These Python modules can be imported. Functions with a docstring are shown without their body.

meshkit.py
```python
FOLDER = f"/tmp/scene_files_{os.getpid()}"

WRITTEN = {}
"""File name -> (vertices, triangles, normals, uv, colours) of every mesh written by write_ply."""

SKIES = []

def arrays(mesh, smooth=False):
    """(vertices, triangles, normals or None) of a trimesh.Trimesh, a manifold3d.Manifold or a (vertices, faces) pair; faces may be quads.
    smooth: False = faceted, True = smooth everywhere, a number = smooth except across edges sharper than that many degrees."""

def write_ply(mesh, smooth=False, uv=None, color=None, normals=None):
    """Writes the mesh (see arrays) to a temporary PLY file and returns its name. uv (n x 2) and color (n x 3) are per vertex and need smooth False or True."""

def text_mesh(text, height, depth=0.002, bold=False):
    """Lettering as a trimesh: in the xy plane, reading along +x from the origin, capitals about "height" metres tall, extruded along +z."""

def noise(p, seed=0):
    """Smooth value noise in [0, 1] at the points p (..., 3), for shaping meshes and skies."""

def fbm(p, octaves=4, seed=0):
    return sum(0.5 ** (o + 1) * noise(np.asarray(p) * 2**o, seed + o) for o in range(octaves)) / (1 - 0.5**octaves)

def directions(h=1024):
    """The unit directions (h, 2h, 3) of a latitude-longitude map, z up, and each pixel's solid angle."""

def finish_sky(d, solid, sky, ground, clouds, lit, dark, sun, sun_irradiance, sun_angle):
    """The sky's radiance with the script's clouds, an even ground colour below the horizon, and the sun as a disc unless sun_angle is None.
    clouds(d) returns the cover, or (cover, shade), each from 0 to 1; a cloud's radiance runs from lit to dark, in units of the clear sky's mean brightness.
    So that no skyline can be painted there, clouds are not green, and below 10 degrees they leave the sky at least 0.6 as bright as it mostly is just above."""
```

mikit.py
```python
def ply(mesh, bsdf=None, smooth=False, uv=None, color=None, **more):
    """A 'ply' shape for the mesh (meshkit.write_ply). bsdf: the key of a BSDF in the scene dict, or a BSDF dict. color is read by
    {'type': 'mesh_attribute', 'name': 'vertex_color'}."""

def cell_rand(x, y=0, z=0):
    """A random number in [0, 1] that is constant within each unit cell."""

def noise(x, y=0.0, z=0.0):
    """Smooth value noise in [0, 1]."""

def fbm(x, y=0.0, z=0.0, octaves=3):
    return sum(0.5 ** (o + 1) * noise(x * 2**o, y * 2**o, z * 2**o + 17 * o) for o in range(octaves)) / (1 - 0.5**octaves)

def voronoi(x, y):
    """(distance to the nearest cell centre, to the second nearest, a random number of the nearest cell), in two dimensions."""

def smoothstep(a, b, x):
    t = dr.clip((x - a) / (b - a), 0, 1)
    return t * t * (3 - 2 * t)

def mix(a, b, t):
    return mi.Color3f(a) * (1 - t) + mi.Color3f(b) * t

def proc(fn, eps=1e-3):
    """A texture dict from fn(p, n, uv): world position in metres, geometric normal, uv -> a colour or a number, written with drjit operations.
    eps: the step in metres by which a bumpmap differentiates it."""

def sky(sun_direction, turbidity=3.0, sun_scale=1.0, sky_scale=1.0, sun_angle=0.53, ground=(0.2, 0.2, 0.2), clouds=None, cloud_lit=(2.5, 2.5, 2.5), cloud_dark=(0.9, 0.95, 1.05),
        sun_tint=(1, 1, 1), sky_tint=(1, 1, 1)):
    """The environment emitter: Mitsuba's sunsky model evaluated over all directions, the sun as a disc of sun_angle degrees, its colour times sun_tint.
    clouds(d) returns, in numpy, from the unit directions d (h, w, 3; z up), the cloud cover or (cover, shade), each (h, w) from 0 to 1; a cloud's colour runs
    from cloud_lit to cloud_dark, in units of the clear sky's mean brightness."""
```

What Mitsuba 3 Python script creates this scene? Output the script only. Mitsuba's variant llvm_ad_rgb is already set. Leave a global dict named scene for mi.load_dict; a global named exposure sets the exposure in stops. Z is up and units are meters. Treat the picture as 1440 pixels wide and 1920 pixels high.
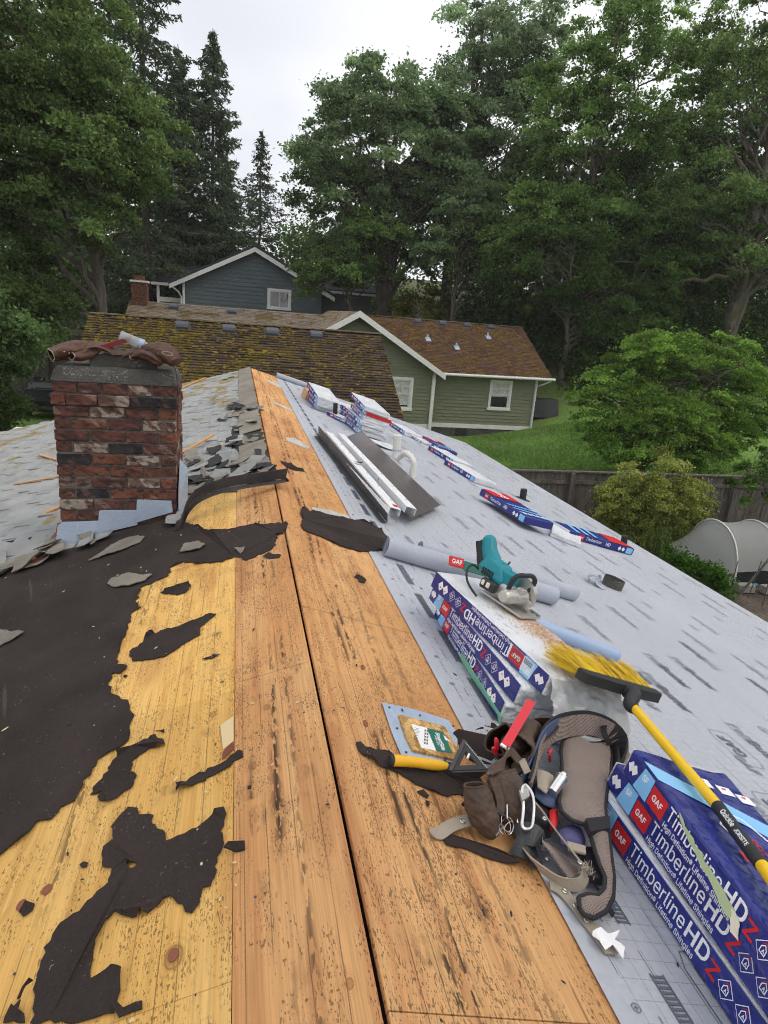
import math, random
import numpy as np, trimesh, mitsuba as mi, drjit as dr
import shapely.geometry as sg
from shapely import affinity
import mikit, meshkit
from mikit import noise, fbm, smoothstep, mix, voronoi, cell_rand

scene, labels = {}, {}
T4 = mi.ScalarTransform4f
# ---------------------------------------------------------------- camera, sky, exposure
CAM = np.array([[-0.975741, -0.012199, 0.218588], [0.205851, 0.288794, 0.934999], [-0.074533, 0.957314, -0.279277]])          # columns: left, up, forward (a phone held a little tilted)
M = np.eye(4); M[:3, :3] = CAM; M[:3, 3] = (0, 0, 5.0)
scene['camera'] = {'type': 'perspective', 'fov_axis': 'x', 'fov': 2*math.degrees(math.atan(720/1240)), 'near_clip': 0.05, 'far_clip': 3000.0, 'to_world': T4(M.tolist()), 'medium': {'type': 'ref', 'id': 'haze_air'}}
scene['haze_air'] = {'type': 'homogeneous', 'albedo': {'type': 'rgb', 'value': [.95, .95, .95]}, 'sigma_t': .00045}
def overcast(d):
    q = d / np.maximum(d[..., 2:3]+0.25, 0.1)
    s = meshkit.fbm(q*np.array([1.3, 1.3, 0.6])+3.1, 4, seed=5)
    return np.ones(d.shape[:2]), np.clip((s-0.36)*2.1, 0, 1)
scene['sky_light'] = mikit.sky((0.45, -0.35, 0.82), turbidity=3, sun_scale=0.16, sun_angle=24, clouds=overcast, cloud_lit=(4.5, 4.54, 4.68), cloud_dark=(2.95, 3.06, 3.36))
exposure = 1.5
# ---------------------------------------------------------------- helpers
def tag(key, label=None, cat=None, group=None, kind=None):
    d = {}
    if label: d['label'] = label
    if cat: d['category'] = cat
    if group: d['group'] = group
    if kind: d['kind'] = kind
    labels[key] = d
    return key
used = {}
def num(key):
    n = used.get(key, 0); used[key] = n+1
    return key if n == 0 else '%s_%03d' % (key, n)
def put(key, mesh, mat, smooth=False, color=None):
    k = num(key)
    if isinstance(mesh, MB): mesh = mesh.get()
    scene[k] = mikit.ply(mesh, mat, smooth=smooth, color=color)
    return k
def rot(ax, deg):
    return trimesh.transformations.rotation_matrix(math.radians(deg), {'x': [1, 0, 0], 'y': [0, 1, 0], 'z': [0, 0, 1]}[ax])
def tr(x, y, z):
    m = np.eye(4); m[:3, 3] = (x, y, z); return m
def sc(x, y, z): return np.diag([x, y, z, 1.0])
def xf(mesh, m):
    v, f = vf(mesh)
    v = v @ m[:3, :3].T + m[:3, 3]
    if np.linalg.det(m[:3, :3]) < 0: f = f[:, ::-1]
    return v, f
def vf(mesh):
    if isinstance(mesh, MB): return mesh.get()
    if hasattr(mesh, 'vertices'): return np.array(mesh.vertices), np.array(mesh.faces)
    return mesh
BOXF = np.array([[0, 1, 3], [0, 3, 2], [4, 6, 7], [4, 7, 5], [0, 4, 5], [0, 5, 1], [2, 3, 7], [2, 7, 6], [0, 2, 6], [0, 6, 4], [1, 5, 7], [1, 7, 3]])
class MB:
    def __init__(s): s.v, s.f, s.n = [], [], 0
    def add(s, mesh, m=None):
        v, f = vf(mesh) if m is None else xf(mesh, m)
        s.v.append(v); s.f.append(np.asarray(f)+s.n); s.n += len(v); return s
    def box(s, x0, x1, y0, y1, z0, z1, m=None):
        v = np.array([[x, y, z] for x in (x0, x1) for y in (y0, y1) for z in (z0, z1)], float)
        return s.add((v, BOXF), m)
    def bar(s, p, q, w, h, up=(0, 0, 1)):
        p, q = np.array(p, float), np.array(q, float); d = q-p; L = np.linalg.norm(d); d /= L
        x = np.cross(d, up); x /= np.linalg.norm(x); u = np.cross(x, d)
        m = np.eye(4); m[:3, 0], m[:3, 1], m[:3, 2], m[:3, 3] = x, d, u, p
        return s.box(-w/2, w/2, 0, L, -h/2, h/2, m)
    def tube(s, path, r, sides=8, cap=True): return s.add(tube(path, r, sides, cap))
    def get(s): return np.vstack(s.v), np.vstack(s.f)
def tube(path, r, sides=8, cap=True):
    P = np.array(path, float); n = len(P); r = np.broadcast_to(np.asarray(r, float), (n,))
    t = np.gradient(P, axis=0); t /= np.linalg.norm(t, axis=1, keepdims=True)+1e-12
    a = np.array([0, 0, 1.0]) if abs(t[0, 2]) < .9 else np.array([1.0, 0, 0])
    u = np.cross(t[0], a); u /= np.linalg.norm(u); U = [u]
    for i in range(1, n):
        u = U[-1]-t[i]*(U[-1]@t[i]); U.append(u/np.linalg.norm(u))
    U = np.array(U); W = np.cross(t, U)
    g = np.arange(sides)*2*np.pi/sides
    V = (P[:, None]+r[:, None, None]*(np.cos(g)[None, :, None]*U[:, None]+np.sin(g)[None, :, None]*W[:, None])).reshape(-1, 3)
    i, j = np.meshgrid(np.arange(n-1), np.arange(sides), indexing='ij'); j2 = (j+1) % sides
    a_, b_, c_, d_ = i*sides+j, i*sides+j2, (i+1)*sides+j2, (i+1)*sides+j
    F = np.vstack([np.stack([a_, b_, c_], -1).reshape(-1, 3), np.stack([a_, c_, d_], -1).reshape(-1, 3)])
    if cap:
        V = np.vstack([V, P[:1], P[-1:]]); k = np.arange(sides); k2 = (k+1) % sides
        F = np.vstack([F, np.stack([k*0+n*sides, k2, k], 1), np.stack([k*0+n*sides+1, (n-1)*sides+k, (n-1)*sides+k2], 1)])
    return V, F
def spline(pts, n=24):
    from scipy.interpolate import CubicSpline
    P = np.array(pts, float); d = np.r_[0, np.cumsum(np.linalg.norm(np.diff(P, axis=0), axis=1))]
    return CubicSpline(d, P)(np.linspace(0, d[-1], n))
def ribbon(path, side, w, th=.003):
    """A strap: a flat band of width w along path; side = direction(s) of its width."""
    P = np.array(path, float); n = len(P); S = np.broadcast_to(np.asarray(side, float), P.shape).copy()
    t = np.gradient(P, axis=0); t /= np.linalg.norm(t, axis=1, keepdims=True)
    S -= t*(S*t).sum(1, keepdims=True); S /= np.linalg.norm(S, axis=1, keepdims=True)
    N = np.cross(S, t); w = np.broadcast_to(np.asarray(w, float), (n,))[:, None]
    V = np.stack([P-S*w/2-N*th/2, P+S*w/2-N*th/2, P+S*w/2+N*th/2, P-S*w/2+N*th/2], 1).reshape(-1, 3)
    F = []
    for i in range(n-1):
        for j in range(4):
            a, b = i*4+j, i*4+(j+1) % 4; F += [[a, b, b+4], [a, b+4, a+4]]
    e = (n-1)*4; F += [[0, 2, 1], [0, 3, 2], [e, e+1, e+2], [e, e+2, e+3]]
    return V, np.array(F)
def extr(poly, z0, z1):
    if not isinstance(poly, (sg.Polygon, sg.MultiPolygon)): poly = sg.Polygon(poly)
    if not poly.is_valid: poly = poly.buffer(0)
    ms = [trimesh.creation.extrude_polygon(g, z1-z0, engine='earcut') for g in getattr(poly, 'geoms', [poly]) if g.area > 1e-8]
    m = trimesh.util.concatenate(ms); m.apply_translation([0, 0, z0]); return m
def ragged(poly, step=.03, amp=.008, seed=0):
    """Tears the outline: extra points, pushed in and out."""
    p = poly if isinstance(poly, sg.Polygon) else sg.Polygon(poly)
    if not p.is_valid: p = max(getattr(p.buffer(0), 'geoms', [p.buffer(0)]), key=lambda g: g.area)
    rng = np.random.default_rng(seed)
    def ring(c):
        c = np.array(c)[:-1]; out = []
        for i in range(len(c)):
            a, b = c[i], c[(i+1) % len(c)]; L = np.linalg.norm(b-a); k = max(1, int(L/step))
            nrm = np.array([b[1]-a[1], a[0]-b[0]])/(L+1e-9)
            for j in range(k):
                q = a+(b-a)*(j+(rng.uniform(-.3, .3) if j else 0))/k; out.append(q+nrm*rng.normal(0, amp)*(1 if j else .4))
        return out
    q = sg.Polygon(ring(p.exterior.coords), [ring(h.coords) for h in p.interiors])
    return q if q.is_valid else q.buffer(0)
def rbox(x, y, z, r=.005, seg=3):
    """A box with rounded edges about the origin."""
    import manifold3d as m3
    s = m3.Manifold.sphere(r, 4*seg)
    return m3.Manifold.batch_hull([s.translate((a*(x/2-r), b*(y/2-r), c*(z/2-r))) for a in (-1, 1) for b in (-1, 1) for c in (-1, 1)])
def mf(m):
    q = m.to_mesh(); return np.array(q.vert_properties[:, :3], float), np.array(q.tri_verts, int)
def rb(x, y, z, r=.005, seg=2): return mf(rbox(x, y, z, r, seg))
# the roof's own frame: a = metres from the ridge (right slope positive, left slope negative), y = metres along the ridge, n = height above the sheathing
TS = .289; TH = math.atan(TS); CT, ST = math.cos(TH), math.sin(TH); XR, ZR, YE = .2748, 3.8, 14.5
def roofv(v, side=None):
    v = np.asarray(v, float); s = np.where(v[:, 0] < 0, -1, 1) if side is None else side
    return np.stack([XR+v[:, 0]*CT+s*v[:, 2]*ST, v[:, 1], ZR-np.abs(v[:, 0])*ST*(s*np.sign(v[:, 0]+1e-12))+v[:, 2]*CT], 1)
def onroof(mesh, side): v, f = vf(mesh); return roofv(v, side), f
def RT(a, y, n=0, spin=0, side=1):
    m = np.eye(4); m[:3, 0] = (CT, 0, -side*ST); m[:3, 1] = (0, 1, 0); m[:3, 2] = (side*ST, 0, CT)
    m[:3, 3] = roofv([[a, y, n]], side)[0]
    return m @ rot('z', spin)
def rw(pts, side=1): return roofv(np.atleast_2d(np.array(pts, float)), side)
def text(s, h, depth=.0006, bold=False): return vf(meshkit.text_mesh(s, h, depth, bold))

# ---------------------------------------------------------------- materials
def bs(key, base, rough=.7, spec=.3, two=True, bump=None, **kw):
    b = {'type': 'principled', 'base_color': {'type': 'rgb', 'value': list(base)} if isinstance(base, (tuple, list)) else base, 'roughness': rough, 'specular': spec, **kw}
    if bump: b = {'type': 'bumpmap', 'arbitrary': bump[0], 'scale': bump[1], 'bsdf': b}
    scene[key] = {'type': 'twosided', 'bsdf': b} if two else b
P = mikit.proc
def wood_fn(c0, c1, c2, streaks, seed, lines=(), knots=()):
    def fn(p, n, uv):
        a, y = p.x, p.y
        g = fbm(a*38+seed, y*1.3, 1.7, octaves=4)
        w = fbm(a*5+seed, y*1.1, 4.2, octaves=3)
        col = mix(mix(c0, c1, smoothstep(.3, .7, w)), c2, smoothstep(.45, .75, g)*.55)
        col = col*(.90+.2*cell_rand(dr.floor((y+.33)/2.42), dr.floor(a/1.22+20), 3))
        col = mix(col, mi.Color3f(.34, .12, .05), smoothstep(.55, .8, fbm(a*7+2, y*1.6, seed+5, octaves=3))*.40)
        fine = noise(a*420, y*9, seed)
        col = col*(.86+.28*fine)
        # weathered pits, longer along the grain
        m = smoothstep(.35, .7, fbm(a*4+9, y*1.7+seed, .3, octaves=3))
        pits = smoothstep(.74-.10*m, .82-.10*m, noise(a*540+seed, y*135, 3.0))*smoothstep(.42, .62, fbm(a*26, y*9, 8.0, octaves=3)+.12*m)
        pits = dr.maximum(pits, smoothstep(.84, .90, noise(a*310, y*84, 13.0))*smoothstep(.45, .65, noise(a*17, y*9, 4.0)+.15*m))
        cracks = smoothstep(.93, .96, noise(a*260+noise(y*3, seed)*2.5, y*3.5, 11+seed))*smoothstep(.35, .6, noise(a*9, y*2.5, 17.0))
        s = mi.Float(0)
        for a0, amp, wd in streaks:
            c = a0+.03*(noise(y*1.3+a0*9, 5.0)-.5)
            s = dr.maximum(s, amp*dr.exp(-dr.square((a-c)/wd))*smoothstep(.43, .53, fbm(a*140, y*30, seed+2, octaves=3))*smoothstep(.26, .46, noise(a*12, y*2.6, seed+9)))
        for a0 in lines:
            c = a0+.006*(noise(y*.9+a0*31, 2.0)-.5)+.0015*(noise(y*14, a0*50)-.5)
            s = dr.maximum(s, .62*(1-smoothstep(.0006, .0017, dr.abs(a-c)))*smoothstep(.3, .5, noise(y*4.3, a0*77)))
        for ka, ky, kr in knots:
            d = dr.sqrt(dr.square((a-ka)/kr)+dr.square((y-ky)/(kr*1.5)))+.12*(noise(a*90, y*60, 3.0)-.5)
            col = mix(col, mi.Color3f(.30, .115, .045), (1-smoothstep(.55, 1.0, d))*.55)
            s = dr.maximum(s, .55*smoothstep(.7, .86, d)*(1-smoothstep(.9, 1.08, d)))
            col = mix(col, mi.Color3f(c2)*.8, (1-smoothstep(1.0, 3.2, d))*.35*(.5+.5*dr.sin(d*13)))
        rings = smoothstep(.8, .95, noise(a*13+seed, y*3, 21.0))*smoothstep(.4, .9, dr.abs(dr.sin((a*60+fbm(a*9, y*3, 2.0)*14))))
        col = mix(col, mi.Color3f(c2)*.75, rings*.35)
        dark = dr.minimum(dr.maximum(dr.maximum(pits*.60, cracks*.55), s*.97), 1)
        blot = smoothstep(.72, .82, fbm(a*14+3, y*9+seed, 6.0, octaves=3))*.35
        return mix(col, (.035, .022, .015), dr.minimum(dark+blot*noise(a*160, y*60, 1.0), .93))
    return fn
def grain_h(p, n, uv):
    return .6*noise(p.x*260, p.y*10, 1.0)+.4*noise(p.x*190, p.y*52, 3.0)
bs('gold_ply', P(wood_fn((.64, .375, .108), (.70, .445, .155), (.51, .265, .065), [(-.42, .7, .012), (-.62, .4, .02), (-.36, .5, .006)], 1.0, lines=(-.08, -.145, -.20, -.29, -.36, -.45), knots=[(XR+k[0]*CT, k[1], r) for k, r in (((-0.407,1.119), .020), ((-0.354,1.979), .012), ((-0.453,1.275), .010))])), .78, .2, bump=(P(grain_h, eps=.0008), .0006))
bs('orange_ply', P(wood_fn((.545, .275, .107), (.615, .35, .150), (.40, .16, .062), [(.42, .95, .012), (.455, .95, .008), (.125, .95, .011), (.17, .7, .007), (.56, .6, .010), (.63, .5, .015), (.06, .5, .006)], 4.0, lines=(.03, .085, .155, .215, .36, .405, .50, .60), knots=[(XR+k[0]*CT, k[1], r) for k, r in (((-0.175,1.924), .011), ((-0.229,1.65), .012), ((-0.088,2.057), .009), ((-0.055,0.93), .008), ((0.267,1.126), .009))])), .78, .2, bump=(P(grain_h, eps=.0008), .0006))
def felt_fn(p, n, uv):
    k = fbm(p.x*6, p.y*5, 1.0, octaves=4); s = noise(p.x*300, p.y*300, 2.0)
    c = mix((.027, .0215, .0195), (.048, .038, .035), k)*(.85+.3*s)
    li = smoothstep(.94, .98, noise(p.x*46+p.y*14, p.y*.8, 7.0))*.35
    spk = smoothstep(.93, .96, noise(p.x*210, p.y*170, 9.0))*smoothstep(.5, .8, noise(p.x*14, p.y*14, 3.0))
    return mix(mix(c, (.12, .1, .095), li), (.35, .3, .24), spk*.7)
def felt_h(p, n, uv): return fbm(p.x*7, p.y*6, 3.0, octaves=3)+.03*noise(p.x*200, p.y*200, 1.0)
bs('felt', P(felt_fn), .95, .10, bump=(P(felt_h, eps=.002), .012))
UC = [.522, 1.53, 2.68, 3.83, 5.1]
def under_fn(p, n, uv):
    a = (p.x-XR)/CT; y = p.y
    base = mix((.385, .402, .44), (.445, .465, .503), fbm(a*1.2, y*.9, 3.0, octaves=3))
    base = base*(.95+.1*noise(a*90, y*90, 1.0))
    g = .0508
    def line(v, per, w):
        f = dr.abs(v/per-dr.floor(v/per+.5))*per
        return 1-smoothstep(w*.5, w*1.4, f)
    k = dr.maximum(line(a-.60, g, .0008)*.75, line(y, g, .0008)*.75)
    k = k*smoothstep(.59, .60, a)
    dash = line(a+.02, .102, .0018)*smoothstep(.6, .66, noise(y*9, dr.floor(a/.102+.7)*7.3))
    edge = dr.maximum(dr.maximum(line(a-2.66, 9., .0025), line(a-3.80, 9., .0025)), line(a-1.52, 9., .0025))
    dirt = smoothstep(.62, .85, fbm(a*3, y*2.2, 8.0, octaves=4))*.12
    spk = smoothstep(.965, .985, noise(a*90, y*90, 4.0))*.25
    c = mix(base, (.10, .11, .14), dr.minimum(dr.maximum(k*.8, dash*.8)+edge*.5, .9))
    return mix(c, (.25, .26, .28), dirt+spk)
def under_h(p, n, uv):
    a = p.x; y = p.y
    return fbm(a*2.2, y*1.1, 5.0, octaves=3)+.25*noise(a*14, y*2.0, 6.0)+.05*noise(a*40, y*40, 2.0)
bs('under', P(under_fn), .5, .35, bump=(P(under_h, eps=.004), .012))
bs('print', (.12, .13, .16), .6, .2); bs('print_light', (.235, .25, .285), .6, .2)
def shingle_fn(c0, c1, moss):
    def fn(p, n, uv):
        g = noise(p.x*430, p.y*430, p.z*430); k = fbm(p.x*1.6, p.y*1.6, p.z*2, octaves=3)
        tone = noise(p.x*5.1, p.y*4.3, 5.0)
        c = mix(c0, c1, dr.clip(.30*k+.45*g+.20*tone+.05, 0, 1))
        c = c*(.9+.15*smoothstep(.25, .6, fbm(p.x*9, p.y*5, 2.0, octaves=3)))
        if moss:
            m = smoothstep(.52, .66, fbm(p.x*4.3, p.y*2.3, 9.0, octaves=4)+moss*smoothstep(9.5, 13.2, p.y)-.14)
            c = mix(c, mix((.16, .11, .03), (.28, .21, .07), noise(p.x*60, p.y*60, 1.0)), m*.75)
        return c
    return fn
bs('old_shingle', P(shingle_fn((.155, .16, .155), (.36, .37, .36), .22)), .9, .15)
bs('torn_shingle', P(shingle_fn((.07, .065, .055), (.33, .30, .25), 0)), .9, .15)
bs('asphalt_dark', (.035, .034, .036), .75, .25)
def brick_fn(c0, c1, c2, t, seed):
    def fn(p, n, uv):
        q = fbm(p.x*17+seed, p.y*17, p.z*21, octaves=4); w = fbm(p.x*9+seed*3, p.y*9, p.z*13+p.x*8, octaves=3)
        c = mix(c0, c1, smoothstep(.35, .65, q))
        c = mix(c, c2, smoothstep(t, t+.09, w)*(.5+.5*noise(p.x*70, p.y*70, p.z*70)))
        c = c*(.75+.5*noise(p.x*160, p.y*160, p.z*160))
        return mix(c, (.03, .027, .025), smoothstep(.48, .68, fbm(p.x*27, p.y*27, p.z*37+seed, octaves=4))*.8)
    return fn
BR = {'brick_red': ((.115, .050, .034), (.195, .080, .052), (.28, .19, .15), .60), 'brick_maroon': ((.082, .040, .034), (.135, .060, .049), (.22, .15, .125), .60),
      'brick_black': ((.022, .022, .025), (.05, .044, .045), (.14, .08, .07), .60), 'brick_pale': ((.11, .058, .046), (.20, .135, .105), (.37, .32, .265), .49)}
def rough_h(p, n, uv): return fbm(p.x*45, p.y*45, p.z*45, octaves=4)
rough_p = P(rough_h, eps=.002)
for i, (k, v) in enumerate(BR.items()): bs(k, P(brick_fn(*v, i*3.7)), .85, .2, bump=(rough_p, .010))
def conc_fn(p, n, uv):
    k = fbm(p.x*7, p.y*7, p.z*7, octaves=4); s = noise(p.x*220, p.y*220, p.z*220)
    c = mix((.04, .04, .037), (.13, .13, .118), k)*(.5+s)
    return mix(c, (.30, .31, .285), smoothstep(.66, .8, noise(p.x*150, p.y*150, p.z*150))*smoothstep(.45, .7, fbm(p.x*11, p.y*11, p.z*11, octaves=2)))
bs('concrete', P(conc_fn), .95, .1, bump=(rough_p, .014))
bs('mortar', P(lambda p, n, uv: mix((.045, .042, .039), (.17, .16, .15), fbm(p.x*40, p.y*40, p.z*40, octaves=3))), .95, .1)
def metal_fn(p, n, uv):
    k = fbm(p.x*5, p.y*5, p.z*5, octaves=4)
    return mix((.40, .49, .62), (.56, .66, .80), k)*(.92+.16*noise(p.x*90, p.y*30, p.z*90))
bs('galv', P(metal_fn), .42, .5, metallic=.55)
bs('white_metal', P(lambda p, n, uv: mix((.70, .71, .72), (.83, .83, .83), fbm(p.x*6, p.y*3, p.z*6))*(1-.5*smoothstep(.9, .95, noise(p.x*50, p.y*30, 1.0)))), .35, .5)
bs('grey_sheet', P(lambda p, n, uv: mix((.165, .15, .15), (.24, .22, .22), fbm(p.x*3, p.y*2, p.z*3))*(.94+.12*noise(p.x*60, p.y*8, 2.0))), .33, .5, metallic=.6)
bs('dark_metal', P(lambda p, n, uv: mix((.035, .035, .038), (.085, .08, .08), fbm(p.x*9, p.y*5, p.z*9))), .5, .4)
def plastic(key, c, rough=.4, spec=.4, **kw): bs(key, c, rough, spec, **kw)
bs('wrap_grey', P(lambda p, n, uv: mix((.30, .315, .32), (.58, .60, .61), fbm(p.x*22, p.y*16, p.z*22, octaves=4))), .35, .5)
plastic('navy', P(lambda p, n, uv: mix((.012, .016, .13), (.022, .034, .25), fbm(p.x*9, p.y*9, p.z*9, octaves=3))), .3, .5, bump=(P(lambda p, n, uv: fbm(p.x*26, p.y*20, p.z*26, octaves=4), eps=.002), .020))
def wrap_fn(p, n, uv):
    c = mix((.54, .565, .59), (.76, .775, .79), fbm(p.x*11, p.y*7, p.z*11, octaves=3))
    pr = smoothstep(.70, .74, noise(p.x*110, p.y*48, p.z*30))*smoothstep(.5, .62, noise(p.x*9, p.y*7, 4.0))
    return mix(c, (.33, .37, .44), pr*.55)
plastic('wrap', P(wrap_fn), .35, .45, bump=(P(lambda p, n, uv: fbm(p.x*22, p.y*13, p.z*26, octaves=5), eps=.002), .030))
for k, c, r in (('red_print', (.55, .018, .022), .4), ('white_print', (.78, .79, .81), .45), ('veneer', (.62, .48, .27), .7), ('sky_print', (.22, .50, .80), .4), ('green_print', (.16, .42, .26), .5), ('pale_green', (.42, .52, .30), .6),
                ('yellow', (.80, .50, .012), .35), ('yellow_grip', (.78, .42, .02), .5), ('black_rubber', (.022, .022, .024), .55), ('black_plastic', (.03, .031, .034), .4), ('teal', (.008, .22, .27), .38),
                ('red_steel', (.62, .03, .045), .4), ('pvc', (.70, .69, .64), .35), ('cream', (.72, .69, .56), .5), ('sticker_white', (.76, .77, .76), .5), ('forest_print', (.012, .13, .09), .5), ('paper', (.80, .80, .80), .8),
                ('white_trim', (.70, .70, .66), .6), ('rust', (.17, .05, .03), .75), ('plug', (.22, .075, .04), .7), ('lath', (.55, .27, .10), .75), ('cartan', (.50, .33, .17), .8), ('roll_blue', (.33, .43, .60), .35),
                ('tan_strap', (.33, .285, .225), .8), ('black_strap', (.02, .019, .022), .75), ('navy_strap', (.06, .085, .16), .6), ('blue_mesh', (.10, .09, .22), .8), ('bristle', (.78, .56, .02), .5), ('window_dark', (.02, .023, .027), .08)):
    plastic(k, c, r)
plastic('chrome', (.75, .74, .72), .22, .5, metallic=1.0)
plastic('cast', (.55, .53, .49), .42, .5, metallic=.75)
def leather_fn(c0, c1):
    return lambda p, n, uv: mix(c0, c1, fbm(p.x*22, p.y*22, p.z*22, octaves=4))*(.8+.4*noise(p.x*180, p.y*180, p.z*180))
bs('leather', P(leather_fn((.045, .023, .016), (.135, .070, .046))), .55, .35, bump=(P(lambda p, n, uv: fbm(p.x*60, p.y*60, p.z*60, octaves=4), eps=.0015), .008))
bs('worn_leather', P(leather_fn((.040, .027, .021), (.12, .080, .058))), .65, .3, bump=(rough_p, .006))
def mesh_fn(p, n, uv):
    u, v = p.x*230, p.y*230
    d = dr.square(u-dr.floor(u)-.5)+dr.square(v+.5*dr.floor(u)-dr.floor(v+.5*dr.floor(u))-.5)
    return mix((.06, .048, .043), mix((.26, .205, .178), (.335, .275, .245), fbm(p.x*20, p.y*20, p.z*20)), smoothstep(.03, .16, d))
bs('mesh_fabric', P(mesh_fn), .9, .15)
scene['glass'] = {'type': 'thindielectric', 'int_ior': 1.5}

# ---------------------------------------------------------------- the house whose roof is being redone
tag('house', 'house being reroofed, half bare plywood and half grey underlayment, under the viewer', 'house')
def roof_slab(key, outline, n0, n1, side, mat, **kw):
    return put(key, onroof(extr(outline, n0, n1), side), mat, **kw)
def rect(a0, a1, y0, y1): return [(a0, y0), (a1, y0), (a1, y1), (a0, y1)]
Y0 = -3.0
rs = random.Random(4)
# sheathing: plywood sheets, butted with narrow joints
seamsR = [Y0, -.55, .86, 2.6, 5.02, 7.45, 9.9, 12.3, YE-.02]
for y0, y1 in zip(seamsR, seamsR[1:]):
    roof_slab('house__plywood_sheet', rect(.0075, 1.22, y0+.0015, y1-.0015), -.012+rs.uniform(-.0015, 0), rs.uniform(-.001, .001), 1, 'orange_ply')
seamsA = [Y0, -.3, 2.13, 4.55, 7.0, 9.4, 11.9, YE-.02]
for y0, y1 in zip(seamsA, seamsA[1:]):
    roof_slab('house__plywood_sheet', rect(-.281, -.0075, y0+.0015, y1-.0015), -.012, rs.uniform(-.0012, .0012), -1, 'orange_ply' if y0 < 2.5 else 'orange_ply')
seamsB = [Y0, -1.4, 1.02, 3.45, 5.9, 8.3, 10.8, 13.1]
for y0, y1 in zip(seamsB, seamsB[1:]):
    roof_slab('house__plywood_sheet', rect(-1.50, -.2835, y0+.0012, y1-.0012), -.013, -.0015+rs.uniform(-.001, .001), -1, 'gold_ply')
    roof_slab('house__plywood_sheet', rect(-2.72, -1.5025, y0+.0012, y1-.0012), -.013, -.0015, -1, 'gold_ply')
roof_slab('house__lower_sheathing', rect(-5.05, -2.7245, Y0, 13.1), -.013, -.002, -1, 'gold_ply')
roof_slab('house__lower_sheathing', rect(1.2225, 5.08, Y0, YE-.02), -.013, -.002, 1, 'orange_ply')
mb = MB(); mb.box(XR-.02, XR+.02, Y0, YE-.1, ZR-.40, ZR-.16); put('house__ridge_board', mb, 'dark_metal')
mb = MB()
for i in range(22): mb.box(XR+.021, XR+.30, Y0+.3+i*.8, Y0+.34+i*.8, ZR-.22, ZR-.13); mb.box(XR-.30, XR-.021, Y0+.3+i*.8, Y0+.34+i*.8, ZR-.22, ZR-.13)
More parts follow.
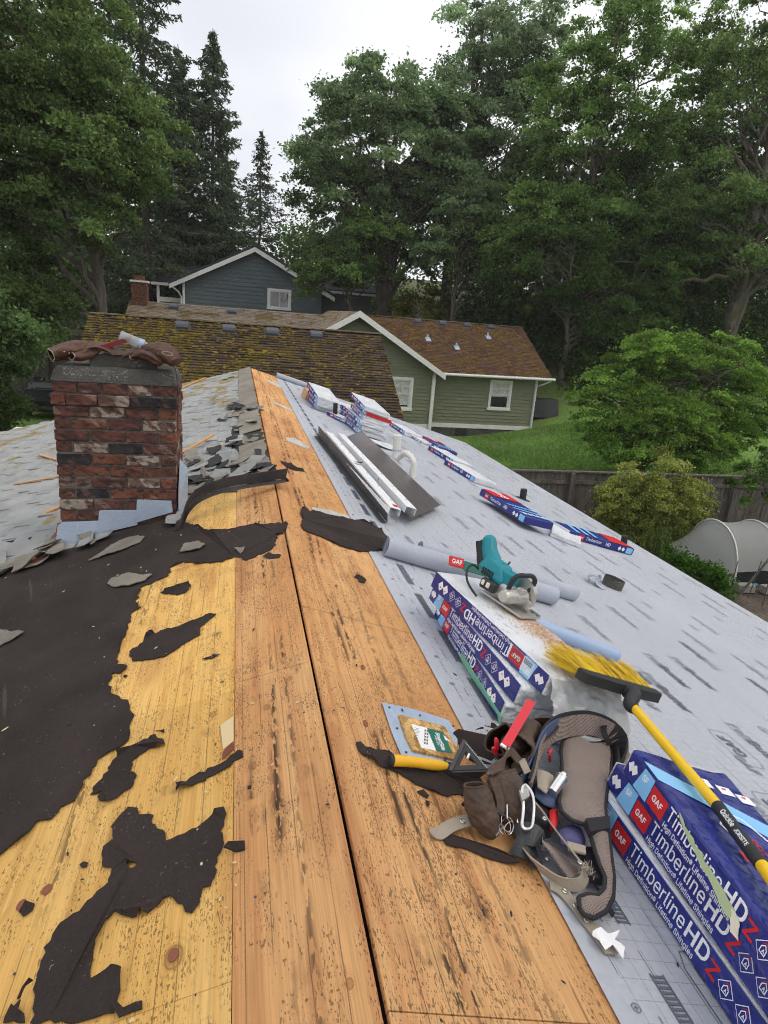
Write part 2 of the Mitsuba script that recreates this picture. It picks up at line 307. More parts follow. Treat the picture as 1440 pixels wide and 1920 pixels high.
put('house__rafter', mb, 'dark_metal'); tag('house__rafter', kind='stuff')
mb = MB()   # rough walls below the eaves, seen only from elsewhere
for s, xw in ((1, XR+4.55), (-1, XR-4.45)):
    mb.box(xw-.08, xw+.08, Y0+.2, YE-.3, 0, 2.42)
put('house__side_wall', mb, 'cream')
gw = [(XR-4.37, 0), (XR+4.47, 0), (XR+4.47, 2.42), (XR, ZR-.1), (XR-4.37, 2.42)]
for yy in (YE-.42,):
    put('house__gable_wall', xf(extr(gw, 0, .12), np.array([[1, 0, 0, 0], [0, 0, 1, yy], [0, 1, 0, 0], [0, 0, 0, 1.]])), 'cream')
# metal drip edge along the eave and the far rake
mb = MB(); mb.box(5.062, 5.112, Y0, YE, -.05, -.016); put('house__drip_edge', onroof(mb, 1), 'dark_metal')
mb = MB(); mb.box(.02, 5.06, YE-.018, YE+.02, -.06, -.014); put('house__drip_edge', onroof(mb, 1), 'dark_metal')
# underlayment: four courses, each lapping over the one below
def sheet(a0, a1, y0, y1, na, nb, da, dy, edge, seed):
    """A thin membrane on the right slope with slight slack; edge = wobble of its far end."""
    aa = np.linspace(a0, a1, max(2, int((a1-a0)/da)+1)); yy = np.linspace(y0, y1, int((y1-y0)/dy)+1)
    A, Yg = np.meshgrid(aa, yy, indexing='ij')
    q = np.stack([A*1.7+seed, Yg*.8, A*0], -1)
    N = na+(nb-na)*(A-a0)/(a1-a0)+.004*meshkit.fbm(q, 3, seed)
    Yg = Yg+np.where(Yg > y1-1e-6, edge*(meshkit.noise(np.stack([A*3, A*0, A*0+seed], -1))-.5), 0)
    A2 = A+np.where(A > a1-1e-6, .006*(meshkit.noise(np.stack([Yg*.9, A*0, A*0+seed], -1))-.5), 0)
    V = roofv(np.stack([A2.ravel(), Yg.ravel(), N.ravel()], 1), 1); n = len(yy)
    i, j = np.meshgrid(np.arange(len(aa)-1), np.arange(n-1), indexing='ij'); k = i*n+j
    F = np.vstack([np.stack([k, k+n, k+n+1], -1).reshape(-1, 3), np.stack([k, k+n+1, k+1], -1).reshape(-1, 3)])
    return V, F
ends = [.08, .0, .05, .10]
for i in range(4):
    a0 = UC[i]-(.0 if i == 0 else .12); a1 = UC[i+1]+(.01 if i == 3 else 0)
    k = put('house__underlayment', sheet(a0, a1, Y0 if i else Y0, YE+.03, .0045-(.0025 if i else 0), .0055, .06, .12, .12, i+3), 'under', smooth=True)
# the printing on the membrane
def print_text(course, items, key='print'):
    mb, lt, cache = MB(), MB(), {}
    for s, h, bold, a, y, flip in items:
        if y > 3.4: bold, h = False, h*.86
        if (s, h, bold) not in cache:
            v, f = text(s, h, .0004, bold); cache[s, h, bold] = (v, f)
        v, f = cache[s, h, bold]
        m = RT(a, y, .0095, 90 if flip else -90)
        (mb if bold and s != 'GAF' and y < 3.4 else lt).add((v, f), m)
    kk = 'house__underlayment' + ('' if course == 0 else '_%03d' % course)
    scene[kk+'__lettering'] = mikit.ply(mb.get(), 'print')
    scene[kk+'__thin_lettering'] = mikit.ply(lt.get(), 'print_light')
    labels[kk+'__lettering'] = {'kind': 'stuff'}; labels[kk+'__thin_lettering'] = {'kind': 'stuff'}
rp = random.Random(8)
for c in range(4):
    items = []
    lo, hi = UC[c]+(.30 if c == 0 else .10), UC[c+1]-.06
    rows = max(2, int((hi-lo)/.235)); flip = c % 2 == 0
    for r in range(rows):
        a = lo+(r+.5)*(hi-lo)/rows-.03
        y = -1.2+(r*.37) % 1.05
        k = 0
        while y < 14.3:
            if (k+r) % 3 == 2:
                items.append(('GAF', .050, True, a, y, flip))
            else:
                items.append(('Felt', .060, False, a, y, flip)); dy = -.138 if not flip else .138
                items.append(('Buster', .060, True, a, y+dy, flip))
                items.append(('SYNTHETIC ROOFING FELT', .011, False, a-.022*(1 if not flip else -1), y, flip))
            y += rp.uniform(.98, 1.06)*(.72 if y < 6 else .86); k += 1
    print_text(c, items)
# marks along the top edge of the first course, rules and boxes round the emblem
mb = MB()
v, f = text('FASTEN  HERE', .02, .0004, True)
for k in range(34):
    y = .25+k*.43
    mb.box(.680, .684, y, y+.30, .0085, .0092); mb.box(.716, .720, y, y+.30, .0085, .0092)
    for j in range(24): mb.box(.685, .715, y+.004+j*.0124, y+.0105+j*.0124, .0085, .0090)
    if k < 16:
        for yy in (y, y+.215):
            ring = sg.Point(.585, yy).buffer(.011).difference(sg.Point(.585, yy).buffer(.0092)); mb.add(extr(ring, .0085, .0089))
            mb.box(.584, .586, yy-.006, yy+.006, .0085, .0089); mb.box(.579, .591, yy-.001, yy+.001, .0085, .0089)
        mb.box(.632, .634, y, y+.09, .0085, .0089); mb.box(.632, .634, y+.14, y+.2, .0085, .0089)
for a0, y0 in ((.80, .78), (.80, 2.72), (1.80, 1.58), (1.98, 2.05), (1.86, 2.62)):
    hexa = sg.Polygon([(a0, y0), (a0+.11, y0), (a0+.135, y0+.05), (a0+.135, y0+.27), (a0+.02, y0+.27), (a0, y0+.22)])
    mb.add(extr(hexa.difference(hexa.buffer(-.0022)), .0088, .0093)); gq = text('GAF', .058, .0005, True); gv = gq[0]; mb.add((np.stack([a0+.092-gv[:, 1], y0+.07+gv[:, 0], .0088+gv[:, 2]], 1), gq[1]))
scene['house__underlayment__edge_marks'] = mikit.ply(onroof(mb, 1), 'print'); labels['house__underlayment__edge_marks'] = {'kind': 'stuff'}
# pale strips left on the bare plywood of the right slope
for i, s in enumerate(([(0.248,12.753),(0.291,13.101),(0.581,12.875),(0.508,12.289)], [(0.223,9.634),(0.266,9.819),(0.526,9.538),(0.511,9.292)], [(0.234,6.932),(0.346,7.056),(0.488,6.812),(0.446,6.604),(0.239,6.712)], [(0.238,4.335),(0.395,4.399),(0.526,4.389),(0.503,4.294),(0.318,4.224),(0.238,4.217)])):
    roof_slab('house__tape_strip', ragged(s, .04, .004, i), .0012, .0028, 1, 'strip_grey')
bs('strip_grey', P(lambda p, n, uv: mix((.34, .31, .26), (.50, .50, .48), fbm(p.x*20, p.y*9, 1.0))), .8, .2)
# knot plugs let into the plywood face
for cx, cy in ((0.142,1.788), (0.204,2.165), (0.213,2.947), (0.032,0.873)): pass
for i, (a, y) in enumerate([(0.142,1.788), (0.204,2.165), (0.213,2.947)]):
    e = affinity.rotate(affinity.scale(sg.Point(a, y).buffer(1), .008, .019), -8)
    roof_slab('house__knot_plug', e, .0012, .0022, 1, 'plug')
for i, (a, y) in enumerate([(-0.747,1.426), (-0.801,1.402), (-0.408,1.123)]):
    roof_slab('house__knot_plug', affinity.scale(sg.Point(a, y).buffer(1), .011, .016), .0005, .0012, -1, 'plug')
# ---- old roofing felt still stuck to the left slope, and the torn scraps of it
sgn = random.Random(2)
def felt(outline, side, seed, n=.0022, step=.035, amp=.006, key='house__felt_remnant', holes=()):
    p = sg.Polygon(outline)
    if not p.is_valid: p = p.buffer(0)
    for h in holes: p = p.difference(h)
    p = ragged(p, step, amp, seed)
    for g in getattr(p, 'geoms', [p]):
        if g.area < 2e-5: continue
        m = extr(g, n, n+.0018); v, f = vf(m)
        top = meshkit.noise(v*np.array([31, 31, 0])+seed)
        v = v.copy(); v[:, 2] += np.where(v[:, 2] > n+.001, .006*top**2, .002*top**2); v[:, 2] += np.where(top > .74, (top-.74)*.09, 0)
        put(key, onroof((v, f), side), 'felt')
felt([(-5.0, .2), *[(-0.986,1.569),(-0.917,1.605),(-0.868,1.638),(-0.855,1.665),(-0.844,1.697),(-0.799,1.684),(-0.786,1.727),(-0.752,1.739),(-0.74,1.781),(-0.727,1.874),(-0.719,1.883),(-0.686,1.931),(-0.642,1.947),(-0.628,1.995),(-0.64,2.048),(-0.633,2.11),(-0.669,2.201),(-0.727,2.287),(-0.769,2.369),(-0.772,2.464),(-0.733,2.443),(-0.712,2.48),(-0.77,2.525),(-0.774,2.716),(-0.77,2.855),(-0.776,3.019),(-0.74,3.049),(-0.775,3.139),(-0.773,3.328),(-0.678,3.362),(-0.641,3.388),(-0.646,3.498),(-0.575,3.542),(-0.508,3.461),(-0.355,3.381),(-0.292,3.414),(-0.227,3.302),(-0.118,3.34),(-0.075,3.374),(-0.055,3.542),(-0.002,3.593),(0.017,3.685),(0.017,3.736),(-0.197,3.894),(-0.423,3.936),(-0.56,4.186),(-0.673,4.397)], (-.70, 4.75), (-3.0, 5.1), (-5.0, 4.6)], -1, 1, step=.022, amp=.0065)
for i, s in enumerate((
    [(-0.657,3.169),(-0.605,3.215),(-0.542,3.233),(-0.508,3.162),(-0.519,3.09),(-0.568,3.091)], [(-0.725,2.609),(-0.698,2.629),(-0.662,2.718),(-0.66,2.752),(-0.63,2.714),(-0.609,2.736),(-0.537,2.728),(-0.448,2.756),(-0.401,2.776),(-0.367,2.748),(-0.435,2.66),(-0.427,2.591),(-0.491,2.549),(-0.573,2.481),(-0.634,2.495),(-0.702,2.525)],
    [(-0.409,2.367),(-0.368,2.385),(-0.338,2.372),(-0.373,2.355)], [(-0.503,1.88),(-0.51,1.916),(-0.577,1.946),(-0.626,1.92),(-0.653,1.901),(-0.672,1.851),(-0.68,1.8),(-0.706,1.772),(-0.707,1.745),(-0.687,1.738),(-0.669,1.744),(-0.681,1.722),(-0.668,1.703),(-0.641,1.678),(-0.618,1.694),(-0.582,1.72),(-0.582,1.75),(-0.575,1.766),(-0.593,1.794),(-0.604,1.792),(-0.595,1.83),(-0.585,1.861),(-0.554,1.888),(-0.518,1.871)],
    [(-0.447,1.67),(-0.444,1.635),(-0.342,1.661),(-0.256,1.702),(-0.256,1.729),(-0.269,1.738),(-0.317,1.703),(-0.382,1.691)], [(-0.745,1.098),(-0.741,1.132),(-0.711,1.123),(-0.697,1.081)], [(-0.514,1.042),(-0.509,1.047),(-0.461,1.041),(-0.459,1.024),(-0.505,1.022)],
    [(-0.731,1.142),(-0.707,1.17),(-0.705,1.163),(-0.725,1.14)], [(-0.799,1.379),(-0.764,1.386),(-0.764,1.37),(-0.784,1.359)], [(-0.298,1.347),(-0.286,1.357),(-0.249,1.356),(-0.252,1.342),(-0.291,1.344)], [(-0.679,1.475),(-0.668,1.48),(-0.657,1.469),(-0.656,1.457),(-0.669,1.46)],
    [(-0.242,1.568),(-0.231,1.567),(-0.234,1.556),(-0.242,1.559)], [(-0.54,1.962),(-0.513,1.966),(-0.513,1.951)], [(-0.702,2.411),(-0.719,2.427),(-0.72,2.414),(-0.708,2.4)])):
    felt(s, -1, 20+i, .0016, .013, .0032)
felt([(-0.615,1.576),(-0.603,1.609),(-0.582,1.636),(-0.551,1.619),(-0.542,1.589),(-0.514,1.58),(-0.507,1.55),(-0.485,1.51),(-0.467,1.499),(-0.458,1.46),(-0.409,1.464),(-0.361,1.483),(-0.33,1.507),(-0.305,1.503),(-0.302,1.467),(-0.316,1.434),(-0.303,1.385),(-0.318,1.35),(-0.327,1.324),(-0.319,1.31),(-0.333,1.267),(-0.351,1.272),(-0.357,1.231),(-0.373,1.21),(-0.39,1.219),(-0.398,1.242),(-0.419,1.268),(-0.446,1.279),(-0.476,1.248),(-0.502,1.25),(-0.538,1.267),(-0.558,1.29),(-0.571,1.265),(-0.576,1.239),(-0.59,1.198),(-0.586,1.166),(-0.581,1.133),(-0.541,1.148),(-0.517,1.128),(-0.513,1.095),(-0.512,1.063),(-0.514,1.035),(-0.551,1.04),(-0.587,1.042),(-0.687,1.077),(-0.7,1.151),(-0.701,1.197),(-0.698,1.234),(-0.683,1.304),(-0.644,1.318),(-0.633,1.345),(-0.586,1.374),(-0.591,1.427),(-0.615,1.443),(-0.624,1.508),(-0.596,1.509),(-0.602,1.544)], -1, 50, .0018, .013, .0036, holes=[sg.Point(*(-0.535,1.411)).buffer(.010)])
felt([(-0.137,3.3),(-0.107,3.313),(-0.046,3.253),(-0.053,3.218),(-0.11,3.234)], -1, 62, .0016, .02, .003)
for i, s in enumerate(([(0.153,4.207),(0.179,4.276),(0.208,4.175),(0.242,4.251),(0.32,4.239),(0.488,4.289),(0.664,4.342),(0.739,4.261),(0.746,4.109),(0.644,3.744),(0.471,3.614),(0.353,3.603),(0.267,3.649),(0.225,3.682),(0.135,3.709),(0.109,3.792),(0.133,3.925),(0.133,4.083)], [(0.083,5.581),(0.19,5.583),(0.302,5.452),(0.205,5.361),(0.142,5.38)], [(0.353,3.149),(0.383,3.169),(0.401,3.118),(0.387,3.085),(0.352,3.087)],
    [(0.089,1.669),(0.103,1.678),(0.113,1.657),(0.189,1.648),(0.239,1.621),(0.402,1.626),(0.488,1.604),(0.467,1.529),(0.42,1.523),(0.34,1.493),(0.261,1.513),(0.182,1.565),(0.126,1.579),(0.123,1.603),(0.092,1.619)], [(0.46,1.816),(0.684,1.949),(0.674,1.893),(0.606,1.704),(0.532,1.684),(0.474,1.702),(0.474,1.772)], [(0.238,1.492),(0.261,1.502),(0.273,1.482),(0.266,1.47),(0.245,1.483)], [(0.256,1.454),(0.266,1.454),(0.264,1.44),(0.252,1.436)], [(0.368,1.463),(0.39,1.472),(0.372,1.44),(0.351,1.433)], [(0.341,3.14),(0.376,3.199),(0.408,3.147),(0.385,3.089)])):
    felt(s, 1, 80+i, .0030 if i else .0062, .018, .0045)
felt([(0.263,1.33),(0.283,1.341),(0.337,1.326),(0.385,1.313),(0.421,1.304),(0.439,1.291),(0.466,1.283),(0.461,1.259),(0.429,1.26),(0.376,1.274),(0.324,1.292),(0.268,1.297)], 1, 97, .004, .03, .004)

# ---------------------------------------------------------------- land
def ground_z(x, y):
    x, y = np.asarray(x, float), np.asarray(y, float)
    s = lambda a, b, v: np.clip((v-a)/(b-a), 0, 1)**2*(3-2*np.clip((v-a)/(b-a), 0, 1))
    right = s(9.5, 19, x)
    h = right*(1.2*s(17, 27, y)+6.0*s(27, 48, y))+(1-right)*2.8*s(41, 52, y)
    h = h+s(50, 120, y)*5+.12*(meshkit.fbm(np.stack([x*.25, y*.25, x*0], -1), 3, 2)-.5)*s(16, 24, y)
    return h-.02
gx = np.r_[-900, -400, -200, -120, np.arange(-70, 70.1, 1.2), 120, 200, 400, 900]
gy = np.r_[-600, -200, -60, np.arange(-20, 90, 1.2), 120, 200, 400, 900, 1500]
GX, GY = np.meshgrid(gx, gy, indexing='ij')
GV = np.stack([GX.ravel(), GY.ravel(), ground_z(GX, GY).ravel()], 1)
i, j = np.meshgrid(np.arange(len(gx)-1), np.arange(len(gy)-1), indexing='ij'); k = i*len(gy)+j
GF = np.vstack([np.stack([k, k+len(gy), k+len(gy)+1], -1).reshape(-1, 3), np.stack([k, k+len(gy)+1, k+1], -1).reshape(-1, 3)])
def ground_fn(p, n, uv):
    g = mix((.065, .13, .028), (.16, .26, .06), fbm(p.x*.8, p.y*.8, 1.0, octaves=4))
    g = mix(g, (.13, .13, .06), smoothstep(.62, .8, fbm(p.x*.5, p.y*.5, 7.0, octaves=3))*.6)
    g = g*(.7+.6*noise(p.x*22, p.y*22, 3.0))
    d = mix((.045, .035, .026), (.12, .10, .08), fbm(p.x*2.5, p.y*2.5, 4.0, octaves=4))*(.6+.8*noise(p.x*30, p.y*30, 6.0))
    bed = (1-smoothstep(14.2, 14.9, p.y+.4*noise(p.x, p.y, 2.0)))
    wood = smoothstep(33, 37, p.y+3*noise(p.x*.3, p.y*.3, 1.0))
    trail = smoothstep(.55, .9, dr.exp(-dr.square((p.x-15.2-.5*dr.sin(p.y*.5))/.55)))*smoothstep(22, 24, p.y)*(1-smoothstep(28, 30, p.y))
    return mix(g, d, dr.minimum(1, bed+wood*.85+trail*.8))
bs('ground_mat', P(ground_fn), .95, .1)
put('ground', (GV, GF), 'ground_mat', smooth=True); tag('ground', 'grassy yard rising to a wooded bank behind the houses', 'ground', kind='structure')
def mattr(): return {'type': 'mesh_attribute', 'name': 'vertex_color'}
scene['leaf'] = {'type': 'principledthin', 'base_color': mattr(), 'roughness': .5, 'diff_trans': 1.45, 'spec_trans': 0.0, 'eta': 1.33}
bs('bark', P(lambda p, n, uv: mix(mix((.05, .042, .034), (.17, .15, .125), fbm(p.x*9, p.y*9, p.z*2.2, octaves=4)), (.07, .075, .025), smoothstep(.55, .75, fbm(p.x*2, p.y*2, p.z*1.2, octaves=3))*.6)), .95, .1, bump=(P(lambda p, n, uv: fbm(p.x*14, p.y*14, p.z*3, octaves=3), eps=.005), .05))
bs('grass_mat', mattr(), .8, .15)
def nrm(v): return v/(np.linalg.norm(v, axis=1, keepdims=True)+1e-9)
def leaf_quads(c, size, rng, up=.5, wide=.55, pal=((.03, .06, .015), (.07, .12, .03)), droop=0., axis=None, fold=.0):
    """Leaves: one folded diamond each, colour picked between the palette's ends."""
    n = len(c); nr = rng.normal(size=(n, 3)); nr[:, 2] += up*2; nr = nrm(nr)
    t = rng.normal(size=(n, 3)) if axis is None else axis+.35*rng.normal(size=(n, 3)); t[:, 2] -= droop
    t = nrm(t-nr*(t*nr).sum(1, keepdims=True)); b = np.cross(nr, t)
    s = (size*rng.uniform(.65, 1.3, n))[:, None]; w = s*wide*rng.uniform(.8, 1.2, (n, 1))
    V = np.stack([c-t*s*.5, c+b*w*.5+nr*s*.08, c+t*s*.5, c-b*w*.5+nr*s*.08], 1).reshape(-1, 3)
    k = np.arange(n)[:, None]*4
    F = np.vstack([k+[0, 1, 2], k+[0, 2, 3]])
    u = rng.beta(1.6, 1.8, n)[:, None]; C = np.array(pal[0])*(1-u)+np.array(pal[1])*u
    if len(pal) > 2:
        m = rng.uniform(size=n) < pal[2][3]; C[m] = np.array(pal[2][:3])*rng.uniform(.7, 1.2, (m.sum(), 1))
    return V, F, np.repeat(C, 4, 0)
def limb(p, q, r0, r1, rng, n=7, wob=.08, sag=.0):
    p, q = np.array(p, float), np.array(q, float); t = np.linspace(0, 1, n)[:, None]; L = np.linalg.norm(q-p)
    P_ = p+(q-p)*t+rng.normal(0, wob*L*.5, (n, 3))*np.sin(np.pi*t)*.6
    P_[:, 2] += sag*L*np.sin(np.pi*t[:, 0])
    return tube(P_, np.linspace(r0, r1, n), 6)
def crown_points(lobes, n, rng, seed, shell=.35, gap=.36, freq=.55):
    L = np.array(lobes, float); vol = L[:, 3]*L[:, 4]*L[:, 5]; w = vol**.8/np.sum(vol**.8)
    out = []
    got = 0
    while got < n:
        i = rng.choice(len(L), n, p=w); d = nrm(rng.normal(size=(n, 3))); r = (shell+(1-shell)*rng.uniform(size=n)**.6)*(.50+.95*meshkit.fbm(d*2.1+i[:, None]*5.3+seed, 3, seed))
        c = L[i, :3]+d*r[:, None]*L[i, 3:6]
        keep = meshkit.fbm(c*freq*np.array([1, 1, 1.5])+seed*3.7, 3, seed) > gap+.03
        out.append(c[keep]); got += keep.sum()
    return np.vstack(out)[:n]
def spread(c, n, dmin):
    """Keeps up to n of the points, none nearer than dmin to another."""
    from scipy.spatial import cKDTree
    t = cKDTree(c); dead = np.zeros(len(c), bool); out = []
    for i in range(len(c)):
        if dead[i]: continue
        out.append(i); dead[t.query_ball_point(c[i], dmin)] = True
        if len(out) >= n: break
    return c[out]
def pads(cl, R, per, rng, flat):
    """Leafy sprays: a shallow drooping dish of leaves about every centre, tilted outwards, with a few stragglers."""
    n = len(cl); cen = cl.mean(0); out, pid = [], []
    for i in range(n):
        r0 = R*rng.uniform(.55, 1.35); k = int(per*rng.uniform(.6, 1.3)*(r0/R)**1.5)+6; an = rng.uniform(0, 2*np.pi, k); r = np.sqrt(rng.uniform(size=k)); lob = .7+.3*np.sin(an*rng.integers(2, 5)+rng.uniform(0, 6))+.15*rng.normal(size=k)
        q = np.stack([r0*r*lob*np.cos(an), r0*r*lob*np.sin(an), r0*flat*(.55*rng.uniform(-1, 1, k)*(1-.6*r**2)-.45*r**2)], 1)
        d = cl[i]-cen; az = np.arctan2(d[1], d[0]); tl = rng.normal(.30, .25); ca, sa, ct_, st_ = np.cos(az), np.sin(az), np.cos(tl), np.sin(tl)
        u = q[:, 0]*ca+q[:, 1]*sa; w = -q[:, 0]*sa+q[:, 1]*ca; u2 = u*ct_+q[:, 2]*st_; z2 = -u*st_+q[:, 2]*ct_
        g = rng.uniform(size=k) < .12; p = np.stack([u2*ca-w*sa, u2*sa+w*ca, z2], 1); p[g] += rng.normal(0, r0*.35, (g.sum(), 3)); out.append(cl[i]+p); pid.append(np.full(k, i))
    return np.vstack(out), np.concatenate(pid)
def tree(name, label, base, top, lobes, ncl, per, csz, lsz, pal, tr_r, seed, limbs=26, fork=None, lean=(0, 0), gap=.40, group=None, cat='tree', flat=.55, up=.5, wide=.6, tint=.22, padk=2.5, dens=.16):
    """Broadleaf tree: tapered trunk and limbs (one part), crown of leaf clumps (another)."""
    rng = np.random.default_rng(seed); key = num(name); tag(key, label, cat, group)
    base = np.array(base, float); top = np.array(top, float)
    per = int(per*5); cl = spread(crown_points(lobes, max(400, ncl), rng, seed, gap=gap), max(14, int(ncl*dens)), csz*padk*.62); ncl = len(cl)
    C, pid = pads(cl, csz*padk, per, rng, flat)
    V, F, K = leaf_quads(C, lsz*.85, rng, pal=pal, up=up, wide=wide)
    # every spray keeps its own tone, as spring growth does
    tone = np.clip(rng.normal(1, tint, (ncl, 1)), .5, 1.6)[pid].repeat(4, 0)
    K = np.clip(K*tone, .004, .6)
    scene[key+'__crown'] = mikit.ply((V, F), 'leaf', color=K)
    mb = MB(); n = 10; t = np.linspace(0, 1, n)[:, None]
    path = base+(top-base)*t+np.r_[[[0, 0, 0]], rng.normal(0, .10*tr_r/.3, (n-1, 3))*[1, 1, 0]]
    mb.tube(path, tr_r*(1-.86*t[:, 0])*(1+.5*np.exp(-t[:, 0]*22)), 10)
    for q in cl[rng.choice(ncl, min(limbs, ncl), replace=False)]:
        h = np.clip((q[2]-base[2])/(top[2]-base[2])-.20*rng.uniform(.5, 1.3), .26, .92); i = h*(n-1); i0 = int(i)
        p = path[i0]+(path[min(i0+1, n-1)]-path[i0])*(i-i0)
        r = tr_r*(1-.86*h)*.55; mb.add(limb(p, q, r, .012, rng, 8, .16, .08))
        for _ in range(3):
            s_ = cl[rng.integers(ncl)]
            if np.linalg.norm(s_-q) < 3.2: mb.add(limb(p+(q-p)*.6, s_, r*.4, .008, rng, 5, .2, .05))
    if fork is not None:
        for f_ in fork: mb.add(limb(f_[0], f_[1], f_[2], f_[3], rng, 9, .05))
    scene[key+'__trunk'] = mikit.ply(mb.get(), 'bark', smooth=40)
    return key
def conifer(name, label, base, h, R, seed, z0=.12, dens=1.0, pal=((.06, .09, .055), (.17, .23, .125)), group=None, lsz=.34, thin=0.):
    rng = np.random.default_rng(seed); key = num(name); tag(key, label, 'conifer', group)
    base = np.array(base, float); mb = MB()
    t = np.linspace(0, 1, 12)[:, None]; path = base+np.array([0, 0, h])*t+rng.normal(0, .06, (12, 3))*[1, 1, 0]
    mb.tube(path, .011*h*(1-.95*t[:, 0])+.012, 8)
    cs, ax = [], []; z = z0*h
    while z < h*.995:
        u = (z/h-z0)/(1-z0); L0 = R*(1-u)**.78*(.55+.45*min(1, (u+.02)/.12))*(.72+.5*meshkit.noise(np.array([[z*.45, seed*1.7, 0]]))[0])+.10
        for b in range(int(rng.integers(6, 10))):
            if rng.uniform() < thin: continue
            L = L0*rng.uniform(.5, 1.2); az = rng.uniform(0, 2*np.pi); dz = rng.uniform(-.55, .0)-.15*(1-u); d = np.array([np.cos(az), np.sin(az), 0])
            p = base+[0, 0, z]; n = max(6, int(L*19*dens)); s = rng.uniform(.1, 1, n)**.8
            q = p+d*L*s[:, None]; q[:, 2] += L*(dz*s+.22*s**2)
            side = np.cross(d, [0, 0, 1]); q += side*(rng.normal(0, .17*L, n)*(1.15-s))[:, None]+rng.normal(0, .05, (n, 3)); q[:, 2] -= np.abs(rng.normal(0, .16, n))
            cs.append(q); ax.append(d+.5*rng.normal(size=(n, 3)))
            if L > .8: mb.add(tube(np.array([p, p+d*L*.5+[0, 0, L*(dz*.5+.05)], p+d*L*.95+[0, 0, L*(dz+.2)]]), [.03*L/3+.008, .02*L/3+.006, .004], 4))
        z += rng.uniform(.014, .034)*h*(.6+.6*(1-u))
    c = np.vstack(cs); V, F, K = leaf_quads(c, lsz, rng, up=.25, wide=.34, pal=pal, droop=.55, axis=np.vstack(ax))
    K *= (.7+.7*meshkit.fbm(c*.8, 2, seed)).repeat(4)[:, None]
    scene[key+'__crown'] = mikit.ply((V, F), 'leaf', color=K); scene[key+'__trunk'] = mikit.ply(mb.get(), 'bark', smooth=40)
    return key
# ---------------------------------------------------------------- trees
OAK = ((.095, .175, .055), (.31, .45, .14)); MAPLE = ((.14, .225, .11), (.34, .46, .22)); OLIVE = ((.03, .055, .016), (.085, .125, .04))
gz = lambda x, y: float(ground_z(x, y))
tree('maple_tree', 'round-headed tall green tree in the middle, standing just right of the blue grey house', (9.6, 46, gz(9.6, 46)-.2), (9.4, 46, 20.3),
     [(9.4, 46, 14.5, 6.2, 5, 5.2), (9.0, 46, 18.4, 4.2, 4, 2.9), (6.4, 46, 13.2, 3.9, 4, 4.4), (12.4, 46, 14.4, 3.4, 4, 5.2), (5.4, 46, 16.0, 2.4, 3, 2.6), (13.2, 46, 17.0, 2.2, 3, 2.4), (12.2, 45.5, 9.6, 2.0, 2, 1.8)], 1500, 62, .42, .30, MAPLE, .50, 11, 44, gap=.42, dens=.19,
     fork=[((9.8, 46, 4), (10.6, 46.2, 13), .36, .12), ((9.6, 46, 5), (8.0, 45.6, 14.5), .3, .1)])
tree('leaning_maple', 'small broad green tree hanging over the right half of the blue grey house', (8.2, 43.5, 2), (5.6, 44, 9.5), [(6.2, 43.5, 8.6, 2.2, 1.8, 1.7), (8.0, 43.5, 9.2, 2.4, 2, 2.2), (4.4, 43.6, 7.2, 1.4, 1.2, .9)], 300, 60, .34, .27, OAK, .16, 12, 26, gap=.40)
RT_ = dict(group=None)
tree('oak_tree', 'tall pale green tree rising out of the frame right of the round-headed tree', (14.6, 48, gz(14.6, 48)-.2), (15.2, 48, 24), [(15.4, 48, 20, 4.8, 4, 5.4), (17.8, 48, 23, 4.4, 4, 4.2), (14.2, 48, 14, 4.2, 4, 4.6), (18.6, 47, 16.5, 4.5, 4, 5)], 1500, 58, .45, .30, ((.16, .24, .13), (.36, .47, .25)), .42, 13, 50, gap=.42)
tree('oak_tree', 'big bright green tree filling the upper right, its trunk behind the brown roofed house', (19.5, 39, gz(19.5, 39)-.2), (20.2, 39, 22), [(19.2, 38.5, 14.5, 4.4, 3.5, 4.4), (22.2, 38.5, 16.0, 3.8, 3.5, 4.2), (16.4, 39, 10.6, 3.2, 3, 3.6), (20.6, 38, 9.8, 4.6, 3.5, 3.0), (23.6, 38, 11, 3.4, 3, 3.8), (20.5, 39, 20.5, 3.4, 3, 3.2), (23.6, 39, 21.5, 3.0, 3, 3.0), (17.6, 39.5, 18.0, 2.6, 3, 2.6)], 1900, 60, .38, .25, ((.10, .19, .055), (.34, .50, .15)), .34, 14, 60, gap=.41)
tree('twin_oak', 'tall grey-barked tree with two stems at the right edge, branches open to the sky', (27.0, 33.8, gz(27, 33.8)-.2), (27.4, 34, 21), [(29.0, 34, 19.5, 3.6, 3, 3.6), (24.6, 34, 18.6, 3.0, 3, 3.4), (31, 33.5, 14.6, 3.2, 3, 3.0), (27.2, 33, 12.0, 3.2, 3, 1.8), (23.4, 33, 12.6, 2.2, 2.5, 2.0), (29.6, 33, 9.6, 3.2, 2.5, 1.5), (25.4, 33, 9.8, 2.4, 2.5, 1.4), (26.2, 34, 22.2, 3.0, 3, 2.4), (30.6, 34, 22.8, 3, 3, 2.4), (22.0, 34, 16.6, 2.0, 2.4, 2.2)], 1100, 56, .36, .23, ((.095, .165, .06), (.29, .41, .135)), .42, 15, 60, gap=.46,
     fork=[((27.02, 33.8, 4.6), (28.2, 33.6, 17), .34, .16), ((27.2, 33.7, 12.6), (24.2, 33.4, 15), .2, .08), ((27.6, 33.7, 13), (30.5, 33.4, 17.2), .18, .06), ((27, 33.6, 8.8), (21.6, 32.6, 7.9), .17, .05), ((27.2, 33.6, 9.0), (31.8, 32.4, 9.6), .16, .05)])
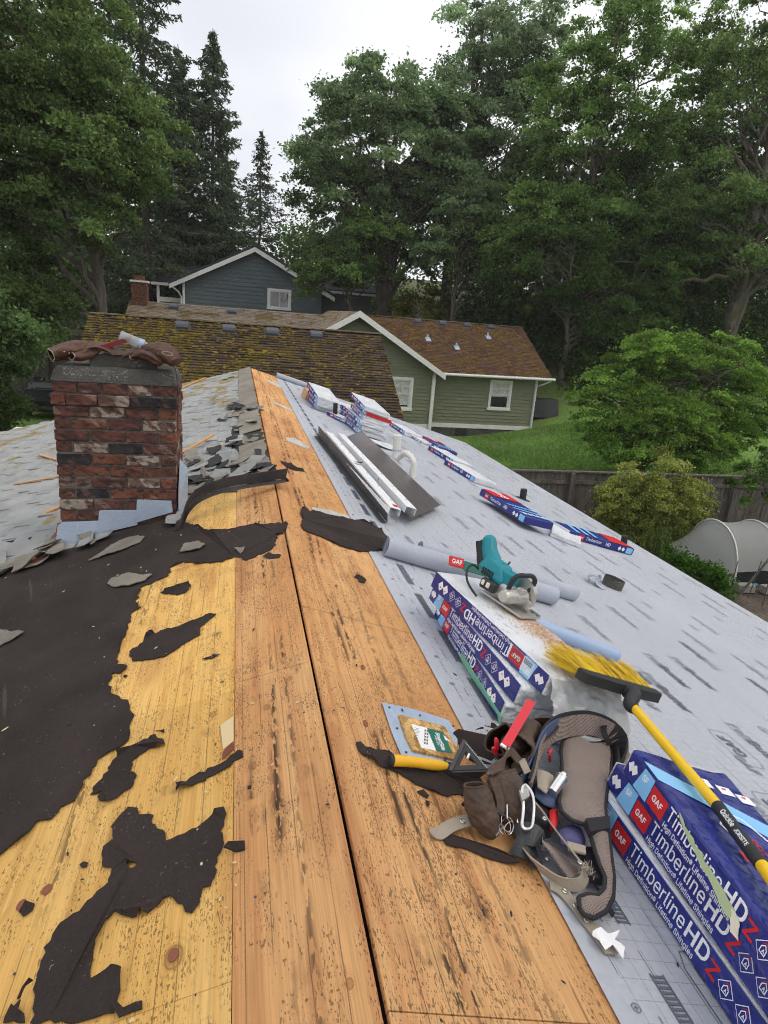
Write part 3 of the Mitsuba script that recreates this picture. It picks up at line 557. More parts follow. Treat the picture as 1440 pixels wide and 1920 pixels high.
tree('understorey_tree', 'low dark leafy tree behind the brown roofed house, left of the bright bush', (17.2, 33.5, gz(17.2, 33.5)-.2), (17, 34, 9.8), [(17.0, 34, 8.4, 3.0, 2.5, 2.6), (19.6, 33, 6.4, 2.6, 2.2, 2.4), (14.8, 35, 8.2, 2.4, 2, 2.4), (21.6, 33, 8.6, 2.2, 2, 2.2)], 800, 56, .33, .21, ((.04, .085, .024), (.14, .23, .06)), .17, 16, 40, gap=.43)
tree('understorey_tree', 'slim tree with a dark trunk rising just right of the middle behind the brown roof', (13.0, 41, gz(13, 41)-.2), (13.0, 41, 13), [(13.2, 41, 11.2, 2.0, 2, 2.6), (12.0, 41, 9.2, 1.6, 1.6, 1.4), (14.8, 41, 9.2, 1.8, 1.6, 1.8)], 360, 52, .34, .25, MAPLE, .22, 17, 26, gap=.46)
tree('left_oak', 'large dark leafy tree filling the upper left with mossy bare twigs', (-4.5, 27.0, -.1), (-6.0, 27, 16), [(-7.2, 26.5, 13.2, 3.6, 3, 4.4), (-9.6, 26, 9.0, 3.6, 3, 4.0), (-5.6, 26.5, 9.6, 2.8, 3, 3.8), (-6.6, 27, 5.6, 1.7, 2, 2.0), (-10.5, 25, 14.5, 3, 3, 4), (-3.4, 27, 10.2, 1.5, 2, 2.2), (-7.6, 26, 5.9, 2.2, 2, 1.9)], 2500, 58, .28, .175, ((.085, .15, .05), (.29, .40, .135)), .26, 18, 46, gap=.40, dens=.25)
tree('left_oak', 'nearer leafy branches of a tree at the left edge, beside the chimney', (-9.8, 22.5, -.1), (-9.2, 22.5, 5.0), [(-7.8, 22, 4.7, 1.4, 1.2, 1.0), (-7.0, 22.2, 3.7, 1.0, .9, .7), (-8.2, 22, 2.7, 1.1, 1, .9), (-6.4, 22.3, 4.0, .7, .7, .5), (-8.3, 22, 1.3, .8, .8, .8), (-9.4, 22, 4, 1.4, 1.4, 1.6)], 900, 54, .24, .17, ((.09, .17, .06), (.31, .44, .17)), .16, 19, 44, gap=.38)
conifer('fir_tree', 'tallest dark fir at the left, running out of the top of the frame', (-6.3, 52, 2), 31, 5.8, 31, lsz=.40, thin=.06, dens=1.3)
conifer('fir_tree', 'dark fir with a ragged top right of the tallest fir', (-4.2, 54, 2.2), 19.6, 4.6, 32, lsz=.38, thin=.10, dens=1.3)
conifer('fir_tree', 'pointed fir with a clean tip against the sky, nearest the gap', (-2.0, 55, 2.4), 21.0, 5.0, 33, lsz=.38, thin=.06, dens=1.4)
conifer('fir_tree', 'lower dark fir standing behind the blue grey house roof', (-1.0, 58, 2.4), 13.5, 4.0, 34, lsz=.36, thin=.15)
conifer('pine_tree', 'small distant pine alone in the gap of sky', (1.7, 62, 3), 16.2, 3.0, 35, z0=.34, lsz=.34, thin=.22, pal=((.045, .065, .042), (.11, .15, .085)))
conifer('fir_tree', 'broad dark fir rising out of the frame between the leafy tree and the tallest fir', (-9.2, 49, 1.6), 32, 5.6, 37, lsz=.38, thin=.08)
conifer('fir_tree', 'dark fir behind the left leafy tree', (-11.5, 44, .8), 27, 4.4, 36, lsz=.42, thin=.05)
tree('left_oak', 'low leafy boughs at the left edge hanging over the fence and the car', (-11.8, 25.5, -.1), (-11, 25.5, 5.2), [(-8.3, 25.5, 4.5, 1.5, 1.2, 1.2), (-7.3, 25.5, 3.5, 1.0, 1.0, .6), (-8.8, 25, 2.0, 1.0, 1.0, 1.3), (-8.3, 26, 3.2, 1.1, 1.0, .9), (-8.9, 26, .8, .9, .8, .8), (-8.1, 25.3, 1.7, .7, .6, .9), (-8.2, 25.2, .7, .7, .6, .6)], 800, 54, .24, .17, ((.08, .15, .05), (.27, .40, .13)), .14, 24, 40, gap=.36)
tree('backdrop_oak', 'tall leafy tree behind the right edge, filling the sky beside the twin stemmed tree', (30.5, 44, gz(30.5, 44)-.2), (30, 44, 22), [(31.5, 44, 20, 5, 4, 4.5), (28, 44, 15.5, 4, 4, 4), (34, 44, 15, 4, 4, 5), (30, 43, 11, 4.5, 3.5, 2.5)], 1100, 56, .46, .30, ((.05, .10, .032), (.17, .26, .08)), .4, 25, 44, gap=.45)
tree('backdrop_oak', 'leafy tree behind the bright bush, between the brown roof and the right edge', (24, 37, gz(24, 37)-.2), (23.6, 37, 12), [(22.6, 36, 9.6, 2.8, 2.4, 2.2), (25.4, 36, 10.6, 2.6, 2.2, 2.4), (20.4, 35, 8.0, 2.0, 2, 1.6), (24.6, 35, 8.2, 2.6, 2, 1.2)], 800, 54, .34, .22, ((.04, .085, .026), (.15, .235, .062)), .22, 26, 40, gap=.43)
# woods further back: one mass of leaves no one could count
rng = np.random.default_rng(77)
bx = rng.uniform(-30, 62, 1900); by = rng.uniform(56, 70, 1900); by = np.where(bx > 14, by-18+.0*bx, by)
bz = ground_z(bx, by)+rng.uniform(0, 1, 1900)**1.1*(np.where(bx > 3, 8.5, 6.0)+4*meshkit.noise(np.stack([bx*.2, bx*0, bx*0], -1)))
c = np.repeat(np.stack([bx, by, bz], 1), 70, 0); c = c+rng.normal(size=c.shape)*[.9, .7, .6]
V, F, K = leaf_quads(c, .42, rng, pal=((.045, .085, .03), (.16, .25, .075)))
put('woods', (V, F), 'leaf', color=K); tag('woods', 'dark wooded mass between the trunks behind all the houses', 'woods', kind='stuff')
n_ = 520; bx = rng.uniform(14, 36, n_); by = rng.uniform(31.5, 40, n_); by = np.where(bx < 17, by+3, by); bz = ground_z(bx, by)+rng.uniform(0, 1, n_)**1.3*(1.4+2.6*meshkit.noise(np.stack([bx*.45, by*.3, bx*0], -1)))
c = np.repeat(np.stack([bx, by, bz], 1), 60, 0); c = c+rng.normal(size=c.shape)*[.42, .35, .3]; V, F, K = leaf_quads(c, .22, rng, pal=((.03, .065, .018), (.13, .21, .055)))
put('undergrowth', (V, F), 'leaf', color=K); tag('undergrowth', 'dark leafy undergrowth covering the bank behind the bright bush and the green house', 'undergrowth', kind='stuff')
tree('flowering_broom', 'yellow-green broom bush behind the roof, left of the slim dark trunk', (12.2, 45, gz(12.2, 45)), (12.2, 45, 6.8), [(11.6, 45, 6.2, 1.7, 1.2, 1.5), (13.2, 45, 5.6, 1.5, 1.2, 1.2)], 130, 60, .3, .2, ((.14, .20, .03), (.36, .36, .05), (.6, .48, .04, .2)), .06, 20, 16, cat='bush')
tree('bright_bush', 'broad bright green spreading bush on the lawn at the right', (13.2, 19.6, gz(13.2, 19.6)-.1), (13.3, 19.6, 4.6), [(13.6, 19.4, 3.5, 3.0, 1.8, 1.5), (12.0, 19, 2.9, 1.7, 1.5, 1.1), (15.2, 19.5, 4.0, 2.2, 1.6, 1.4), (16.6, 19.3, 3.2, 1.8, 1.5, 1.6), (13.3, 19.3, 4.7, 1.6, 1.3, .7), (11.5, 19, 2.1, 1.1, 1.0, .55), (15.2, 19.2, 2.5, 1.5, 1.2, .9), (13.6, 18.6, 2.2, 1.8, 1.2, .8), (12.2, 18.4, 1.6, 1.2, 1.0, .5), (14.8, 18.6, 1.6, 1.5, 1.0, .6)], 2100, 46, .16, .115, ((.12, .23, .045), (.37, .56, .12)), .10, 21, 44, gap=.38, dens=.26,
     fork=[((13.2, 19.6, .2), (12.6, 19.5, 2.2), .1, .06), ((13.2, 19.6, .2), (14.2, 19.6, 2.4), .1, .06)], cat='bush', flat=.4)
tree('camellia_shrub', 'rounded shrub with pale yellowish leaves in front of the board fence', (9.85, 13.6, 0), (9.8, 13.6, 1.9), [(9.75, 13.6, 1.62, 1.05, .8, .9), (10.35, 13.5, 1.25, .9, .7, .85), (9.05, 13.7, 1.25, .75, .6, .75), (9.75, 13.5, .75, 1.15, .7, .6)], 900, 26, .10, .09, ((.18, .25, .05), (.48, .53, .16), (.68, .62, .18, .28)), .05, 22, 30, gap=.26, cat='shrub', up=.25, wide=.5, dens=.6, padk=2.2)
tree('fig_sapling', 'thin sapling with large fresh leaves at the right edge in front of the fence', (11.6, 12.9, 0), (11.9, 12.8, 2.6), [(11.9, 12.8, 2.35, .75, .6, .5), (11.4, 12.8, 1.9, .4, .4, .3), (12.3, 12.8, 2.0, .5, .5, .4)], 60, 12, .12, .15, ((.09, .2, .04), (.26, .42, .10)), .03, 23, 16, gap=.3, cat='sapling', dens=.5, padk=1.6)

# ---------------------------------------------------------------- neighbours' houses, fences, garden
bs('green_siding', P(lambda p, n, uv: mix((.165, .175, .11), (.215, .225, .145), fbm(p.x*1.5, p.z*8, 2.0))*(.92+.16*noise(p.x*9, p.z*60, 1.0))), .75, .25)
bs('blue_siding', P(lambda p, n, uv: mix((.085, .108, .115), (.115, .14, .148), fbm(p.x*1.5, p.z*8, 2.0))), .7, .25)
def moss_fn(c0, c1, m0, m1, bias, xk):
    def fn(p, n, uv):
        tone = cell_rand(dr.floor(p.x*3.3), dr.floor(p.y*7.1), 5)
        c = mix(c0, c1, .5*tone+.5*fbm(p.x*6, p.y*9, p.z*9))
        m = smoothstep(.42, .62, fbm(p.x*2.1, p.y*3.1, 2.0, octaves=4)+bias-xk*p.x+.25*(noise(p.x*14, p.y*30, 3.0)-.5))
        c = mix(c, mix(m0, m1, noise(p.x*19, p.y*23, 7.0)), m*.85)
        return c*(.7+.6*noise(p.x*75, p.y*75, p.z*75))
    return fn
bs('moss_roof', P(moss_fn((.030, .022, .017), (.115, .085, .06), (.060, .047, .012), (.15, .115, .035), -.07, .032)), .95, .1)
bs('brown_roof', P(moss_fn((.045, .028, .021), (.155, .088, .064), (.07, .046, .014), (.17, .105, .035), -.04, .0)), .95, .1)
bs('tan_roof', P(moss_fn((.12, .095, .072), (.27, .225, .175), (.06, .045, .02), (.16, .12, .04), -.10, .0)), .95, .1)
bs('slate_roof', P(lambda p, n, uv: mix((.028, .030, .040), (.065, .068, .082), noise(p.x*30, p.y*30, p.z*30))), .9, .15)
bs('moss_tuft', P(lambda p, n, uv: mix((.08, .06, .012), (.25, .18, .03), noise(p.x*6, p.y*6, 3.0))), .95, .05)
def frame(O, U, V):
    U = np.array(U, float); V = np.array(V, float); U /= np.linalg.norm(U); V = V-U*(V@U); V /= np.linalg.norm(V)
    m = np.eye(4); m[:3, 0], m[:3, 1], m[:3, 2], m[:3, 3] = U, V, np.cross(U, V), O; return m
def tabs(key, fr, W, L, tab, expo, mat, seed, keep=None, parts=0, near=None, th=.012, lift=.010, jit=.012):
    """Shingle tabs laid course by course on a roof plane; the `parts` largest become parts, the rest one part."""
    rng = np.random.default_rng(seed); one = []; v0 = 0
    for r in range(int(L/expo)):
        u = -(r % 2)*tab*.5
        while u < W:
            w = tab*rng.uniform(.97, 1.0)-.006; x0, x1 = max(u, 0), min(u+w, W)
            if x1-x0 > .03 and (keep is None or keep((x0+x1)/2, r*expo)):
                y0 = r*expo+rng.normal(0, jit*.4); h = th+lift*rng.uniform()**2
                v = np.array([[x0, y0, 0], [x1, y0, 0], [x1, y0+expo*1.12, 0], [x0, y0+expo*1.12, 0], [x0, y0, h], [x1, y0, h+rng.normal(0, .003)], [x1, y0+expo*1.12, .002], [x0, y0+expo*1.12, .002]])
                one.append(v)
            u += tab
    F8 = np.array([[4, 5, 6], [4, 6, 7], [0, 1, 5], [0, 5, 4], [1, 2, 6], [1, 6, 5], [3, 0, 4], [3, 4, 7]])
    A = np.array(one); Wd = A @ fr[:3, :3].T+fr[:3, 3]
    d = np.linalg.norm(Wd.mean(1)-np.array([0, 0, 5.0]), axis=1)
    if near is not None: d = near(Wd.mean(1), d)
    order = np.argsort(d, kind='stable'); sel = order[:parts]; rest = order[parts:]
    for i in sel: put(key+'__shingle', (Wd[i], F8), mat)
    if len(rest):
        Vr = Wd[rest].reshape(-1, 3); Fr = (F8[None]+np.arange(len(rest))[:, None, None]*8).reshape(-1, 3)
        k = put(key+'__shingle_field', (Vr, Fr), mat); labels[k] = {'kind': 'stuff'}
def lap_wall(key, poly, Y, expo, mat, t=.040, holes=()):
    """Lap siding on a wall that faces -y: one board per course, each proud of the one above."""
    p = sg.Polygon(poly)
    for h in holes: p = p.difference(sg.box(*h))
    x0, z0, x1, z1 = p.bounds; z = z0
    while z < z1:
        q = p.intersection(sg.box(x0, z, x1, z+expo-.012))
        for g in getattr(q, 'geoms', [q]):
            if g.area > 1e-3 and g.geom_type == 'Polygon':
                v, f = vf(extr(g, 0, 1)); d = np.where(v[:, 2] > .5, .004+t*(1-(v[:, 1]-z)/expo), 0)
                put(key+'__siding_board', (np.stack([v[:, 0], Y-d, v[:, 1]], 1), f[:, ::-1]), mat)
        z += expo
    v, f = vf(extr(p, 0, .08)); put(key+'__wall', (np.stack([v[:, 0], Y+.001+v[:, 2], v[:, 1]], 1), f), mat)
def window(key, x0, x1, z0, z1, Y, trim=.11, cols=2, rows=2, split=True, blind=0.):
    """Double-hung window: casing, sashes, glazing bars, pane; a dim room with a blind behind it."""
    k = num(key+'__window'); mb = MB()
    for b in ((x0-trim, x0, z0-trim, z1+trim), (x1, x1+trim, z0-trim, z1+trim), (x0, x1, z1, z1+trim)): mb.box(b[0], b[1], Y-.055, Y+.05, b[2], b[3])
    mb.box(x0-trim-.03, x1+trim+.03, Y-.085, Y+.05, z0-trim, z0)
    scene[k+'__casing'] = mikit.ply(mb.get(), 'white_trim')
    mb = MB(); zm = (z0+z1)/2; s = .045
    for a, b, yy in ((z0, zm+.02, .03), (zm-.02, z1, .0)) if split else ((z0, z1, .0),):
        mb.box(x0, x0+s, Y+yy-.02, Y+yy+.02, a, b); mb.box(x1-s, x1, Y+yy-.02, Y+yy+.02, a, b); mb.box(x0+s, x1-s, Y+yy-.02, Y+yy+.02, a, a+s); mb.box(x0+s, x1-s, Y+yy-.02, Y+yy+.02, b-s, b)
    a0 = zm if split else z0
    for c in range(1, cols): xx = x0+(x1-x0)*c/cols; mb.box(xx-.018, xx+.018, Y-.015, Y+.012, a0+s, z1-s)
    for r in range(1, rows): zz = a0+(z1-a0)*r/rows; mb.box(x0+s, x1-s, Y-.014, Y+.011, zz-.018, zz+.018)
    scene[k+'__sash'] = mikit.ply(mb.get(), 'white_trim')
    v = np.array([[x0, Y+.022, z0], [x1, Y+.022, z0], [x1, Y+.022, z1], [x0, Y+.022, z1]]); scene[k+'__pane'] = mikit.ply((v, np.array([[0, 1, 2], [0, 2, 3]])), 'glass')
    mb = MB(); mb.box(x0, x1, Y+.055, Y+.079, z0, z1); scene[k+'__room'] = mikit.ply(mb.get(), 'window_dark')
    if blind:
        mb = MB(); zz = z1
        while zz > z1-(z1-z0)*blind: mb.box(x0+.03, x1-.03, Y+.040, Y+.053, zz-.042, zz-.004); zz -= .048
        scene[k+'__blind'] = mikit.ply(mb.get(), 'white_trim')
def vent(key, m, w=.36, h=.30):
    """Low roof ventilator: a hooded box open at its lower edge."""
    mb = MB(); c = [(-.5*h, 0), (-.5*h, .10), (-.32*h, .16), (.3*h, .16), (.5*h, .05), (.5*h, 0)]
    v, f = vf(extr(c, -w/2, w/2)); mb.add((v[:, [2, 0, 1]], f), m); mb.box(-w/2-.06, w/2+.06, -.5*h-.05, .5*h+.12, .012, .02, m)
    return put(key+'__roof_vent', mb, 'slate_plastic')
bs('slate_plastic', (.075, .082, .10), .5, .4)
# mossy shed roof just beyond the gable end
tag('mossy_garage', 'long low garage under a roof thick with golden moss, behind the far gable end', 'garage')
MY0, MY1, MZ0, MZ1, MX0, MX1 = 17.4, 21.6, 2.30, 4.53, -4.25, 4.47
sl = math.hypot(MY1-MY0, MZ1-MZ0); fm = frame((MX0, MY0, MZ0), (1, 0, 0), (0, MY1-MY0, MZ1-MZ0))
tabs('mossy_garage', fm, MX1-MX0, sl-.06, .225, .135, 'moss_roof', 5, parts=290, th=.030, lift=.030, near=lambda c, d: d+np.where((c[:, 2] < 3.35) & (c[:, 0] < 2.2), 60, 0))
mb = MB(); mb.box(0, MX1-MX0, 0, sl, -.06, -.001, fm); mb.box(0, MX1-MX0, 0, sl, -.06, -.001, frame((MX1, 2*MY1-MY0, MZ0), (-1, 0, 0), (0, MY0-MY1, MZ1-MZ0))); put('mossy_garage__roof', mb, 'moss_roof')
mb = MB()
for q in range(32): mb.box(MX0+q*.273, MX0+q*.273+.268, MY1-.14, MY1+.14, MZ1-.005, MZ1+.028+.004*(q % 3))
put('mossy_garage__ridge_cap', mb, 'tan_roof'); labels['mossy_garage__ridge_cap'] = {'kind': 'stuff'}
mb = MB(); mb.box(MX0+.25, MX1-.25, MY0+.5, 2*MY1-MY0-.5, -.1, MZ0+.1); put('mossy_garage__wall', mb, 'green_siding')
g_ = [(MY0+.5, MZ0), (MY1, MZ1-.12), (2*MY1-MY0-.5, MZ0)]; v, f = vf(extr(g_, MX0+.25, MX1-.25)); put('mossy_garage__gable', (v[:, [2, 0, 1]], f), 'green_siding')
for (x, y) in ((-1.617,4.35), (-0.272,4.369), (1.018,4.366), (2.36,4.395)): vent('mossy_garage', fm @ tr(x-MX0, sl*.905, 0))
rng = np.random.default_rng(9); ico = trimesh.creation.icosphere(0); n_ = 2600
mu = rng.uniform(0, MX1-MX0, n_); mv = (np.floor(rng.uniform(0, sl/.135, n_))*.135)+rng.normal(.01, .02, n_); dens = 1-.75*mu/(MX1-MX0); ok = (rng.uniform(size=n_) < dens) & (mv > .3) & (mv < sl-.1)
mb = MB()
for u_, v_ in zip(mu[ok], mv[ok]): mb.add(ico, fm @ tr(u_, v_, .03) @ sc(rng.uniform(.03, .09), rng.uniform(.02, .04), rng.uniform(.012, .035)))
k = put('mossy_garage__moss', mb, 'moss_tuft'); labels[k] = {'kind': 'stuff'}
# green sided house
tag('green_house', 'olive green lap-sided house with brown mossy roof and white trim across the lawn', 'house')
H = 'green_house'; WY, GY_ = 29.2, 28.55; EZ, EY, RY, RZ, RXe = 2.93, 28.72, 33.0, 5.12, 14.2
win2 = [(11.457,2.602),(12.353,1.415)]; wx0, wx1, wz0, wz1 = win2[0][0], win2[1][0], win2[1][1], win2[0][1]
lap_wall(H, [(8.5, .62), (13.66, .62), (13.66, EZ-.05), (8.5, EZ-.05)], WY, .155, 'green_siding', holes=[(wx0-.1, wz0-.1, wx1+.1, wz1+.1)])
window(H, wx0, wx1, wz0, wz1, WY, .10, 2, 2, True, .55)
w1 = [(6.57,2.517),(7.423,1.279)]; w1x0, w1x1, w1z0, w1z1 = w1[0][0]-.25, w1[1][0], w1[1][1]+.02, w1[0][1]
lap_wall(H, [(1.2, .62), (8.5, .62), (8.5, 2.95), (4.88, 5.12), (1.2, 2.95)], GY_, .155, 'green_siding', holes=[(w1x0-.1, w1z0-.1, w1x1+.1, w1z1+.1)])
window(H, w1x0, w1x1, w1z0, w1z1, GY_, .12, 3, 2, True, .9)
mb = MB(); mb.box(8.5, 13.66, WY-.05, WY+.1, .42, .62); mb.box(1.2, 8.47, GY_-.05, GY_+.1, .42, .62); put(H+'__skirt_board', mb, 'white_trim')
mb = MB(); mb.box(8.55, 13.6, WY-.01, WY+.2, -.4, .42); mb.box(1.2, 8.45, GY_-.01, GY_+.2, -.4, .42); put(H+'__foundation', mb, 'concrete')
mb = MB(); mb.box(9.9, 10.5, WY-.02, WY+.1, .02, .36); put(H+'__crawl_vent', mb, 'black_plastic')
mb = MB(); mb.box(13.58, 13.70, WY-.04, WY+.1, .35, EZ-.05); put(H+'__corner_board', mb, 'white_trim')
mb = MB(); mb.box(8.42, 8.54, GY_-.045, GY_+.1, .35, EZ); put(H+'__corner_board', mb, 'white_trim')
mb = MB(); mb.box(8.56, 13.6, WY+.12, 37, -.3, EZ); mb.box(1.3, 8.4, GY_+.12, 37, -.3, EZ); mb.box(-4.5, 1.3, 29.6, 36.5, -.3, EZ); put(H+'__wall', mb, 'green_siding')
fr = frame((8.6, EY, EZ), (1, 0, 0), (0, RY-EY, RZ-EZ)); L_ = math.hypot(RY-EY, RZ-EZ)
fr0 = frame((0, EY, EZ), (1, 0, 0), (0, RY-EY, RZ-EZ))
gr = (5.2-2.9)/(8.7-4.88)     # slope of the cross gable
def outside_gable(x, v): z = EZ+v/L_*(RZ-EZ); return x > 4.88+(5.2-z)/gr-.12
tabs(H, fr0, RXe, L_-.03, .26, .125, 'brown_roof', 6, keep=lambda u, v: outside_gable(u, v), th=.014, lift=.016)
mb = MB(); v, f = vf(extr([(8.66, 0), (RXe, 0), (RXe, L_), (4.95, L_)], -.06, -.001)); mb.add((v, f), fr0); mb.box(0, RXe-4.95, 0, L_, -.06, -.001, frame((RXe, 2*RY-EY, EZ), (-1, 0, 0), (0, EY-RY, RZ-EZ))); put(H+'__roof', mb, 'brown_roof')
mb = MB()
for q in range(34): mb.box(5.3+q*.262, 5.3+q*.262+.255, RY-.13, RY+.13, RZ-.005, RZ+.026+.004*(q % 3))
k = put(H+'__ridge_cap', mb, 'tan_roof'); labels[k] = {'kind': 'stuff'}
frl = frame((-4.8, EY, EZ), (1, 0, 0), (0, RY-EY, RZ-.18-EZ))
mb = MB(); mb.box(0, 9.75, 0, L_-.08, -.06, -.001, frl); mb.box(0, 9.75, 0, L_-.08, -.06, -.001, frame((4.95, 2*RY-EY, EZ), (-1, 0, 0), (0, EY-RY, RZ-.18-EZ))); mb.box(0, 9.7, L_-.20, L_-.06, .002, .03, frl); put(H+'__roof', mb, 'tan_roof')
tabs(H, frl, 9.3, L_-.03, .29, .14, 'tan_roof', 7, keep=lambda u, v: v > 2.6 and u-4.8 < 4.88-(5.2-(EZ+v/L_*(RZ-EZ)))/gr+.1, th=.014, lift=.014)
for x, z in ((8.58,4.804), (9.858,4.869), (11.132,4.908), (12.395,4.972)): vent(H, fr0 @ tr(x, L_*.93, 0), .34, .28)
for x, z in ((-2.855,4.759), (-0.285,4.908)): vent(H, frl @ tr(x+4.8, L_*.90, 0), .4, .3)
for q in ((10.056,3.966), (11.968,4.525), (8.763,4.238)):
    mb = MB(); yv = (q[1]-EZ)/(RZ-EZ)*L_; mb.box(q[0]-.10, q[0]+.14, yv-.25, yv+.12, .02, .045, fr0); mb.tube([fr0[:3, :3] @ np.array([q[0], yv, 0])+fr0[:3, 3], fr0[:3, :3] @ np.array([q[0], yv, 0])+fr0[:3, 3]+[0, 0, .22]], .045, 8); put(H+'__pipe_flashing', mb, 'galv')
n_ = 1900; mb = MB(); mu = rng.uniform(0, RXe-5, n_); mv = np.floor(rng.uniform(.2, L_-.1, n_)/.125)*.125+rng.normal(0, .02, n_)
for u_, v_ in zip(mu, mv):
    if outside_gable(u_+5, v_) and meshkit.fbm(np.array([[u_*1.1, v_*1.3, 0]]), 2, 7)[0] > .44: mb.add(ico, fr0 @ tr(u_+5, v_, .02) @ sc(rng.uniform(.03, .10), rng.uniform(.02, .045), rng.uniform(.012, .04)))
k = put(H+'__moss', mb, 'rust_moss'); labels[k] = {'kind': 'stuff'}
bs('rust_moss', P(lambda p, n, uv: mix((.085, .046, .017), (.22, .14, .045), noise(p.x*7, p.y*7, 3.0))), .95, .05)
# cross gable roof
mb = MB()
for s in (1, -1):
    fg = frame((4.88+s*3.85, 28.0 if s > 0 else 38.0, 2.88), (0, s, 0), (-s*3.85, 0, 5.22-2.88)); Lg = math.hypot(3.85, 5.22-2.88)
    mb.box(0, 10, 0, Lg, -.10, -.001, fg)
put(H+'__gable_roof', mb, 'tan_roof')
fg = frame((4.88-3.85, 38.0, 2.88), (0, -1, 0), (3.85, 0, 5.22-2.88)); tabs(H, fg, 10, Lg-.02, .30, .14, 'tan_roof', 8, keep=lambda u, v: v > 2.2)

mb = MB()
for s in (1, -1):
    q = np.array([(4.88+s*3.93, 2.66), (4.88+s*3.93, 2.90), (4.88, 5.26), (4.88, 5.00)]); v, f = vf(extr(q if s > 0 else q[::-1], 0, .05)); mb.add((np.stack([v[:, 0], 27.95+v[:, 2], v[:, 1]], 1), f))
put(H+'__rake_board', mb, 'white_trim'); labels[H+'__rake_board'] = {'kind': 'stuff'}
mb = MB(); v, f = vf(extr([(4.88-3.8, 2.85), (4.88+3.8, 2.85), (4.88, 5.12)], 0, .02)); mb.add((np.stack([v[:, 0], 28.3+v[:, 2], v[:, 1]], 1), f))
mb = MB(); mb.tube([(8.75, 28.62, 2.86), (14.28, 28.62, 2.90)], .062, 8); mb.box(8.7, 14.25, 28.68, 29.15, 2.83, 2.87); put(H+'__gutter', mb, 'white_trim')
mb = MB(); mb.tube([(8.42, 28.6, 2.86), (8.42, 28.5, 2.7), (8.40, GY_-.1, 2.35), (8.40, GY_-.1, .1)], .042, 8); put(H+'__downspout', mb, 'white_trim')
mb = MB(); mb.tube([(14.1, 28.62, 2.84), (13.9, 28.85, 2.68), (13.62, WY-.1, 2.5), (13.62, WY-.1, .1)], .042, 8); put(H+'__downspout', mb, 'white_trim')
mb = MB(); x, z = (-4.325,5.338); mb.box(x-.33, x+.33, 32.6, 33.25, 4.2, z+.42); c1 = put(H+'__chimney', mb, 'brick_red')
mb = MB(); mb.box(x-.38, x+.38, 32.55, 33.3, z+.42, z+.50); put(H+'__chimney__cap', mb, 'white_trim'); mb = MB(); mb.box(x-.2, x+.2, 32.75, 33.1, z+.50, z+.72); put(H+'__chimney__flue', mb, 'brick_red')
# blue grey house up the slope
tag('blue_house', 'dark blue grey gabled house with white rake trim, beyond the mossy roofs', 'house')
B = 'blue_house'; px_, pz_ = (1.027,8.789); lx, lz = (-4.309,6.12); bsl = (pz_-lz)/(px_-lx)
bw = [(2.074,6.271),(3.37,5.222)]
lap_wall(B, [(lx+.75, 2.0), (2*px_-lx-.75, 2.0), (2*px_-lx-.75, lz+bsl*.75-.1), (px_, pz_-.1), (lx+.75, lz+bsl*.75-.1)], 48, .26, 'blue_siding', holes=[(bw[0][0]-.08, bw[1][1]-.08, bw[1][0]+.08, bw[0][1]+.08)])
window(B, bw[0][0], bw[1][0], bw[1][1], bw[0][1], 48, .16, 2, 1, False)
mb = MB()
for s in (1, -1):
    q = np.array([(px_+s*(px_-lx+.1), lz-.24), (px_+s*(px_-lx+.1), lz+.04), (px_, pz_+.12), (px_, pz_-.18)]); v, f = vf(extr(q if s > 0 else q[::-1], 0, .06)); mb.add((np.stack([v[:, 0], 47.4+v[:, 2], v[:, 1]], 1), f))
put(B+'__rake_board', mb, 'white_trim'); labels[B+'__rake_board'] = {'kind': 'stuff'}
mb = MB()
for s in (1, -1):
    fb = frame((px_+s*(px_-lx+.15), 47.35 if s > 0 else 58, lz+.05), (0, s, 0), (-s*(px_-lx+.15), 0, pz_-lz+.1)); mb.box(0, 10.6, 0, math.hypot(px_-lx+.15, pz_-lz+.1), 0, .12, fb)
put(B+'__roof', mb, 'slate_roof')
x, z = (-3.609,5.302); mb = MB(); mb.box(lx+.68, lx+.84, 47.93, 48.1, 2, lz+.25); put(B+'__corner_board', mb, 'white_trim')
mb = MB(); mb.tube([(lx+.1, 47.5, lz-.15), (lx+.45, 47.7, lz-.4), (lx+.6, 47.9, lz-.7), (lx+.6, 47.9, 2)], .05, 6); put(B+'__downspout', mb, 'white_trim')
L1 = [(-5.75,6.276),(-4.277,6.331)]; L2 = [(-6.082,7.666),(-2.112,7.474)]
mb = MB(); fb = frame((L1[0][0], 49.2, L1[0][1]), (1, 0, 0), (0, 3.4, L2[0][1]-L1[0][1])); mb.box(0, 6, 0, math.hypot(3.4, L2[0][1]-L1[0][1]), 0, .1, fb); put(B+'__wing_roof', mb, 'slate_roof')
mb = MB(); mb.box(L1[0][0], L1[0][0]+1.6, 49.1, 49.22, L1[0][1]-.2, L1[0][1]-.02); mb.box(L1[0][0]+.35, L1[0][0]+.52, 49.3, 49.45, 2, L1[0][1]-.1); mb.box(L1[0][0]+.52, L1[0][0]+2.4, 49.32, 49.42, L1[0][1]-1.25, L1[0][1]-.95); put(B+'__porch_trim', mb, 'white_trim')
mb = MB(); mb.box(L1[0][0]+.5, L1[0][0]+3, 49.5, 49.7, 2, L1[0][1]-1.25); mb.box(L1[0][0]+.4, L1[0][0]+6, 51.6, 51.8, 2, L1[0][1]+.3); put(B+'__porch_wall', mb, 'blue_siding')
R1 = [(5.553,6.672),(9.87,6.541)]; R2 = [(5.64,8.002),(10.28,8.168)]
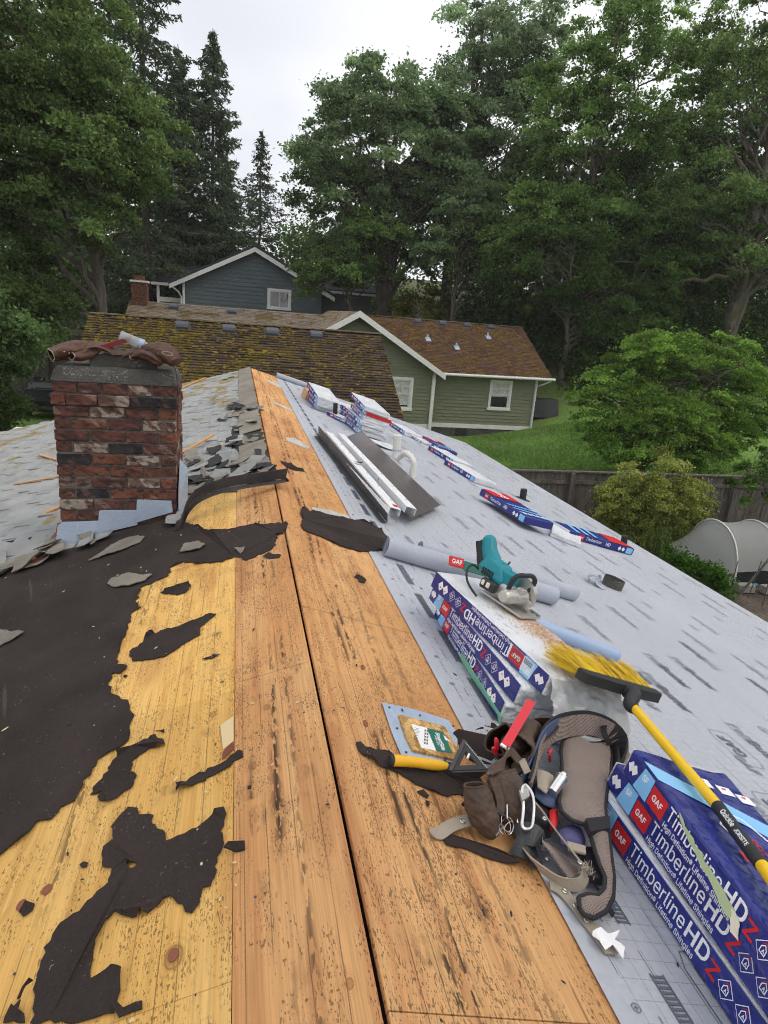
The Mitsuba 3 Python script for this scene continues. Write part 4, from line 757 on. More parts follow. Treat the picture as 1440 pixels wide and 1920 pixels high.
mb = MB(); fb = frame((R1[0][0]-2, 50, R1[0][1]), (1, 0, 0), (0, 3.5, R2[0][1]-R1[0][1])); mb.box(0, R1[1][0]-R1[0][0]+2, 0, math.hypot(3.5, R2[0][1]-R1[0][1]), 0, .1, fb); put(B+'__wing_roof', mb, 'slate_roof')
mb = MB(); mb.box(R1[0][0], R1[1][0], 49.9, 50.02, R1[0][1]-.16, R1[0][1]); put(B+'__gutter', mb, 'white_trim')
mb = MB(); mb.box(R1[0][0]-3, R1[1][0]-.3, 50.5, 50.7, 2, R1[0][1]+.2); put(B+'__wing_wall', mb, 'blue_siding')
# fences
bs('fence_wood', P(lambda p, n, uv: mix((.045, .040, .035), (.18, .16, .142), fbm(p.x*14, p.y*14, p.z*1.6, octaves=4))*(.6+.8*noise(p.x*120, p.y*120, p.z*6))), .95, .1, bump=(P(lambda p, n, uv: noise(p.x*90, p.y*90, p.z*4), eps=.002), .003))
def fence(key, label, x0, x1, Y, z0, z1, seed, slope=0.):
    rng = np.random.default_rng(seed); k = num(key); tag(k, label, 'fence'); x = x0; n = 0
    while x < x1:
        w = rng.uniform(.128, .142); g = z0+slope*(x-x0); mb = MB(); t = rng.normal(0, .004)
        mb.box(x, x+w, Y+t, Y+t+.018, g, z1+slope*(x-x0)+rng.normal(0, .008)); scene[k+'__board'+('' if n == 0 else '_%03d' % n)] = mikit.ply(mb.get(), 'fence_wood'); x += w+rng.uniform(.003, .009); n += 1
    for i, zz in enumerate((z1-.24, z0+.28)):
        mb = MB(); mb.box(x0, x1, Y-.045, Y-.003, zz-.045, zz+.045); scene[k+'__rail'+('' if i == 0 else '_%03d' % i)] = mikit.ply(mb.get(), 'fence_wood')
    mb = MB(); mb.box(x0, x1, Y-.06, Y+.08, z1+.012, z1+.045); scene[k+'__cap_rail'] = mikit.ply(mb.get(), 'fence_wood')
    for i, xx in enumerate(np.arange(x0+1.7, x1, 2.4)):
        mb = MB(); mb.box(xx-.05, xx+.05, Y-.15, Y-.048, z0, z1+.005); scene[k+'__post'+('' if i == 0 else '_%03d' % i)] = mikit.ply(mb.get(), 'fence_wood')
fence('board_fence', 'weathered dark board fence with a cap rail along the lawn at the right', 6.6, 15.6, 15.0, 0, 1.62, 3)
fence('board_fence', 'grey board fence at the left, half hidden behind leafy branches by the mossy roof', -9.6, -4.7, 31.0, .2, 3.35, 4)
# dark car parked at the left
bs('car_paint', (.012, .013, .016), .25, .5, clearcoat=.8)
tag('parked_car', 'dark car parked under the trees at the left, beside the chimney top', 'car')
cm = tr(-7.75, 29.4, 0)
prof = [(0, .35), (0, .75), (.1, .95), (1.1, 1.08), (1.75, 1.62), (3.4, 1.66), (4.2, 1.2), (4.5, 1.1), (4.55, .4), (4.3, .28), (.25, .28)]
v, f = vf(extr(prof, -.9, .9)); nar = 1-.16*np.clip((v[:, 1]-.95)/.7, 0, 1); put('parked_car__body', xf((np.stack([v[:, 2]*nar, v[:, 0], v[:, 1]], 1), f), cm), 'car_paint')
mb = MB(); v = np.array([[-.72, 1.14, 1.14], [.72, 1.14, 1.14], [.66, 1.68, 1.58], [-.66, 1.68, 1.58]])+[0, -.01, .015]; put('parked_car__windscreen', xf((v, np.array([[0, 1, 2], [0, 2, 3]])), cm), 'window_dark')
for s in (-1, 1):
    mb = MB(); mb.add(trimesh.creation.cylinder(.11, .05), cm @ tr(s*.62, .0, .72) @ rot('x', 90)); put('parked_car__headlight', mb, 'chrome')
    mb = MB(); mb.box(s*.84-.05, s*.84+.05, -.012, .02, .70, .80, cm); put('parked_car__marker_light', mb, 'red_print')
    for yy in (.85, 3.6):
        mb = MB(); mb.add(trimesh.creation.cylinder(.33, .22), cm @ tr(s*.82, yy, .33) @ rot('y', 90)); put('parked_car__wheel', mb, 'black_rubber')
mb = MB(); mb.box(-.86, .86, -.04, -.002, .42, .54, cm); put('parked_car__bumper', mb, 'dark_metal')
# covered heap beside the green house
q = [(18.279,38.717),(20.118,39.265)]; tag('dark_tarp', 'black tarpaulin over something low at the corner of the green house', 'tarp')
tx, ty = 14.75, 30.6; gz0 = gz(tx, ty)
hv = np.array([(tx+a*.75*(1-.14*b), ty+.5*c*(1-.2*b), gz0+b*(.86+.06*math.sin(3*a))) for b in (0, .5, 1) for a, c in ((-1, -1), (0, -1.1), (1, -1), (1, 1), (-1, 1))])
hf = [[r*5+i, r*5+(i+1) % 5, (r+1)*5+(i+1) % 5] for r in range(2) for i in range(5)]+[[r*5+i, (r+1)*5+(i+1) % 5, (r+1)*5+i] for r in range(2) for i in range(5)]+[[10, 11, 12], [10, 12, 13], [10, 13, 14]]
put('dark_tarp__cover', (hv, np.array(hf)), 'black_plastic')
# row cover on hoops
scene['row_cover_mat'] = {'type': 'principledthin', 'base_color': {'type': 'rgb', 'value': [.52, .53, .51]}, 'roughness': .6, 'diff_trans': 1.1, 'spec_trans': 0.0}
tag('row_cover', 'pale translucent crop cover stretched over white hoops in the garden bed', 'crop cover')
ax0, ax1, yc, rr, hh = 10.55, 15.0, 12.25, .85, 1.12
def arc(x, k=1., n=17): t = np.linspace(0, np.pi, n); return np.stack([np.full(n, x), yc-rr*k*np.cos(t), .10+hh*k*np.sin(t)**.8], 1)
rngc = np.random.default_rng(3); rowsx = np.linspace(ax0, ax1, 26); G = np.array([arc(x, 1-.05*abs(math.sin((x-ax0)*np.pi/1.05))) for x in rowsx]); G[:, :, 2] = np.maximum(G[:, :, 2], .34)
fl = np.array([np.linspace((9.62, 12.95, .50), (10.42, 11.30, .03), 17)[::-1]*s+arc(ax0)*(1-s) for s in np.linspace(1, 0, 9)[:-1]])
fl[:, :, 2] += .10*np.sin(np.linspace(0, np.pi, 17))[None]*np.sin(np.linspace(0, np.pi, 8))[:, None]
G = np.vstack([fl, G]); G += .05*(meshkit.fbm(G*2.6, 3, 5)[..., None]-.5)*np.array([.2, 1, 1])+rngc.normal(0, .003, G.shape); nA, nB = G.shape[:2]
i, j = np.meshgrid(np.arange(nA-1), np.arange(nB-1), indexing='ij'); k = i*nB+j; GF2 = np.vstack([np.stack([k, k+nB, k+nB+1], -1).reshape(-1, 3), np.stack([k, k+nB+1, k+1], -1).reshape(-1, 3)])
put('row_cover__sheet', (G.reshape(-1, 3), GF2), 'row_cover_mat', smooth=True)
for x in (ax0, ax0+1.05, ax0+2.1, ax0+3.15): mb = MB(); mb.tube(arc(x, 1.015), .016, 6); put('row_cover__hoop', mb, 'pvc')
mb = MB(); mb.box(10.5, 15, 11.55, 11.6, 0, .34); mb.box(10.5, 15, 12.9, 12.95, 0, .34); mb.box(10.45, 10.5, 11.55, 12.95, 0, .3); mb.box(10.5, 15, 11.6, 12.9, 0, .2); put('row_cover__bed_edge', mb, 'black_plastic')
for i, (x, y, w) in enumerate(((10.62, 11.15, .38), (11.15, 11.05, .36), (11.62, 11.08, .36))):
    mb = MB(); mb.add(rb(w, .19, .17, .01), tr(x, y, .085) @ rot('z', 6*i-4)); tag(put('concrete_block', mb, 'block'), ('concrete block behind the leafy plants, by the corner of the crop cover', 'concrete block beside the leaning stick in the garden', 'concrete block at the right edge of the garden')[i], 'block')
bs('block', (.26, .24, .21), .95, .1)
mb = MB(); mb.tube([(10.75, 10.55, .06), (14, 10.6, .06)], .028, 8); tag(put('white_pipe', mb, 'pvc'), 'white plastic pipe lying along the garden bed past the eave', 'pipe')
mb = MB(); mb.tube([(10.257,11,-0.226), (10.902,11,0.794)], .026, 6); tag(put('leaning_stick', mb, 'fence_wood'), 'grey wooden pole leaning across the front of the crop cover', 'pole')
for i, (p_, q_) in enumerate((([(10.116,11,-0.186)][0], [(10.16,11,0.75)][0]), ([(10.501,10.9,-0.271)][0], [(10.634,10.9,0.786)][0]), ([(10.421,10.4,-0.394)][0], [(10.432,10.4,0.487)][0]))):
    mb = MB(); mb.tube([p_, q_], .009, 5); tag(put('garden_stake', mb, 'dark_metal'), ('thin garden stake nearest the corner of the crop cover', 'thin garden stake beside the leaning pole', 'thin garden stake nearest the eave at the right edge')[i], 'stake')
mb = MB(); mb.add(trimesh.creation.icosphere(2, .06), tr(*(11.111,11.4,0.032)) @ sc(1.2, .8, .8)); tag(put('teal_scrap', mb, 'teal'), 'small teal plastic scrap under the crop cover', 'plastic scrap')
mb = MB()   # wire mesh in front of the cover
for q in range(26): mb.tube([(10.9+q*.1, 10.95, .05), (10.9+q*.1, 10.95, 1.05)], .0016, 3, False)
for q in range(11): mb.tube([(10.9, 10.95, .05+q*.1), (13.4, 10.95, .05+q*.1)], .0016, 3, False)
tag(put('wire_fence', mb, 'dark_metal'), 'thin wire mesh standing in front of the crop cover', 'wire fence')
# leafy ground cover and asparagus stems
rng = np.random.default_rng(41); n = 260
u = rng.uniform(0, 1, n); c0 = np.array([(9.272,12,0.583), (9.665,10.9,0.167)]); c = c0[0]+(c0[1]-c0[0])*u[:, None]+rng.normal(0, .16, (n, 3))*[1, 1.4, .5]; c[:, 2] = np.abs(rng.uniform(.05, .55, n))
C = np.repeat(c, 26, 0)+rng.normal(0, .07, (n*26, 3)); V, F, K = leaf_quads(C, .085, rng, up=.6, wide=.7, pal=((.035, .10, .012), (.13, .27, .04)))
put('garden_greens', (V, F), 'leaf', color=K); tag('garden_greens', 'bright green leafy ground cover between the eave and the crop cover', 'ground cover', kind='stuff')
mb = MB(); c = []
for q in range(20):
    b = np.array([*(np.array((9.335,12.4,0.5))[:2]+rng.normal(0, .28, 2)), 0]); t_ = b+[rng.normal(0, .15), rng.normal(0, .1), rng.uniform(.7, 1.25)]; pth = spline([b, (b+t_)/2+rng.normal(0, .04, 3), t_], 8); mb.tube(pth, np.linspace(.007, .002, 8), 4)
    c.append(np.repeat(pth[3:], 30, 0)+rng.normal(0, .085, (150, 3)))
key = num('asparagus_clump'); tag(key, 'feathery light green stems growing in front of the yellowish shrub', 'plant'); scene[key+'__stems'] = mikit.ply(mb.get(), 'stem'); labels[key+'__stems'] = {'kind': 'stuff'}
bs('stem', (.16, .22, .07), .8, .2)
V, F, K = leaf_quads(np.vstack(c), .05, rng, up=.2, wide=.12, pal=((.06, .12, .02), (.16, .24, .06))); scene[key+'__foliage'] = mikit.ply((V, F), 'leaf', color=K)
# lawn blades on the part of the yard one sees
n = 90000; gx_ = rng.uniform(8.4, 19, n); gy_ = 15.1+rng.uniform(0, 1, n)**1.2*14; ok = (gy_ < 29) & ~((gx_ < 13.7) & (gy_ > 29)); gx_, gy_ = gx_[ok], gy_[ok]
b = np.stack([gx_, gy_, ground_z(gx_, gy_)-.01], 1); h_ = rng.uniform(.05, .16, len(b))*(.5+meshkit.noise(b*[.6, .6, 0])); az = rng.uniform(0, 6.28, len(b)); w_ = np.stack([np.cos(az), np.sin(az), 0*az], 1)*.012
V = np.stack([b-w_, b+w_, b+np.stack([rng.normal(0, .05, len(b)), rng.normal(0, .05, len(b)), h_], 1)], 1).reshape(-1, 3)
kk = rng.uniform(size=(len(b), 1)); K = np.array([.075, .155, .03])*(1-kk)+np.array([.22, .38, .085])*kk
put('grass', (V, np.arange(len(V)).reshape(-1, 3)), 'grass_mat', color=np.repeat(K, 3, 0)); tag('grass', 'unmown green lawn between the fence and the green house', 'grass', kind='stuff')

# ---------------------------------------------------------------- old shingles on the left slope
bs('dark_felt_under', (.05, .047, .045), .9, .1)
roof_slab('house__underlay_remnant', ragged([(-.02, 4.75), (-.3, 4.95), (-.7, 4.6), (-1.45, 4.45), (-1.75, 4.15), (-2.6, 3.7), (-5.0, 3.1), (-5.03, 13.0), (-1.6, 13.1), (-1.5, 14.3), (-.02, 14.4)], .08, .012, 3), .0015, .0035, -1, 'dark_felt_under')
frs = RT(-5.05, 14.42, .005, 0, -1); q_ = frs.copy(); q_[:3, 0] = -frs[:3, 1]; q_[:3, 1] = frs[:3, 0]; frs = q_
rngs = np.random.default_rng(12)
def yb(a):
    base = np.interp(a, [-5, -2.6, -1.9, -1.5, -1.3, -.75, -.5, -.28, -.15, 0], [3.2, 3.7, 4.0, 4.42, 5.2, 4.85, 5.05, 5.25, 5.35, 5.6])
    return base+.10*math.sin(a*31)+.05*math.sin(a*77)
def keep_s(u, v):
    a, y = -5.05+v, 14.42-u
    if a > -.20 or y < yb(a)+.16 or (a < -1.52 and y > 13.0): return False
    if -1.2 < a < -.30 and 4.5 < y < 5.1: return False
    k = meshkit.fbm(np.array([[a*2.6, y*1.5, 0]]), 3, 4)[0]
    near = max(0, 1-abs(a)/1.15)*np.clip((10.6-y)/3.5, 0, 1)
    return k < .86-.24*near
tabs('house', frs, 11.4, 4.95, .305, .127, 'old_shingle', 15, keep=keep_s, parts=280, th=.009, lift=.014, jit=.014, near=lambda c, d: d)
# ridge caps still nailed along the far part of the ridge, curled
for i in range(34):
    y = 5.2+i*.272
    if 6.1 < y < 6.9 or 8.0 < y < 8.7: continue
    m = RT(-.135, y, .012+.010*rngs.uniform(), rngs.normal(0, 5), -1); v, f = rb(.24, .31, .010, .003); v = v.copy(); v[:, 2] += .018*np.abs(v[:, 1])/.15*rngs.uniform()+.012*(v[:, 0] > 0)
    put('house__ridge_cap', xf((v, f), m @ rot('x', 4)), 'torn_shingle')
# torn and lifted pieces along the ragged edge
def scrap(L, W, rng, t=.004, n=7):
    an = np.sort(rng.uniform(0, 2*np.pi, n)); p = [(L/2*math.copysign(abs(math.cos(t_))**.6, math.cos(t_))*rng.uniform(.7, 1), W/2*math.copysign(abs(math.sin(t_))**.6, math.sin(t_))*rng.uniform(.7, 1)) for t_ in an]
    g = ragged(sg.Polygon(p).convex_hull, .03, .004, int(rng.integers(1e6))); v, f = vf(extr(g, 0, t)); v = v.copy(); v[:, 2] += rng.uniform(-.1, .35)*v[:, 0]**2/L*rng.choice([-1, 1])+rng.uniform(0, .5)*v[:, 1]**2/W; return v, f
bands = [((-.05, 5.2), (-.75, 4.95), 30, .12), ((-.7, 4.5), (-1.5, 4.35), 18, .05), ((-1.45, 4.45), (-2.3, 3.85), 22, .08), ((-.10, 5.5), (-.35, 9.6), 32, .12), ((-.40, 5.3), (-.80, 6.6), 20, .14), ((-.5, 8), (-1.2, 11.5), 5, .3)]
for (a0, y0), (a1, y1), n, sp in bands:
    for i in range(n):
        t = rngs.uniform(); a, y = a0+(a1-a0)*t+rngs.normal(0, sp), y0+(y1-y0)*t+rngs.normal(0, sp*.8)
        if -1.50 < a < -.66 and y > 4.42 and y < 5.3: continue
        a = min(a, -.05)
        m = RT(a, y, .014+.03*rngs.uniform()**1.5, rngs.uniform(-40, 40)+90, -1) @ rot('x', rngs.normal(0, 7)) @ rot('y', rngs.normal(0, 7))
        put('house__torn_shingle', xf(scrap(rngs.uniform(.18, .55), rngs.uniform(.08, .20), rngs), m), rngs.choice(['torn_shingle', 'torn_shingle', 'old_shingle', 'asphalt_dark', 'asphalt_dark'] if a > -1.3 else ['torn_shingle', 'torn_shingle', 'torn_shingle', 'old_shingle', 'asphalt_dark']))
for i, (s, lab) in enumerate((([(-1.175,3.975),(-1.024,3.989),(-0.881,4.078),(-0.865,4.17),(-0.974,4.238),(-1.041,4.22),(-1.108,4.084)], 'long pointed shingle scrap lying on the black felt just below the chimney flashing'), ([(-0.603,3.687),(-0.587,3.832),(-0.502,3.782),(-0.46,3.702),(-0.489,3.647)], 'small square shingle scrap on the black felt to the right of the chimney base'),
    ([(-0.289,3.509),(-0.225,3.49),(-0.256,3.406)], 'tiny triangular shingle chip on the black felt nearest the ridge gap'), ([(-0.975,3.479),(-0.96,3.532),(-0.868,3.546),(-0.73,3.436),(-0.756,3.378),(-0.84,3.362),(-0.924,3.407)], 'grey shingle scrap with a folded end in the middle of the black felt'), ([(-1.459,3.216),(-1.295,3.117),(-1.324,3.06),(-1.375,3.035),(-1.402,3.042)], 'broken shingle scrap on the black felt at the left edge of the frame'))):
    v, f = vf(extr(ragged(s, .018, .0055, i), .008, .0125)); v = v.copy(); v[:, 2] += .012*meshkit.noise(v*[14, 14, 0]+i); tag(put('shingle_scrap', onroof((v, f), -1), 'torn_shingle'), lab, 'shingle')
# wood laths thrown on the old shingles
for i, (p_, q_, lab) in enumerate((([(-2.804,8.864,0.03),(-2.367,8.057,0.03)], 0, 'short lath upper left of the three beside the chimney'), ([(-2.583,7.179,0.02),(-2.063,6.944,0.03)], 0, 'longest wooden lath left of the chimney'), ([(-1.84,5.5,0.02),(-1.715,5.583,0.03)], 0, 'short pointed lath nearest the chimney foot'), ([(-0.833,6.467,0.05),(-0.512,6.983,0.07)], 0, 'orange wooden lath on the torn shingles right of the chimney'), ([(-1.405,13.161,0.03),(-0.955,14.371,0.03)], 0, 'wooden lath lying along the far gable edge right of the chimney'))):
    mb = MB(); mb.bar(rw([p_[0]], -1)[0], rw([p_[1]], -1)[0], .035, .012, (0, 0, 1)); tag(put('wood_lath', mb, 'lath'), lab, 'lath')
# bent strip of dark metal edging, lying on the torn edge
pth = spline(rw([(-0.661,4.119,0.04),(-0.61,4.275,0.06),(-0.577,4.323,0.1),(-0.495,4.359,0.15),(-0.39,4.377,0.17),(-0.22,4.493,0.14),(-0.041,4.573,0.1),(0.101,4.64,0.07)], -1), 30)
mb = MB(); mb.add(ribbon(pth, (0, -.45, 1), .085, .002)); mb.add(ribbon(pth+[0, -.03, -.045], (.1, -1, -.1), .06, .002)); tag(put('bent_edging', mb, 'dark_metal'), 'bent dark metal edging strip curling from the chimney foot up to the ridge', 'metal strip'); labels['bent_edging']['kind'] = 'thing'
pl = [(-0.448,4.862),(-0.295,4.766),(-0.145,4.778),(-0.008,5.047),(0.004,4.711),(0.074,4.532),(0.108,4.371),(0.01,4.57),(-0.147,4.699),(-0.447,4.835)]
roof_slab('house__torn_shingle', ragged([(-0.475,5.03),(-0.283,5.039),(-0.146,4.992),(-0.141,4.839),(-0.282,4.771),(-0.452,4.885)], .04, .003, 2), .02, .032, -1, 'torn_shingle')
roof_slab('house__torn_shingle', ragged([(-0.475,5.139),(-0.283,4.983),(-0.265,4.893),(-0.274,4.729),(-0.461,4.894)], .04, .003, 4), .006, .018, -1, 'old_shingle')
roof_slab('house__felt_remnant', ragged([(-0.162,4.937),(-0.11,5.151),(0.015,5.18),(0.044,4.873),(0.103,4.566),(-0.006,4.779),(-0.076,4.797)], .04, .004, 5), .030, .033, -1, 'felt')
# ---------------------------------------------------------------- chimney
CY, CX0, CX1, CD, CZT, CO = 4.495, -1.130, -.387, .47, 4.487, .0767
rows = ['MMMPM', 'rMPKk', 'MPMr', 'mRMP', 'MMMr', 'mPKM', 'KRPm', 'rRRR', 'PMPr', 'rKRR', 'PMMm', 'rMMR', 'PMRm', 'mRRM']
mats = {'M': 'brick_maroon', 'P': 'brick_pale', 'R': 'brick_red', 'K': 'brick_black'}
mb = MB(); mb.box(CX0+.009, CX1-.009, CY+.009, CY+CD-.009, 3.2, CZT); put('house__chimney__core', mb, 'mortar')
rngb = np.random.default_rng(6)
def brick(x0, x1, y0, y1, z0, z1, mat):
    v, f = rb(x1-x0, y1-y0, z1-z0, .005); v = v+rngb.normal(0, .0016, v.shape)+[(x0+x1)/2+rngb.normal(0, .0015), (y0+y1)/2+rngb.normal(0, .003), (z0+z1)/2]; put('house__chimney__brick', (v, f), mat)
for r, row in enumerate(rows):
    z1 = CZT-r*CO-.006; z0 = z1-CO+.012; half = r % 2 == 1; o = .016 if r == 1 else 0
    u = CX0-o; Wf = (CX1-CX0+o*1.5); seq = row; n_full = sum(c.isupper() for c in seq); n_half = len(seq)-n_full; unit = Wf/(n_full+.5*n_half)
    for c in seq:
        w = unit*(1 if c.isupper() else .5); brick(u+.005, u+w-.005, CY-o, CY+.095, z0, z1, mats[c.upper()]); u += w
    v = CY+.100 if half else CY+.100; k = 0
    while v < CY+CD-.02:
        w = min(.21 if (k+r) % 2 else .10, CY+CD-v); c = rngb.choice(list('MMRPK'))
        brick(CX1-.095+o*.5, CX1+o*.5, v+.004, v+w-.004, z0, z1, mats[c]); brick(CX0-o, CX0+.095, v+.004, v+w-.004, z0, z1, mats[rngb.choice(list('MMRPK'))]); v += w; k += 1
# cement crown with worn round shoulders, and the flue liner standing out of it
gx_, gy_ = np.linspace(-1, 1, 40), np.linspace(-1, 1, 30); A, Bq = np.meshgrid(gx_, gy_, indexing='ij')
e = np.maximum(np.abs(A)**1, np.abs(Bq)); hz = CZT+.090*(1-np.clip((e-.86)/.14, 0, 1)**2.6)+.010*(meshkit.fbm(np.stack([A*4, Bq*4, A*0], -1), 3, 3)-.5); hz = np.where(e > .995, CZT-.004, hz)
cw, cd = (CX1-CX0)/2+.004, CD/2+.004; V = np.stack([(CX0+CX1)/2+A*cw, CY+CD/2+Bq*cd, hz], -1).reshape(-1, 3); n = 30
i, j = np.meshgrid(np.arange(39), np.arange(29), indexing='ij'); k = i*n+j; put('house__chimney__crown', (V, np.vstack([np.stack([k, k+n, k+n+1], -1).reshape(-1, 3), np.stack([k, k+n+1, k+1], -1).reshape(-1, 3)])), 'concrete', smooth=True)
mb = MB(); fx0, fx1, fy0, fy1, fz = CX0+.215, CX1-.125, CY+.07, CY+.40, CZT+.165
for b in ((fx0, fx1, fy0, fy0+.035), (fx0, fx1, fy1-.035, fy1), (fx0, fx0+.035, fy0+.036, fy1-.036), (fx1-.035, fx1, fy0+.036, fy1-.036)): v, f = rb(b[1]-b[0], b[3]-b[2], fz-CZT, .008); mb.add((v+[(b[0]+b[1])/2, (b[2]+b[3])/2, (fz+CZT)/2], f))
put('house__chimney__flue_liner', mb, 'concrete')
mb = MB(); mb.box(fx0+.03, fx1-.03, fy0+.03, fy1-.03, CZT, CZT+.10); put('house__chimney__flue_throat', mb, 'black_plastic')
def plateY(poly, Y, t, bend=0., key='house__chimney__flashing', mat='galv'):
    v, f = vf(extr(poly, 0, t)); v = np.stack([v[:, 0], Y-v[:, 2], v[:, 1]], 1); v[:, 1] -= bend*(v[:, 2].max()-v[:, 2]); put(key, (v, f[:, ::-1]), mat)
plateY([(-1.165,3.378),(-1.142,3.539),(-1.115,3.563),(-0.893,3.574),(-0.879,3.476)], CY-.004, .0015, .10)
plateY([(-0.899,3.483),(-0.884,3.642),(-0.872,3.65),(-0.646,3.653),(-0.646,3.55)], CY-.008, .0015, .06)
plateY([(-0.654,3.567),(-0.644,3.722),(-0.634,3.728),(-0.425,3.722),(-0.416,3.644)], CY-.012, .0015, .05)
v = np.array([(CX1+.006, y, z) for y, z in ((CY-.02, 3.66), (CY-.01, 3.78), (CY+.14, 3.98), (CY+.20, 3.90), (CY+.07, 3.60))]); v[3:, 0] += .05; v2 = v+[.002, 0, 0]; put('house__chimney__flashing', (np.vstack([v, v2]), np.array([[0, 1, 2], [0, 2, 3], [0, 3, 4], [7, 6, 5], [8, 7, 5], [9, 8, 5]])), 'galv')
roof_slab('house__rusty_flashing', [(-1.622,5.058),(-1.584,5.035),(-1.534,4.819),(-1.466,4.398),(-1.53,4.186),(-1.58,4.223),(-1.57,4.478),(-1.569,4.807)], .022, .025, -1, 'rust')
labels['house__rusty_flashing'] = {'label': 'rust brown flashing strip running down from the chimney corner'}
# ---------------------------------------------------------------- leather pouches and bottle on the chimney
def pouch(path, ra, rb_, up, mat, seed, n=40, wav=.06, closed=True):
    """Soft leather bag: elliptical rings along a path, open at the first ring."""
    rng = np.random.default_rng(seed); m = 26; Pp = spline(path, m); t = np.gradient(Pp, axis=0); t /= np.linalg.norm(t, axis=1, keepdims=True)
    s = np.cross(t, up); s /= np.linalg.norm(s, axis=1, keepdims=True); u = np.cross(s, t); an = np.arange(n)*2*np.pi/n; L = np.linspace(0, 1, m)
    ra = np.interp(L, np.linspace(0, 1, len(ra)), ra); rb_ = np.interp(L, np.linspace(0, 1, len(rb_)), rb_)*(.80 if mat == 'leather' else 1)
    ph = rng.uniform(0, 6, 4)
    R = 1+wav*np.sin(2*an[None]+ph[0]+3*L[:, None])+wav*np.sin(3*an[None]+ph[1]-4*L[:, None])+wav*.6*np.sin(5*an[None]+ph[2]+5*L[:, None])
    q_ = np.stack([np.cos(an)[None]*2.2+0*L[:, None], np.sin(an)[None]*2.2+0*L[:, None], L[:, None]*4+0*an[None]], -1)+seed*3.1; fo = meshkit.fbm(q_, 3, seed); R = R+.30*(.5-np.abs(2*fo-1))*np.minimum(1, L[:, None]*5+.25)-.05+.10*(meshkit.noise(q_*3.1)-.5)
    V = Pp[:, None]+(ra[:, None]*R*np.cos(an))[..., None]*s[:, None]+(rb_[:, None]*R*np.sin(an))[..., None]*u[:, None]
    Vi = Pp[:, None]+((ra[:, None]-.004)*R*np.cos(an))[..., None]*s[:, None]+((rb_[:, None]-.004)*R*np.sin(an))[..., None]*u[:, None]
    F = []
    def quad(o, a, b, c, d, fl): F.extend([[o+a, o+b, o+c], [o+a, o+c, o+d]] if not fl else [[o+a, o+c, o+b], [o+a, o+d, o+c]])
    for i in range(m-1):
        for j in range(n): a, b = i*n+j, i*n+(j+1) % n; quad(0, a, b, b+n, a+n, False); quad(m*n, a, b, b+n, a+n, True)
    for j in range(n): b = (j+1) % n; F += [[j, m*n+j, m*n+b], [j, m*n+b, b]]
    Vb = np.vstack([V.reshape(-1, 3), Vi.reshape(-1, 3), Pp[-1:]+t[-1]*.005, Pp[-1:]]); e = 2*m*n
    for j in range(n): b = (j+1) % n; F += [[(m-1)*n+j, (m-1)*n+b, e], [m*n+(m-1)*n+b, m*n+(m-1)*n+j, e+1]]
    rim = np.vstack([V[0], V[0][:1]])
    return (Vb, np.array(F)), rim
CZ = CZT+.10
def put_pouch(root, part, args, mat, seed, wav=.06, rim='tan_strap'):
    m, r = pouch(*args, mat, seed, wav=wav); put(root+'__'+part, m, mat, smooth=60)
    if rim: put(root+'__stitched_rim', tube(r, .0032, 5), rim)
k1 = 'tool_pouch'; used[k1] = 1; tag(k1, 'brown leather tool pouch slumped on the left of the chimney top', 'tool pouch')
put_pouch(k1, 'bag', ([(-1.13, CY+.05, CZ+.045), (-1.06, CY+.09, CZ+.07), (-.97, CY+.14, CZ+.085), (-.90, CY+.17, CZ+.07)], [.055, .085, .105, .06], [.05, .07, .075, .035], (0, 0, 1)), 'leather', 3, .10)
put_pouch(k1, 'side_pocket', ([(-1.01, CY+.02, CZ+.05), (-.96, CY+.06, CZ+.06), (-.89, CY+.11, CZ+.10), (-.80, CY+.13, CZ+.09)], [.05, .06, .07, .05], [.03, .045, .04, .02], (0, 0, 1)), 'leather', 8, .10)
put(k1+'__flap', ribbon(spline([(-.92, CY+.10, CZ+.10), (-.85, CY+.08, CZ+.125), (-.78, CY+.07, CZ+.105), (-.73, CY+.05, CZ+.07)], 14), (.2, 1, .25), .12, .005), 'leather')
mb = MB()
for i in range(6): t_ = np.array([-1.04+.024*i, CY-.005+.012*i, CZ+.075-.008*i]); mb.add(trimesh.creation.icosphere(1, .005), tr(*t_))
put(k1+'__rivets', mb, 'chrome'); labels[k1+'__rivets'] = {'kind': 'stuff'}
mb = MB(); mb.bar((-.86, CY+.06, CZ+.10), (-.665, CY+.10, CZ+.175), .034, .028); mb2 = MB(); tag(put('red_handled_tool', mb, 'red_handle'), 'dark red tool handle sticking out of the left leather pouch on the chimney', 'tool handle')
bs('red_handle', (.16, .015, .02), .45, .4)
k2 = 'tool_pouch_001'; used[k1] = 2; tag(k2, 'brown leather tool pouch hanging over the right of the chimney top, beside the bottle', 'tool pouch')
put_pouch(k2, 'bag', ([(-.60, CY+.10, CZ+.11), (-.53, CY+.08, CZ+.11), (-.45, CY+.05, CZ+.095), (-.385, CY+.02, CZ+.045)], [.045, .07, .08, .055], [.03, .06, .075, .05], (0, 0, 1)), 'leather', 5, .07)
put_pouch(k2, 'side_pocket', ([(-.66, CY+.06, CZ+.06), (-.60, CY+.05, CZ+.085), (-.54, CY+.03, CZ+.075), (-.47, CY+.01, CZ+.04)], [.05, .06, .06, .04], [.02, .035, .04, .03], (0, 0, 1)), 'leather', 6, .10)
put(k2+'__flap', ribbon(spline([(-.72, CY+.10, CZ+.065), (-.66, CY+.09, CZ+.10), (-.60, CY+.08, CZ+.12), (-.52, CY+.07, CZ+.145)], 12), (.1, 1, .3), .11, .005), 'leather')
